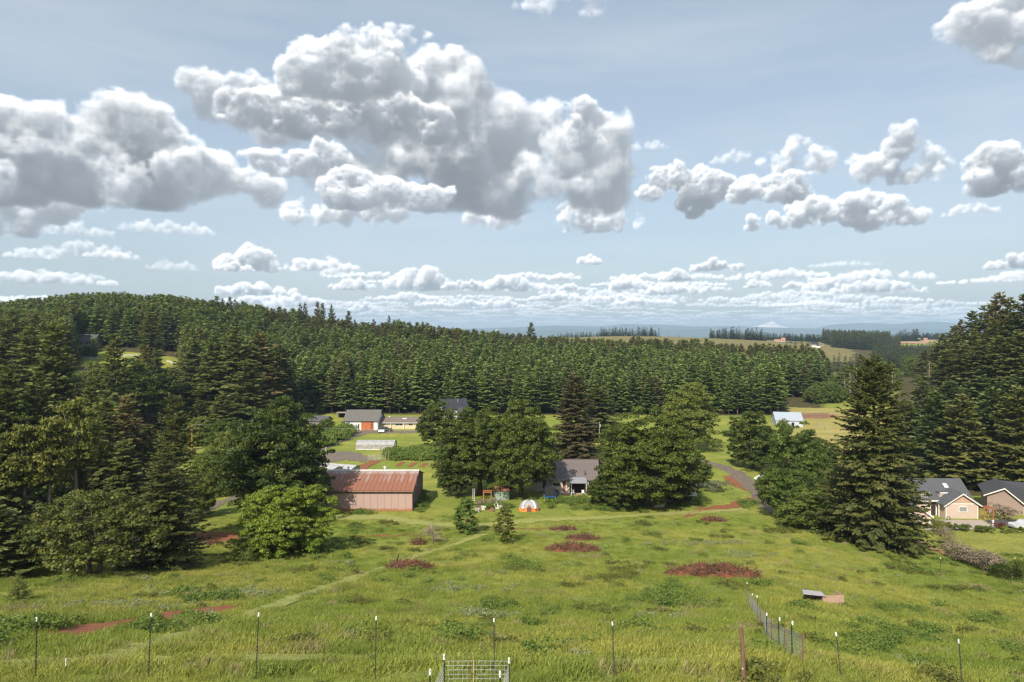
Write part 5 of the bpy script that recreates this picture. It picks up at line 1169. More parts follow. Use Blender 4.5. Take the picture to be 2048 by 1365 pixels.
# --- farm gate and paddock posts
x, y = (736-1024)/1365*170, 170.0; z = G(x, y); t = thing('farm_gate', (x, y, z+.1), 'galvanised farm gate closing the red dirt track behind the barn', 'gate')
for k in range(6): MB().tube([(0, 0, .1+k*.24), (3.2, 0, .1+k*.24)], .035, 5).build('rail', galv, t)
for a in (0, 1.6, 3.2): MB().tube([(a, -.04, .05), (a, -.04, 1.35)], .04, 5).build('upright', galv, t)
wpost = M('weathered_post', (.30, .25, .20), (.22, .18, .14), .9, 3)
def post(px, D, h, label, group, r=.07, m=wpost):
    x, y, z = at(px, D); return props(MB().tube([(0, 0, -.3), (0, 0, h)], r, 6).build('fence_post', m, None, (x, y, z)), label, 'fence post', group)
for px in (727, 734, 752, 764, 771, 777): post(px, 170, rng.uniform(1.9, 2.6), 'thin weathered post beside the galvanised farm gate, '+ORD[{727: 0, 734: 1, 752: 2, 764: 3, 771: 4, 777: 5}[px]], 'posts beside the farm gate')
post(652, 183, 1.2, 'short cream marker post at the foot of the garage drive', None, .12, cream)
# --- dark roofed tall house behind
x, y = (886-1024)/1365*248, 248.0; z = G(x, y); dh = thing('house', (x, y, z), 'tall pale house with a black roof at the edge of the plantation', 'house', rz=.25)
pale = M('pale_wall', (.46, .48, .50), (.42, .44, .46), .8, .5); black = M('black_metal', (.035, .038, .045), (.028, .030, .036), .4, .5)
gable(dh, 0, 9, 0, 9, 0, 4.2, 7.0, pale, name='wall'); 
b = MB(); b.prism([(-.6, 3.9), (4.5, 7.1), (9.6, 3.9), (9.6, 4.1), (4.5, 7.3), (-.6, 4.1)], -.5, 9.5, 'x'); b.build('roof', black, dh)
MB().box(5.2, 9.05, -2.2, 0, 0, 4.4).build('dark_wing', M('charcoal_wall', (.08, .085, .095), None, .8), dh); window(dh, 1.2, 2.4, 1.2, 1.2, 0); MB().tube([(6, 3, 5), (6, 3, 7.3)], .12, 6).build('flue', galv, dh)
# --- small light blue hut and pole behind the farmhouse
x, y, z = at(1200, 202); hut = thing('hut', (x, y, z), 'small pale blue hut with a brown gable roof behind the farmhouse oaks', 'hut')
pb = M('pale_blue_wall', (.48, .58, .58), (.44, .54, .54), .8)
b = MB(); b.prism([(0, 0), (3.0, 0), (3.0, 2.3), (1.5, 3.1), (0, 2.3)], 0, 3); b.build('wall', pb, hut)
b = MB(); b.prism([(-.3, 2.15), (1.5, 3.12), (3.3, 2.15), (3.3, 2.35), (1.5, 3.32), (-.3, 2.35)], -.3, 3.3); b.build('roof', sh_brown, hut)
x, y, z = at(1199, 190); t = thing('utility_pole', (x, y, z-.2), 'pale utility pole standing in front of the small pale blue hut', 'pole'); MB().tube([(0, 0, 0), (0, 0, 7.2)], [.16, .11], 8).build('shaft', bark_pale, t); MB().tube([(.22, 0, 5.9), (.22, 0, 6.6)], .17, 8).build('transformer', galv, t)
x, y, z = at(481, 176); t = thing('utility_pole', (x, y, z), 'utility pole with a grey transformer left of the big oak by the barn', 'pole'); MB().tube([(0, 0, 0), (0, 0, 9.5)], [.17, .12], 8).build('shaft', bark_pale, t); MB().tube([(.28, 0, 8.2), (.28, 0, 9.1)], .2, 8).build('transformer', galv, t)
x, y, z = at(384, 176); t = thing('utility_pole', (x, y, z), 'brown utility pole on the left hillside below the pale teal shed', 'pole'); MB().tube([(0, 0, 0), (0, 0, 8.2)], [.15, .1], 8).build('shaft', wood_w, t)
# --- teal roof shed and grey sheds left
x, y, z = at(318, 212); t = thing('shed', (x, y, z), 'tiny pale teal shed with a white roof edge among the left hillside trees', 'shed'); gable(t, 0, 2.4, 0, 2, 0, 2.0, 2.6, M('teal_wall', (.22, .46, .42), (.2, .42, .38), .7)); roof_x(t, 0, 2.4, 0, 2, 2.0, 2.6, white, .2)
x, y, z = at(438, 158); t = thing('shed', (x, y, z), 'grey weathered shed half hidden left of the big oak by the barn', 'shed', rz=.6); greyw = M('grey_boards', (.20, .19, .19), (.15, .14, .14), .9, 2); gable(t, -2.5, 2.5, 0, 4, 0, 2.2, 3.6, greyw); roof_x(t, -2.5, 2.5, 0, 4, 2.2, 3.6, sh_slate, .3)
x, y, z = at(640, 234); t = thing('shed', (x, y, z), 'small grey roofed building half hidden by bushes left of the white garage', 'shed', rz=-.2); gable(t, -4, 2, 0, 5, 0, 1.5, 2.8, greyw); roof_x(t, -4, 2, 0, 5, 1.5, 2.8, sh_slate, .4)
x, y, z = at(680, 252); t = thing('lean_to', (x, y, z), 'low dark open shed with a flat pale roof left of the white garage', 'shed'); MB().box(-1.5, 2.5, 0, 3, 1.9, 2.1).build('roof', wpost, t)
for a in (-1.3, 2.3):
    for c in (.2, 2.8): MB().box(a-.07, a+.07, c-.07, c+.07, 0, 1.9).build('leg', wpost, t)
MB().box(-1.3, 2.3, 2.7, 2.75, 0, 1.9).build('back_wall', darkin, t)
# --- farmhouse
x, y = (1105-1024)/1365*134.0, 134.0; z = G(x, y)-.05; fh = thing('farmhouse', (x, y, z), 'white farmhouse with a brown ribbed metal roof between the two groups of big oaks', 'house')
W = 9.2; E2 = 3.15-z; R2 = 5.75-z; fw = M('old_white_wall', (.60, .58, .54), (.50, .48, .44), .8, 1.2); rib = M('brown_metal', (.145, .12, .112), (.128, .105, .10), .45, .5)
gable(fh, 0, W, 0, 12, 0, E2, R2, fw)
npn = 18; sw = (W+1.0)/npn; s2 = (R2-E2)/6.0
def froof(side):
    b = MB(); f = lambda yy, zz, xx: (xx, yy if side > 0 else 12-yy, zz)
    a, c = (-.5, E2-.5*s2), (6.0, R2)
    b.add([f(a[0], a[1]+.04, 0), f(a[0], a[1]+.04, sw-.01), f(c[0], c[1]+.04, sw-.01), f(c[0], c[1]+.04, 0), f(a[0], a[1]+.14, 0), f(a[0], a[1]+.14, sw-.01), f(c[0], c[1]+.14, sw-.01), f(c[0], c[1]+.14, 0)], [(0, 3, 2, 1), (4, 5, 6, 7), (0, 1, 5, 4), (1, 2, 6, 5), (2, 3, 7, 6), (3, 0, 4, 7)])
    b.add([f(a[0], a[1]+.141, 0), f(a[0], a[1]+.141, .05), f(c[0], c[1]+.141, .05), f(c[0], c[1]+.141, 0), f(a[0], a[1]+.20, 0), f(a[0], a[1]+.20, .05), f(c[0], c[1]+.20, .05), f(c[0], c[1]+.20, 0)], [(0, 3, 2, 1), (4, 5, 6, 7), (0, 1, 5, 4), (1, 2, 6, 5), (2, 3, 7, 6), (3, 0, 4, 7)])
    return nmesh('roof_panel', np.array(b.V), b.F, rib)
for side in (1, -1):
    me = froof(side)
    for i in range(npn): link('roof_panel', me, fh, (-.5+i*sw, 0, 0))
MB().box(-.5, W+.5, 5.85, 6.15, R2+.10, R2+.22).build('ridge_cap', rib, fh)
window(fh, .1, E2-1.35, 1.4, .65, 0, frame=M('window_trim', (.10, .09, .09), None, .6))
d = MB().box(1.95, 2.6, -.06, 0, .3, 2.45).build('door', M('door_wood', (.34, .11, .06), (.28, .09, .05), .6), fh); MB().box(2.05, 2.5, -.075, -.06, 1.4, 2.3).build('pane', glass_m, d); MB().box(1.87, 2.68, -.04, -.005, .25, 2.55).build('door_frame', white, fh)
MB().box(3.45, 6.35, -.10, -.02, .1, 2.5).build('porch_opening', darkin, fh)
b = MB(); b.prism([(-3.0, 2.55), (-.0, 3.0), (.0, 3.1), (-3.0, 2.65)], 3.3, 6.5, 'x'); b.build('porch_roof', M('awning', (.26, .26, .28), (.22, .22, .24), .5), fh)
for a in (3.4, 6.3): MB().box(a, a+.12, -2.95, -2.83, 0, 2.55).build('porch_post', fw, fh)
window(fh, 7.0, 1.3, .9, 1.0, 0); window(fh, 8.2, 1.3, .7, 1.0, 0)
MB().box(-.9, -.35, 2.6, 3.1, 0, R2+1.0).build('chimney', white, fh)
gable(fh, -3.9, -.01, 1.5, 8, 0, 2.9, 4.4, fw, name='wing_wall'); roof_x(fh, -3.9, -.6, 1.5, 8, 2.9, 4.4, rib, .3, name='wing_roof'); MB().box(-1.9, -1.2, 1.42, 1.5, .6, 2.3).build('wing_window', glass_m, fh)
MB().tube([(6.5, 1.0, E2+.3), (6.5, 1.0, E2+1.5)], .08, 6).build('flue', black, fh)
b = MB(); b.box(1.0, 6.6, -4.2, -.12, -.35, .12); b.build('patio', M('patio', (.46, .33, .25), (.40, .28, .20), .9, 1.5), fh)
def small(name, px, D, label, cat, parts, rz=0.0, dz=0.0, group=None):
    x, y, z = at(px, D); t = thing(name, (x, y, z+dz), label, cat, group, rz)
    for pn, b, m in parts: b.build(pn, m, t)
    return t
blue = M('blue_plastic', (.03, .12, .28), None, .5); blk = M('black_plastic', (.025, .025, .028), None, .5); orange = M('orange_cloth', (.62, .20, .05), (.55, .17, .045), .7, 1)
yel = M('yellow_paint', (.62, .34, .03), (.5, .27, .03), .5)
def drum(r, h, z0=0): return MB().tube([(0, 0, z0), (0, 0, z0+h*.5), (0, 0, z0+h)], [r*.9, r, r*.95], 10)
small('rubbish_bin', 1110, 131, 'dark blue wheeled bin left of the farmhouse door', 'bin', [('body', drum(.35, 1.1), blue), ('lid', MB().box(-.38, .38, -.38, .38, 1.1, 1.18), blk)])
small('rubbish_bin', 1114, 131, 'black bin beside the blue bin at the farmhouse', 'bin', [('body', drum(.33, 1.0), blk), ('lid', MB().box(-.35, .35, -.35, .35, 1.0, 1.07), blk)])
small('covered_grill', 1100, 126, 'tall black covered trampoline net left of the farmhouse patio', 'net', [('net', MB().prism([(-.9, .9), (.9, .9), (.9, 2.6), (-.9, 2.6)], 0, 1.6), blk), ('pad', MB().box(-1.1, 1.1, -.2, 1.8, .75, .88), blue)]+[('leg', MB().tube([(a, c, 0), (a, c, .75)], .04, 5), galv) for a in (-1, 1) for c in (-.1, 1.7)])
chair_m = M('chair_white', (.6, .6, .6), None, .6)
for px, lab in ((1124, 'pale patio chair left of the dark porch opening'), (1146, 'pale patio chair in front of the dark porch opening'), (1166, 'pale patio chair at the right end of the patio')):
    small('patio_chair', px, 131.5, lab, 'chair', [('seat', MB().box(-.25, .25, -.25, .25, .4, .45), chair_m), ('backrest', MB().box(-.25, .25, .2, .25, .45, .9), chair_m)]+[('leg', MB().box(a-.02, a+.02, c-.02, c+.02, 0, .4), chair_m) for a in (-.22, .22) for c in (-.22, .22)], dz=.12)
# --- teal shed, arbor and garden clutter
x, y, z = at(989, 127); t = thing('shed', (x, y, z), 'old teal shed with a rusty roof under the left farmhouse oaks', 'shed'); tealw = M('faded_teal', (.21, .27, .22), (.17, .22, .18), .85, 1.5); gable(t, 0, 2.75, 0, 2.5, 0, 1.75, 2.35, tealw); roof_x(t, 0, 2.75, 0, 2.5, 1.75, 2.35, rustm, .15); MB().box(.3, 1.1, -.04, 0, 0, 1.6).build('door', M('teal_door', (.26, .32, .27), None, .8), t); MB().box(1.35, 1.42, -.05, 0, 0, 1.7).build('batten', fw, t)
woodo = M('orange_timber', (.38, .15, .07), (.30, .12, .055), .8, 3)
def arbor(px, D, w, h, label, dp=1.2):
    return small('garden_arbor', px, D, label, 'arbor', [('post', MB().box(a-.07, a+.07, c-.07, c+.07, 0, h), woodo) for a in (0, w) for c in (0, dp)] + [('beam', MB().box(-.15, w+.15, c-.06, c+.06, h, h+.16), woodo) for c in (0, dp)] + [('slat', MB().box(a-.04, a+.04, -.2, dp+.2, h+.16, h+.24), woodo) for a in np.linspace(0, w, 5)])
arbor(967, 125, 1.4, 1.8, 'rust coloured timber arbor left of the old teal shed')
arbor(1969, 119, 1.5, 1.95, 'orange timber arbor between the two tan houses')
arbor(1336, 128, 1.3, 2.3, 'dark timber arbor under the right end of the big oak beside the bare patch')
small('step_ladder', 945, 126, 'pale ladder standing left of the rust coloured arbor', 'ladder', [('rail', MB().tube([(0, 0, 0), (.1, 0, 2.4)], .04, 5), fw), ('rail', MB().tube([(.35, 0, 0), (.4, 0, 2.4)], .04, 5), fw)]+[('rung', MB().tube([(.02, 0, k*.3+.2), (.38, 0, k*.3+.2)], .025, 4), fw) for k in range(7)])
rsj = np.random.RandomState(77)
junk_m = [M('junk_grey', (.32, .27, .24), None, .9), M('junk_white', (.6, .56, .5), None, .7), wood_w, M('junk_rust', (.25, .10, .06), None, .9)]
for k, (px, py, lab) in enumerate([(955, 1024, 'pale plank stack at the lower left of the garden clutter'), (966, 1020, 'grey crate in the garden clutter below the arbor'), (975, 1015, 'brown crate below the arbor opening'), (984, 1024, 'white crate at the lower middle of the garden clutter'), (992, 1012, 'rusty crate right of the arbor'), (1000, 1018, 'grey crate at the right end of the garden clutter')]):
    x, y = hit(px, py); bx = MB()
    for q in range(3): bx.box(-.35+rsj.uniform(-.1, .1), .35+rsj.uniform(-.1, .2), -.3, .3, q*.22, q*.22+.17)
    t = thing('crate', (x, y, G(x, y)), lab, 'crate', rz=rsj.uniform(-.5, .5)); bx.build('boards', junk_m[k % 4], t); MB().box(-.3, -.24, -.33, -.31, 0, .62).build('batten', junk_m[(k+1) % 4], t); MB().box(.2, .26, -.33, -.31, 0, .62).build('batten', junk_m[(k+1) % 4], t)
hedge('dry_shrub', 'brown dry shrub tangle among the garden clutter left of the tent', 'bush', [(952, 1018), (975, 1012), (1000, 1014)], 1.5, 1.0, .16, 40, f_grey, 21, 40)
x, y, z = hz(992, 1018); b = MB(); b.tube([(0, 0, 0), (-.25, 0, .7), (.0, 0, 1.35), (.3, 0, .7), (.12, 0, 0)], .07, 6); props(b.build('garden_hoop', white, None, (x, y, z)), 'white bent hoop at the right end of the garden clutter', 'hoop')
# --- tent
x, y, z = hz(1058, 1021); t = thing('tent', (x, y, z), 'orange and grey dome tent pitched on the grass in front of the farmhouse', 'tent')
def dome(hw, dp, h, z0, z1, nu=20, nv=8):
    V = []; F = []
    for j in range(nv+1):
        f = z0+(z1-z0)*j/nv; zz = h*math.sin(f*math.pi/2); rr = math.cos(f*math.pi/2)**.7
        for i in range(nu): a = 6.28318*i/nu; V.append((hw*rr*math.copysign(abs(math.cos(a))**.75, math.cos(a)), dp*rr*math.copysign(abs(math.sin(a))**.75, math.sin(a)), zz))
    for j in range(nv):
        for i in range(nu): F.append((j*nu+i, j*nu+(i+1) % nu, (j+1)*nu+(i+1) % nu, (j+1)*nu+i))
    return MB().add(V, F)
dome(1.8, 1.5, 1.75, 0, .26).build('skirt', orange, t); tg = M('tent_grey', (.30, .29, .30), (.26, .25, .26), .7); dome(1.78, 1.48, 1.75, .262, .98).build('canopy', tg, t)
twh = M('tent_white', (.68, .66, .64), None, .7)
for s in (-1, 1):
    pth = [(s*1.1*math.cos(q*1.45)**.6, -1.42*math.cos(q*1.5)**.7-.05, 1.8*math.sin(q*1.5)+.03) for q in np.linspace(.22, 1.0, 8)]
    MB().tube(pth, [.22, .20, .18, .16, .14, .12, .10, .08], 6).build('white_panel', twh, t)
    MB().tube([(s*1.55, -.6, .5), (s*1.1, -.5, 1.15), (s*.4, -.2, 1.68)], [.16, .14, .1], 6).build('white_panel', twh, t)
MB().prism([(-.33, .12), (.33, .12), (.36, .7), (0, 1.12), (-.36, .7)], -1.52, -1.42).build('door', M('tent_door', (.16, .08, .06), None, .8), t)
b = MB(); b.tube([(-.42, -1.56, .1), (-.45, -1.5, .75), (0, -1.3, 1.3), (.45, -1.5, .75), (.42, -1.56, .1)], .06, 6); b.build('door_frame', orange, t)
# --- right of the oak: white shed, posts, clutter
x, y, z = at(1372, 131); t = thing('shed', (x, y, z), 'small white garden shed right of the big oak near the yellow flowers', 'shed'); gable(t, 0, 2.1, 0, 2.0, 0, 1.75, 2.0, white); roof_x(t, 0, 2.1, 0, 2.0, 1.75, 2.0, galv, .12); MB().box(.3, .9, -.03, 0, 0, 1.5).build('door', fw, t)
for px, py in ((1302, 1010), (1325, 1012), (1417, 936), (1348, 988), (1360, 990)):
    x, y = hit(px, py); post(px, y, rng.uniform(1.5, 1.9), {1302: 'rough timber post under the right oak, leftmost', 1325: 'rough timber post at the left end of the bare patch', 1417: 'single timber post standing beside the gravel road', 1348: 'thin timber post left of the white garden shed', 1360: 'thin timber post touching the left side of the white garden shed'}[px], 'rough posts right of the farmhouse')
x, y, z = hz(1356, 1003); t = thing('wheelbarrow', (x, y, z), 'yellow wheelbarrow on the bare patch below the white garden shed', 'wheelbarrow'); MB().prism([(-.45, .35), (.3, .35), (.5, .7), (-.6, .7)], -.3, .3).build('tray', yel, t); MB().tube([(.5, -.05, .2), (.5, .05, .2)], .2, 10).build('wheel', blk, t); MB().box(-.9, -.4, -.28, -.24, .38, .42).build('handle', wood_w, t); MB().box(-.9, -.4, .24, .28, .38, .42).build('handle', wood_w, t); MB().box(-.35, -.3, -.2, .2, 0, .36).build('leg', galv, t)
for px, py, lab in ((1334, 1005, 'pale log lying on the bare patch left of the wheelbarrow'), (1318, 1016, 'grey bleached log on the grass below the rough posts')):
    x, y, z = hz(px, py); t = thing('log', (x, y, z), lab, 'log'); MB().tube([(-.8, 0, .2), (0, .1, .3), (.8, 0, .22)], [.2, .22, .16], 7).build('stem', junk_m[1], t); MB().tube([(0, .1, .3), (.3, -.1, .8)], [.08, .04], 5).build('branch', junk_m[0], t)
x, y, z = at(1517, 141); t = thing('hutch', (x, y, z), 'small open hutch with a white gable roof beside the roadside oak', 'hutch'); b = MB(); b.prism([(-.2, 1.2), (1.3, 1.95), (2.8, 1.2), (2.8, 1.35), (1.3, 2.1), (-.2, 1.35)], -.2, 2.2); b.build('roof', white, t); MB().box(.1, 2.5, 1.9, 2.0, 0, 1.3).build('back_wall', blk, t)
for a in (.1, 2.4): MB().box(a, a+.1, 0, .1, 0, 1.28).build('post', wpost, t)
MB().box(.6, 1.6, .3, 1.0, 0, .7).build('feed_box', junk_m[0], t)
x, y, z = at(1531, 146); t = thing('garden_tractor', (x, y, z), 'small orange yellow tractor behind the white roofed hutch', 'tractor'); MB().prism([(-.7, .4), (.7, .4), (.7, .9), (.1, .95), (-.1, .6), (-.7, .7)], -.4, .4).build('body', yel, t)
for a, r in ((-.5, .45), (.6, .28)):
    for c in (-.5, .42): MB().tube([(a, c, r), (a, c+.16, r)], r, 10).build('wheel', blk, t)
MB().box(-.5, -.1, -.2, .2, .75, 1.1).build('seat', blk, t)
x, y, z = at(1640, 112); t = thing('picnic_rail', (x, y, z), 'short white deck railing showing left of the huge fir', 'railing')
MB().box(0, 2.0, 0, .08, 3.0, 3.12).build('top_rail', white, t); MB().box(0, 2.0, 0, .08, 1.9, 2.0).build('bottom_rail', white, t)
for a in np.linspace(0, 1.9, 9): MB().box(a, a+.05, .01, .07, 2.0, 3.0).build('baluster', white, t)
for a in (0, 1.9): MB().box(a, a+.1, .09, .19, 0, 3.1).build('post', white, t)
# chain link fence left
x, y, z = hz(424, 992); t = thing('chain_link_fence', (x, y, z), 'short blue grey chain link fence beside the rounded yellowish shrub', 'fence')
for k in range(4): MB().tube([(k*.85, k*.4, 0), (k*.85, k*.4, 2.0)], .035, 5).build('post', galv, t)
MB().tube([(0, 0, 2.0), (2.55, 1.2, 2.0)], .025, 5).build('top_rail', galv, t)
b = MB(); 
for k in range(22): b.tube([(k*.12, k*.0565, .02), (k*.12, k*.0565, 2.0)], .008, 3, False)
for k in range(12): b.tube([(0, 0, .1+k*.16), (2.55, 1.2, .1+k*.16)], .008, 3, False)
props(b.build('wire_mesh', M('blue_wire', (.16, .24, .30), None, .5), t), kind='stuff')
# --- white barn far right
x, y = (1552-1024)/1365*232, 232.0; z = G(x, y); wb = thing('white_barn', (x, y, z), 'white metal barn with a low gable roof beside the pasture at right', 'barn', rz=-.22)
wsid = M('white_metal', (.42, .46, .52), (.38, .42, .48), .5, .4); gable(wb, 0, 8.6, 0, 10, 0, 2.1, 4.3, wsid); roof_x(wb, 0, 8.6, 0, 10, 2.1, 4.3, M('white_roof', (.32, .36, .41), (.29, .33, .38), .5), .25)
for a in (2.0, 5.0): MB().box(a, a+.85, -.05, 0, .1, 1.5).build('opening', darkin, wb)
for k in range(9): MB().box(k*.95+.1, k*.95+.14, -.02, 0, 0, 2.05).build('rib', wsid, wb)
for px, py, lab in ((1635, 855, 'dark fence post in the pasture right of the white barn, left one'), (1650, 862, 'short dark trough post in the pasture right of the white barn')):
    x, y, z = hz(px, py); props(MB().box(-.15, .15, -.15, .15, 0, 1.6).build('fence_post', wpost, None, (x, y, z)), lab, 'fence post')
def rail_fence(label, pts, h, matl, step=2.6, rails=2, name='rail_fence', w=.07):
    Wp = [Vector(at(*p)) for p in pts]; o = Wp[0].copy(); t = thing(name, o, label, 'fence')
    for a, b_ in zip(Wp[:-1], Wp[1:]):
        n = max(1, int((b_-a).length/step)); pr = None
        for i in range(n+1):
            p = a.lerp(b_, i/n); p.z = G(p.x, p.y); q = p-o; MB().box(q.x-w, q.x+w, q.y-w, q.y+w, q.z-.2, q.z+h).build('post', matl, t)
            if pr is not None:
                for k in range(rails): zz = h*(.35+.6*k/max(1, rails-1)); MB().tube([pr+Vector((0, -w-.02, zz)), q+Vector((0, -w-.02, zz))], .06, 4).build('rail', matl, t)
            pr = q
wv = M('white_vinyl', (.78, .77, .74), None, .5)
rail_fence('white rail fence in front of the row of columnar cypresses on the left hillside', [(156, 318), (196, 318)], 1.3, wv, 2.4, 3)
rail_fence('white rail fence in front of the yellowish lawn on the left hillside', [(236, 326), (276, 330)], 1.3, wv, 2.4, 3)
rail_fence('short white rail fence, rightmost on the left hillside', [(334, 325), (352, 322)], 1.3, wv, 2.4, 3)
rail_fence('thin grey rail fence crossing the far pasture', [(1600, 262), (1690, 262)], 1.0, wpost, 4, 2)
rail_fence('pale rail fence across the near end of the pasture', [(1592, 200), (1700, 200)], 1.0, wpost, 4, 2)
# hillside house
x, y, z = at(158, 345); hh = thing('house', (x, y, z+1.0), 'grey roofed beige house behind the row of columnar cypresses', 'house'); gable(hh, -2, 7, 0, 8, 0, 3.6, 6.8, M('beige_wall', (.38, .31, .25), None, .8)); roof_x(hh, -2, 7, 0, 8, 3.6, 6.8, sh_slate, .8); window(hh, .5, 1.5, 1.2, 1.2, 0); window(hh, 3.5, 1.5, 1.2, 1.2, 0)
# --- tan house right
TD = 120.0; x, y = (1891.5-1024)/1365*TD, TD; z = -.85; th = thing('house', (x, y, z), 'tan house with white trim, dormer and dark grey roof, right of the huge fir', 'house')
tan = M('tan_wall', (.47, .375, .31), (.44, .35, .285), .8, .8); trim = M('white_trim', (.72, .70, .66), None, .6); tan2 = M('tan_gable', (.44, .29, .21), (.40, .26, .19), .8, 1)
GW = 5.65; ge = 2.75; gp = 4.6
b = MB(); b.box(0, GW, 0, .15, -.6, ge); b.box(0, .15, .15, 6, -.6, ge); b.box(GW-.15, GW, .15, 8, -.6, 2.6); b.build('wall', tan, th)
MB().prism([(0, ge), (GW, ge), (GW/2, gp-.1)], .0, .15).build('gable_wall', tan2, th)
MB().box(-.02, GW+.02, -.04, 0, ge-.16, ge).build('band', trim, th)
for a in (-.03, GW-.12): MB().box(a, a+.15, -.045, 0, -.5, ge-.16).build('corner_board', trim, th)
for k in (2.6, 4.6): MB().box(k, k+.45, -.02, 0, -.35, -.2).build('foundation_vent', darkin, th)
for s in (-1, 1):
    c = GW/2; e = GW/2+.55; b = MB(); b.prism([(c, gp), (c+s*e, gp-e*(gp-ge)/(GW/2)), (c+s*e, gp-e*(gp-ge)/(GW/2)-.22), (c, gp-.25)][::s], -.42, -.34); b.build('bargeboard', trim, th)
    b = MB(); b.prism([(c, gp+.02), (c+s*e, gp-e*(gp-ge)/(GW/2)+.02), (c+s*e, gp-e*(gp-ge)/(GW/2)+.14), (c, gp+.15)][::s], -.45, 3.6); b.build('gable_roof', sh_slate, th)
# main roof: slope facing the viewer, ridge along x
rx0, rx1 = -5.6, 6.6; ry0, ry1 = 2.4, 6.2; rz0, rz1 = ge+.0, ge+2.95
b = MB(); b.add([(rx0, ry0-.5, rz0-.1), (GW+.7, ry0-.5, rz0-.1), (rx1, ry1, rz1), (rx0, ry1, rz1), (rx0, ry0-.5, rz0+.06), (GW+.7, ry0-.5, rz0+.06), (rx1, ry1, rz1+.16), (rx0, ry1, rz1+.16)], [(0, 3, 2, 1), (4, 5, 6, 7), (0, 1, 5, 4), (1, 2, 6, 5), (2, 3, 7, 6), (3, 0, 4, 7)])
b.add([(GW+.7, ry0-.5, rz0), (GW+.7, 10.4, rz0), (rx1, ry1, rz1+.14)], [(0, 1, 2)]); b.add([(rx0, 14.3, rz0), (GW+.7, 10.4, rz0), (rx1, ry1, rz1+.15), (rx0, ry1, rz1+.15)], [(0, 3, 2, 1)]); b.build('roof', sh_slate, th)
b = MB(); b.box(rx0, 0, 2.4, 2.55, -.6, ge-.1); b.box(rx0, rx0+.15, 2.55, 10, -.6, ge-.1); b.prism([(2.55, ge-.1), (10, ge-.1), (6.2, rz1-.1)], rx0+.0, rx0+.12, 'x'); b.build('rear_wall', tan, th)
MB().box(rx0, GW+.7, ry0-.62, ry0-.5, rz0-.12, rz0+.08).build('gutter', trim, th)
dr = MB().box(-1.15, -.35, 2.34, 2.4, .1, 2.3).build('door', M('dark_door', (.05, .03, .03), None, .5), th)
for a in (-1.4, -.3): MB().box(a, a+.2, 2.3, 2.4, .0, 2.45).build('door_frame', trim, th)
for k in range(3): MB().box(-1.4, -.15, 1.9-k*.3, 2.29-k*.3, -.6, .05-k*.18).build('step', conc, th)
for a in (-2.9, -.5): MB().box(a, a+.14, 1.2, 1.34, -.5, ge-.15).build('porch_post', trim, th)
# arched window
aw = MB(); aw.prism([(2.25, 1.3)]+[(3.0+.78*math.cos(q), 1.95+.35*math.sin(q)) for q in np.linspace(0, math.pi, 9)][::-1]+[(3.78, 1.3)], -.06, 0); w_ = aw.build('window', trim, th); MB().prism([(2.36, 1.4)]+[(3.0+.65*math.cos(q), 1.95+.24*math.sin(q)) for q in np.linspace(0, math.pi, 9)][::-1]+[(3.66, 1.4)], -.08, -.06).build('pane', M('pale_glass', (.22, .24, .24), None, .2, spec=.6), w_)
for a in (2.66, 3.0, 3.33): MB().box(a-.012, a+.012, -.09, -.08, 1.4, 2.18).build('muntin', trim, w_)
def dormer(px0):
    d = MB(); d.box(px0, px0+1.35, 2.5, 4.6, ge+.05, ge+1.25); do = d.build('dormer', tan, th)
    window(do, px0+.22, ge+.3, .9, .75, 2.5, trim, M('dormer_glass', (.12, .13, .12), None, .2), 3, 2)
    MB().box(px0-.1, px0+1.45, 2.35, 5.0, ge+1.25, ge+1.37).build('dormer_roof', sh_slate, do); MB().box(px0-.1, px0+1.45, 2.28, 2.35, ge+1.2, ge+1.4).build('dormer_trim', trim, do)
dormer(.5); dormer(-2.9)
MB().add([(2.6, 4.3, ge+1.48), (3.35, 4.3, ge+1.48), (3.35, 5.2, ge+2.18), (2.6, 5.2, ge+2.18), (2.6, 4.25, ge+1.72), (3.35, 4.25, ge+1.72), (3.35, 5.15, ge+2.42), (2.6, 5.15, ge+2.42)], [(0, 3, 2, 1), (4, 5, 6, 7), (0, 1, 5, 4), (1, 2, 6, 5), (2, 3, 7, 6), (3, 0, 4, 7)]).build('skylight', M('skylight', (.55, .56, .58), None, .2), th)
MB().tube([(5.6, 3.0, ge+.3), (5.6, 3.0, ge+1.0)], .07, 6).build('vent_pipe', trim, th)
# near garage wing
wx = -5.8; b = MB(); b.prism([(wx-3.6, -1.3), (wx, -1.3), (wx, 1.9), (wx-2.2, 3.4), (wx-3.6, 3.4)], -5.0, -4.85); b.box(wx-.15, wx, -4.85, 2.3, -1.3, 1.9); b.build('garage_wall', tan, th)
b = MB(); b.prism([(wx+.35, 1.65), (wx-2.2, 3.45), (wx-3.6, 3.45), (wx-3.6, 3.6), (wx-2.16, 3.6), (wx+.4, 1.8)], -5.3, 2.2); b.build('garage_roof', sh_slate, th); b = MB(); b.prism([(wx+.35, 1.6), (wx-2.2, 3.37), (wx-2.16, 3.61), (wx+.43, 1.84)], -5.36, -5.3); b.build('garage_bargeboard', trim, th); MB().box(wx-.18, wx+.02, -5.03, -4.98, -1.3, 1.8).build('corner_board', trim, th)
small('coiled_hose', 1897, 118.5, 'dark coiled garden hose on the wall of the tan house', 'hose', [('coil', MB().tube([(.3*math.cos(q), -.0, .35+.3*math.sin(q)) for q in np.linspace(0, 6.2, 12)], .07, 6), blk), ('bracket', MB().box(-.05, .05, .0, .08, 0, .4), galv)])
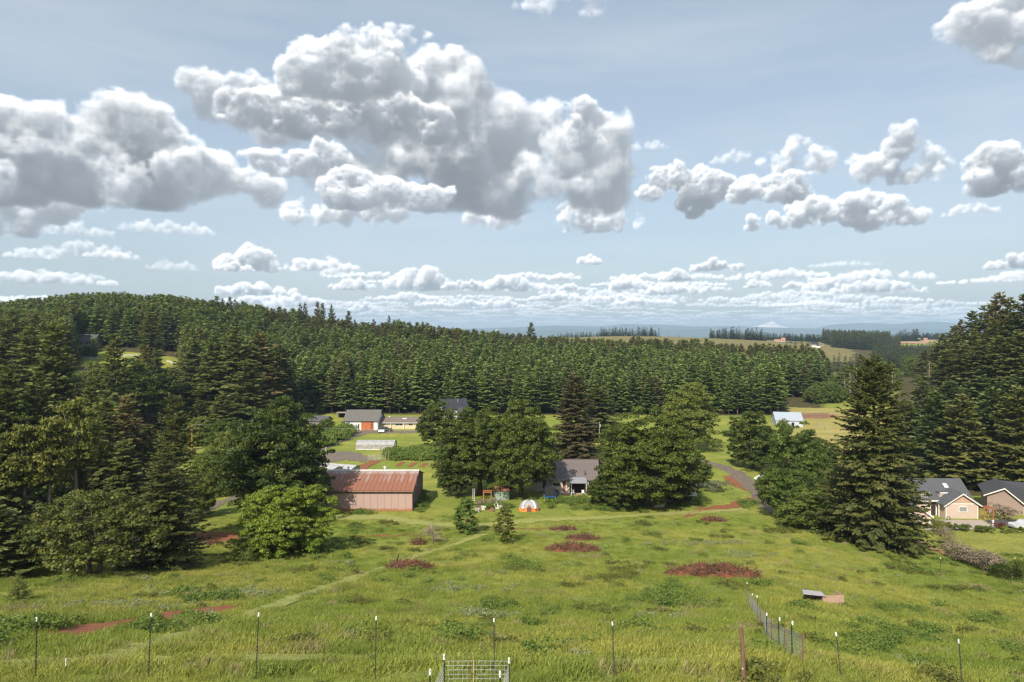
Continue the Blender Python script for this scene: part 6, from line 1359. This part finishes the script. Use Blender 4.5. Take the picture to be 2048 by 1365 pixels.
# second tan house
x, y = (1969-1024)/1365*126, 126.0; z = -.9; h2 = thing('house', (x, y, z), 'second tan house with a dark roof cut off by the right edge', 'house', rz=-.5)
b = MB(); b.prism([(.4, -.8), (5.9, -.8), (5.9, 2.3), (3.0, 4.3), (.4, 3.0)], 0, .15); b.box(.4, .55, .15, 9, -.8, 3.0); b.build('wall', M('mauve_tan_wall', (.27, .20, .17), (.25, .185, .155), .8, .8), h2)
b = MB(); b.prism([(-.2, 2.95), (3.0, 4.55), (6.4, 1.6), (6.4, 1.38), (3.0, 4.32), (-.2, 2.75)], -.5, -.42); b.build('bargeboard', trim, h2)
b = MB(); b.prism([(-.2, 2.97), (3.0, 4.57), (3.0, 4.7), (-.2, 3.1)], -.5, 9); b.build('roof_left', sh_dark, h2)
b = MB(); b.add([(6.4, -.5, 1.62), (14, -.5, 1.62), (14, 6, 4.75), (3.0, 6, 4.75), (3.0, -.5, 4.6)], [(0, 1, 2, 3, 4)]); b.add([(6.4, -.5, 1.5), (14, -.5, 1.5), (14, 6, 4.6), (3.0, 6, 4.6), (3.0, -.5, 4.45)], [(4, 3, 2, 1, 0)]); b.build('roof', sh_dark, h2)
MB().box(5.9, 12, -.1, .05, -.8, 1.45).build('garage_wall', tan, h2); MB().box(6.9, 9.5, -.16, -.1, -.8, 1.2).build('garage_door', trim, h2); MB().box(5.85, 6.0, -.14, -.1, -.8, 1.4).build('corner_board', trim, h2)
x, y, z = hz(1986, 1056); props(MB().box(-.1, .1, -.1, .1, 0, 1.15).add([(-.16, -.16, 1.15), (.16, -.16, 1.15), (.16, .16, 1.15), (-.16, .16, 1.15), (0, 0, 1.32)], [(0, 1, 4), (1, 2, 4), (2, 3, 4), (3, 0, 4)]).build('gate_post', trim, None, (x, y, z)), 'white capped post at the corner of the tan house driveway', 'post')
# ------------------------------------------------------------------ foreground fences
tp_m = M('dark_steel', (.060, .050, .042), (.035, .045, .032), .7, 3); tp_g = M('green_steel', (.012, .035, .022), None, .5); rusty = M('rusty_steel', (.22, .095, .055), (.15, .07, .045), .8, 4); tip = M('white_cap', (.80, .80, .78), None, .5)
def tpost(x, y, top, label, group, mt, lean=0.0, tiplen=.12, r=.017, z0=None):
    g = G(x, y) if z0 is None else z0; t = thing('steel_post', (x, y, g), label, 'fence post', group); h = top-g; lx = lean*h
    b = MB(); b.tube([(0, 0, -.3), (lx*.9, 0, h-tiplen*.9)], [r, r], 5)
    for k in range(int(h/.12)): b.box(lx*k*.12/h-.006, lx*k*.12/h+.006, -r*1.9, -r*.8, .08+k*.12, .12+k*.12)
    b.build('shaft', mt, t)
    if tiplen: MB().tube([(lx*.9, 0, h-tiplen), (lx, 0, h)], [r*1.5, r*1.35], 6).build('cap', tip, t)
    return t
dsc = ['leftmost', 'second from the left', 'third from the left', 'fourth from the left', 'fifth, behind the wire tree guard', 'sixth, right of the wire tree guard', 'seventh, right of the timber post', 'rightmost']
for k, (px, py, bx) in enumerate([(73, 1235, 71), (301, 1227, 296), (516, 1226, 511), (752, 1233, 750), (988, 1237, 989), (1225, 1244, 1229), (1670, 1265, 1684), (1917, 1279, 1926)]):
    D = 22.0; x = (bx-1024)/1365*D; tpost(x, D, CAMZ-(py-665)/1365*D, 'white capped steel post along the bottom mown path, %s' % dsc[k], 'steel posts along the bottom mown path', tp_m, (px-bx)/1365*D/1.6)
x = (1488-1024)/1365*21.0; g = G(x, 21.0); t = thing('timber_post', (x, 21.0, g), 'thick weathered brown timber post at the bottom right of the wire tree guard', 'fence post'); tw = M('weathered_timber', (.20, .12, .075), (.13, .085, .055), .95, 6, .6, stretch=(3, 3, .4)); b = MB(); b.tube([(0, 0, -.3), (-.04, 0, 1.0), (-.09, 0, CAMZ-(1255-665)/1365*21.0-g)], [.075, .072, .066], 8); b.build('shaft', tw, t); MB().tube([(-.07, -.075, .5), (-.07, -.09, .5)], .02, 6).build('insulator', tip, t)
tpost((132-1024)/1365*23, 23.0, CAMZ-(1317-665)/1365*23, 'very short white peg at the lower left beside the mown path', None, tip, 0, 0)
# wire fence running up the slope on the right
A0 = Vector(hz(1492, 1206)); A1 = Vector(hz(1607, 1338)); run = []
t = thing('wire_fence', A1, 'sagging wire mesh fence running up the slope right of the timber post', 'fence'); n = 13
for i in range(n):
    p = A1.lerp(A0, i/(n-1)); p.x += rng.uniform(-.15, .15); p.z = G(p.x, p.y); q = p-A1; h = rng.uniform(1.15, 1.55); run.append(q)
    white_tip = i in (1, 3, 5, 8, 10, 12)
    b = MB(); b.tube([q-Vector((0, 0, .2)), q+Vector((rng.uniform(-.06, .06), 0, h))], .022, 5); ps = b.build('post', tp_g if white_tip else rusty, t)
    if white_tip: MB().tube([q+Vector((0, 0, h-.02)), q+Vector((0, 0, h+.12))], .03, 6).build('cap', tip, ps)
b = MB()
for a, c in zip(run[:-1], run[1:]):
    L = (c-a).length; m_ = max(2, int(L/.22))
    for k in range(9): zz = .08+k*.13; b.tube([a+Vector((0, 0, zz)), a.lerp(c, .5)+Vector((0, 0, zz-.06+rng.uniform(-.03, .03))), c+Vector((0, 0, zz))], .006, 3, False)
    for k in range(m_): q = a.lerp(c, k/m_); b.tube([q+Vector((0, 0, .05)), q+Vector((0, 0, 1.12))], .005, 3, False)
props(b.build('wire_mesh', M('grey_wire', (.30, .31, .31), None, .5, metal=.3), t), kind='stuff')
# wire tree guard with sapling
gA = [(888, 19.3, 1309, tp_g), (1018, 19.3, 1316, rusty), (1000, 17.6, 1343, tp_g), (860, 17.6, 1339, tp_g)]
pos = []
lab = ['back left steel post of the wire tree guard', 'back right steel post of the wire tree guard', 'front right steel post of the wire tree guard', 'front left steel post of the wire tree guard']
for (px, D, py, mt), lb in zip(gA, lab):
    x = (px-1024)/1365*D; pos.append((x, D)); tpost(x, D, CAMZ-(py-665)/1365*D, lb, 'steel posts of the wire tree guard', tp_g if mt is tp_g else tp_m, 0, .15, .02)
x0, y0 = pos[0]; z0 = G(x0, y0); ztop = CAMZ-(1323-665)/1365*19.3
t = thing('tree_guard', (x0, y0, z0), 'square galvanised wire tree guard around a sapling at the bottom edge', 'wire cage'); wire = M('galvanised_wire', (.50, .50, .47), None, .45, metal=.4)
for i in range(4):
    (xa, ya), (xb, yb) = pos[i], pos[(i+1) % 4]; b = MB(); top = ztop-z0-(0, .05, .0, .05)[i]
    nv_ = 14
    for k in range(nv_+1): f = k/nv_; q = Vector((xa+(xb-xa)*f-x0, ya+(yb-ya)*f-y0, 0)); b.tube([q+Vector((0, 0, -.1)), q+Vector((0, 0, top))], .0045, 3, False)
    for k in range(10): zz = top-.0-k*.125; b.tube([(xa-x0, ya-y0, zz), ((xa+xb)/2-x0, (ya+yb)/2-y0, zz+.01), (xb-x0, yb-y0, zz)], .006, 3, False)
    props(b.build('wire_panel', wire, t), kind='stuff')
x = (947-1024)/1365*18.4; g = G(x, 18.4); t = thing('sapling', (x, 18.4, g), 'young sapling with yellowish leaves tied to a yellow stake inside the wire tree guard', 'sapling')
zt = CAMZ-(1314-665)/1365*18.4-g; MB().tube([(0, 0, -.1), (0, 0, zt)], .012, 6).build('stake', M('yellow_stake', (.55, .42, .12), None, .6), t); MB().tube([(-.05, 0, -.1), (-.03, 0, .5), (-.02, 0, zt-.1)], [.012, .009, .004], 5).build('stem', bark, t)
cs = [(rng.uniform(-.16, .12), rng.uniform(-.1, .1), zt*f) for f in (.35, .45, .5, .55, .62, .7, .8, .97)]; C, T, N, Lg, ti = leafball(rng, cs, [.10]*8, 16, .07); link('leaves', quads(C, T, N, Lg, Lg*.6, 0, ti, 'leaves', f_yel), t)
# small lean-to on the slope
x, y = hit(1688, 1216); g = G(x, y); k = y/1365; t = thing('animal_shelter', (x, y, g), 'small leaning plywood shelter with a pale roof sheet right of the wire fence', 'shelter', rz=.06)
ply = M('weathered_plywood', (.40, .27, .20), (.32, .215, .16), .9, 2.5, .2); w = 44*k; h = 25*k
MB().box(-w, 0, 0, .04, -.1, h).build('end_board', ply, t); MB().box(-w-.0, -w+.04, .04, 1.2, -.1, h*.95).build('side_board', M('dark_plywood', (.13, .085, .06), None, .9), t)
MB().box(-w*1.55, -w-.02, 1.15, 1.2, -.1, h*.85).build('back_board', M('shaded_board', (.20, .14, .11), None, .9), t); MB().box(-.04, 0, .04, 1.2, -.1, h*.95).build('side_board', ply, t)  # back board: shade put into its darker plywood colour
MB().add([(-w*1.95, -.15, h*1.22), (-w*.9, -.15, h*.98), (-w*.85, .75, h*1.0), (-w*1.75, .75, h*1.2), (-w*1.95, -.15, h*1.22+.05), (-w*.9, -.15, h*.98+.05), (-w*.85, .75, h*1.0+.05), (-w*1.75, .75, h*1.2+.05)], [(0, 3, 2, 1), (4, 5, 6, 7), (0, 1, 5, 4), (1, 2, 6, 5), (2, 3, 7, 6), (3, 0, 4, 7)]).build('roof_sheet', M('roof_sheet', (.36, .34, .36), (.28, .26, .28), .6, 2), t)
for px, py, wd in ((1881, 1150, 'lower left'), (1926, 1128, 'upper side'), (1993, 1140, 'right side'), (2030, 1150, 'rightmost')):
    x, y = hit(px, py); tpost(x, y, G(x, y)+2.0, 'thin white capped steel post beside the wild brown hedge, '+wd, 'steel posts beside the brown hedge', tp_m, 0, .15, .025)
x, y = hit(1854, 1107); tpost(x, y, G(x, y)+2.5, 'white capped steel post standing in the bark chip path', None, tp_m, 0, .15, .03)
for px, py, lb in ((1395, 1098, 'bare twiggy seedling in the mid meadow'),): pass
x, y, z = hz(797, 985); 
x, y, z = at(889, 141); t = thing('water_tub', (x, y, z), 'small dark blue tub on a grass heap left of the farmhouse oaks', 'tub'); MB().tube([(0, 0, 0), (0, 0, .9), (0, 0, .95)], [.75, .8, .6], 12).build('tank', M('dark_tub', (.06, .075, .10), None, .5), t); MB().tube([(0, 0, .93), (0, 0, 1.0)], .3, 10).build('lid', blk, t)
# ------------------------------------------------------------------ far buildings and mast
def far_house(px, D, w, h, label, wall, roof, dz=0.0):
    w *= .8; h *= .62
    x, y, z = at(px, D); t = thing('house', (x, y, z+dz-.5), label, 'house', rz=rng.uniform(-.3, .3)); gable(t, -w/2, w/2, 0, w*.55, 0, h, h*1.6, wall, .3); roof_x(t, -w/2, w/2, 0, w*.55, h, h*1.6, roof, .5, .3)
    for k in range(3): window(t, -w*.4+k*w*.3, h*.35, w*.14, h*.4, 0, white, depth=.2)
    return t
fwht = M('far_white_wall', (.75, .71, .65), None, .8); fred = M('terracotta_roof', (.40, .20, .14), None, .9)
far_house(1556, 972, 11, 4.0, 'distant pale house with a terracotta roof at the left end of the far row', fwht, fred); far_house(1567, 968, 6, 7, 'distant narrow pale tower like house beside the terracotta roofed one', fwht, fred)
far_house(1628, 945, 12, 4.5, 'distant white house with a dark roof in the middle of the far row', fwht, sh_dark); far_house(1643, 940, 8, 4, 'distant beige house right of the white one in the far row', fwht, sh_brown)
far_house(1629, 870, 7, 2.6, 'distant long white outbuilding below the far row of houses', fwht, white); far_house(1636, 866, 6, 2.4, 'distant white barn at the right end below the far row', fwht, white)
far_house(1838, 1560, 7, 4, 'tiny white house at the far edge of the orange stubble field', fwht, white); far_house(1852, 1540, 9, 5, 'tiny peach coloured house by the far stubble field', M('peach_wall', (.55, .32, .22), None, .8), fred)
x, y, z = at(993, 1003); t = thing('radio_mast', (x, y, z), 'thin white radio mast with antennas on the far field crest', 'mast'); MB().tube([(0, 0, -1), (0, 0, 16.5)], [.35, .25], 6).build('shaft', fwht, t)
for k, zz in enumerate((12.0, 15.0)):
    for a in range(3): q = a*2.09; MB().box(1.0*math.cos(q)-.35, 1.0*math.cos(q)+.35, 1.0*math.sin(q)-.2, 1.0*math.sin(q)+.2, zz, zz+1.8).build('antenna', fwht if k else sh_grey, t)
    MB().tube([(0, 0, zz+.5), (0, 0, zz+.8)], 1.2, 10).build('platform', galv, t)
# power line left of the oaks
b = MB(); pa = Vector(at(384, 176))+Vector((0, 0, 7.9)); pb_ = Vector(at(481, 176))+Vector((0, 0, 8.6)); pc = Vector(at(1199, 190))+Vector((0, 0, 6.9))
for a, c in ((pa, pb_), (pb_, pc)):
    pth = [a.lerp(c, i/12)-Vector((0, 0, 3.6*(a-c).length/95*(1-(2*i/12-1)**2)*.55)) for i in range(13)]; b.tube(pth, .022, 3, False)
props(b.build('power_line', M('cable', (.35, .35, .35), None, .5)), 'thin power line strung between the utility poles', 'cable')
# ------------------------------------------------------------------ mountains
def ridge(name, D, prof, depth, amp, mat, foot, seed, x0=-22000, x1=22000, n=700, rows=14):
    xs = np.linspace(x0, x1, n); px = 1024+1365*xs/D; pr = np.interp(px, [p[0] for p in prof], [p[1] for p in prof]); top = CAMZ+(665-pr)/1365*D
    top = top+amp*(vnoise(xs+seed*991, 0*xs, 900)+.5*vnoise(xs, 0*xs+seed, 380)+.3*vnoise(xs+7, 0*xs, 150))
    T_ = np.linspace(0, 1, rows); V = []
    for t in T_:
        e = math.sin(t*math.pi)**.8 if t not in (0, 1) else 0
        y = D-depth/2+depth*t; z = foot+(top-foot)*e*(1 if t in (0, .5, 1) else 1+.0)
        rug = e*(1-abs(e))*4*(top-foot)*.35*vnoise(xs+seed, 0*xs+y, 420)
        V.append(np.stack([xs, np.full(n, y)+vnoise(xs, 0*xs+y, 700)*depth*.1, z+rug], -1))
    V = np.array(V).reshape(-1, 3); i = np.arange(rows-1)[:, None]*n+np.arange(n-1)[None, :]; F = np.stack([i, i+1, i+n+1, i+n], -1).reshape(-1, 4)
    return props(link(name, nmesh(name, V, F, mat, True)), kind='structure')
mt_m = M('forested_slopes', (.035, .055, .045), (.05, .07, .05), .95, .002)
ridge('mountains', 13000, [(-3000, 650), (0, 652), (800, 657), (880, 656), (930, 658), (1000, 656), (1060, 654), (1110, 652), (1200, 654), (1245, 649), (1320, 650), (1400, 653), (1470, 652), (1540, 655), (1640, 658), (1672, 649), (1720, 646), (1800, 648), (1868, 644), (1905, 650), (2100, 652), (5000, 650)], 2600, 14, mt_m, -64, 1, -24000, 24000)
ridge('foothills', 10500, [(-3000, 662), (860, 662), (930, 664), (1000, 661), (1060, 663), (1150, 659), (1300, 660), (1400, 658), (1500, 664), (1600, 660), (1700, 660), (1800, 657), (1900, 657), (2100, 660), (5000, 660)], 1800, 12, mt_m, -64, 2, -20000, 20000)
snow = M('snow', (.62, .57, .53), (.44, .42, .42), .8, .004)
cx = (1545-1024)/1365*14700; V = []; nr, na = 16, 40
for j in range(nr):
    f = j/(nr-1)
    for i in range(na):
        a = 6.28318*i/na; rr = 1500*f**1.0*(1+.28*vnoise(np.array(math.cos(a)*3+9), np.array(math.sin(a)*3+f), .9)); V.append((cx+rr*math.cos(a)*(1.0 if math.cos(a) > 0 else 1.5), 14700+rr*math.sin(a)*.55, 285-350*f**.6*(1+.12*float(vnoise(math.cos(a)*4, math.sin(a)*4, .5)))))
V = np.array(V); V[:, 2] = np.maximum(V[:, 2], -64); F = [(j*na+i, (j+1)*na+i, (j+1)*na+(i+1) % na, j*na+(i+1) % na) for j in range(nr-1) for i in range(na)]
props(link('snow_peak', nmesh('snow_peak', V, F, snow, True)), kind='structure')
# ------------------------------------------------------------------ haze
hb = MB().box(-27000, 27000, -2500, 16800, -72, 340); m = bpy.data.materials.new('haze'); m.use_nodes = True; n_ = m.node_tree.nodes; n_.remove(n_["Principled BSDF"])
pv = n_.new("ShaderNodeVolumePrincipled"); pv.inputs['Color'].default_value = (.55, .76, 1.0, 1); pv.inputs['Density'].default_value = 8.5e-5; pv.inputs['Anisotropy'].default_value = 0.0
m.node_tree.links.new(pv.outputs[0], n_['Material Output'].inputs['Volume']); props(hb.build('haze', m), kind='stuff')
# ------------------------------------------------------------------ clouds on a far sky band
X0, Y0, S, crgb, cal = build_clouds()
def sky_band(k, stride, shift, mirror):
    c = crgb[::stride, ::stride]; a = cal[::stride, ::stride]; nx, ny = a.shape
    az = ((X0+S*stride*np.arange(nx))/FPX)*(-1 if mirror else 1)+shift; t = (Y0+S*stride*np.arange(ny))/FPX; Rr = 60000.0
    A, T_ = np.meshgrid(az, t, indexing='ij'); V = np.stack([Rr*np.sin(A), Rr*np.cos(A), CAMZ+Rr*T_], -1).reshape(-1, 3)
    al = a*np.clip((.505-T_)/.03+1, 0, 1); i = np.arange(nx-1)[:, None]*ny+np.arange(ny-1)[None, :]; F = np.stack([i, i+ny, i+ny+1, i+1], -1)
    m_ = np.maximum(np.maximum(al[:-1, :-1], al[1:, :-1]), np.maximum(al[:-1, 1:], al[1:, 1:])) > .012
    F = F[m_]; used, inv = np.unique(F, return_inverse=True); cc = np.concatenate([c/np.maximum(a[..., None], .02), al[..., None]], -1).reshape(-1, 4)[used]
    return V[used], inv.reshape(-1, 4), cc
Vs, Fs, Cs = [], [], []; off = 0
for k, (stride, sh, mi) in enumerate([(1, 0, False), (3, math.pi/2, True), (3, -math.pi/2, True), (3, math.pi, False)]):
    V, F, cc = sky_band(k, stride, sh, mi); Vs.append(V); Fs.append(F+off); Cs.append(cc); off += len(V)
m = bpy.data.materials.new('clouds'); m.use_nodes = True; n_ = m.node_tree.nodes; l_ = m.node_tree.links; n_.remove(n_["Principled BSDF"])
at_ = n_.new("ShaderNodeAttribute"); at_.attribute_name = 'cloud'; em = n_.new("ShaderNodeEmission"); tr = n_.new("ShaderNodeBsdfTransparent"); mx = n_.new("ShaderNodeMixShader")
em.inputs['Strength'].default_value = .56; l_.new(at_.outputs['Color'], em.inputs['Color']); l_.new(at_.outputs['Alpha'], mx.inputs[0]); l_.new(tr.outputs[0], mx.inputs[1]); l_.new(em.outputs[0], mx.inputs[2]); l_.new(mx.outputs[0], n_['Material Output'].inputs['Surface'])
m.cycles.emission_sampling = 'NONE'
sb = nmesh('sky', np.concatenate(Vs), np.concatenate(Fs), m, False, {'cloud': ('POINT', 'FLOAT_COLOR', np.concatenate(Cs))})
props(link('sky', sb), kind='structure')
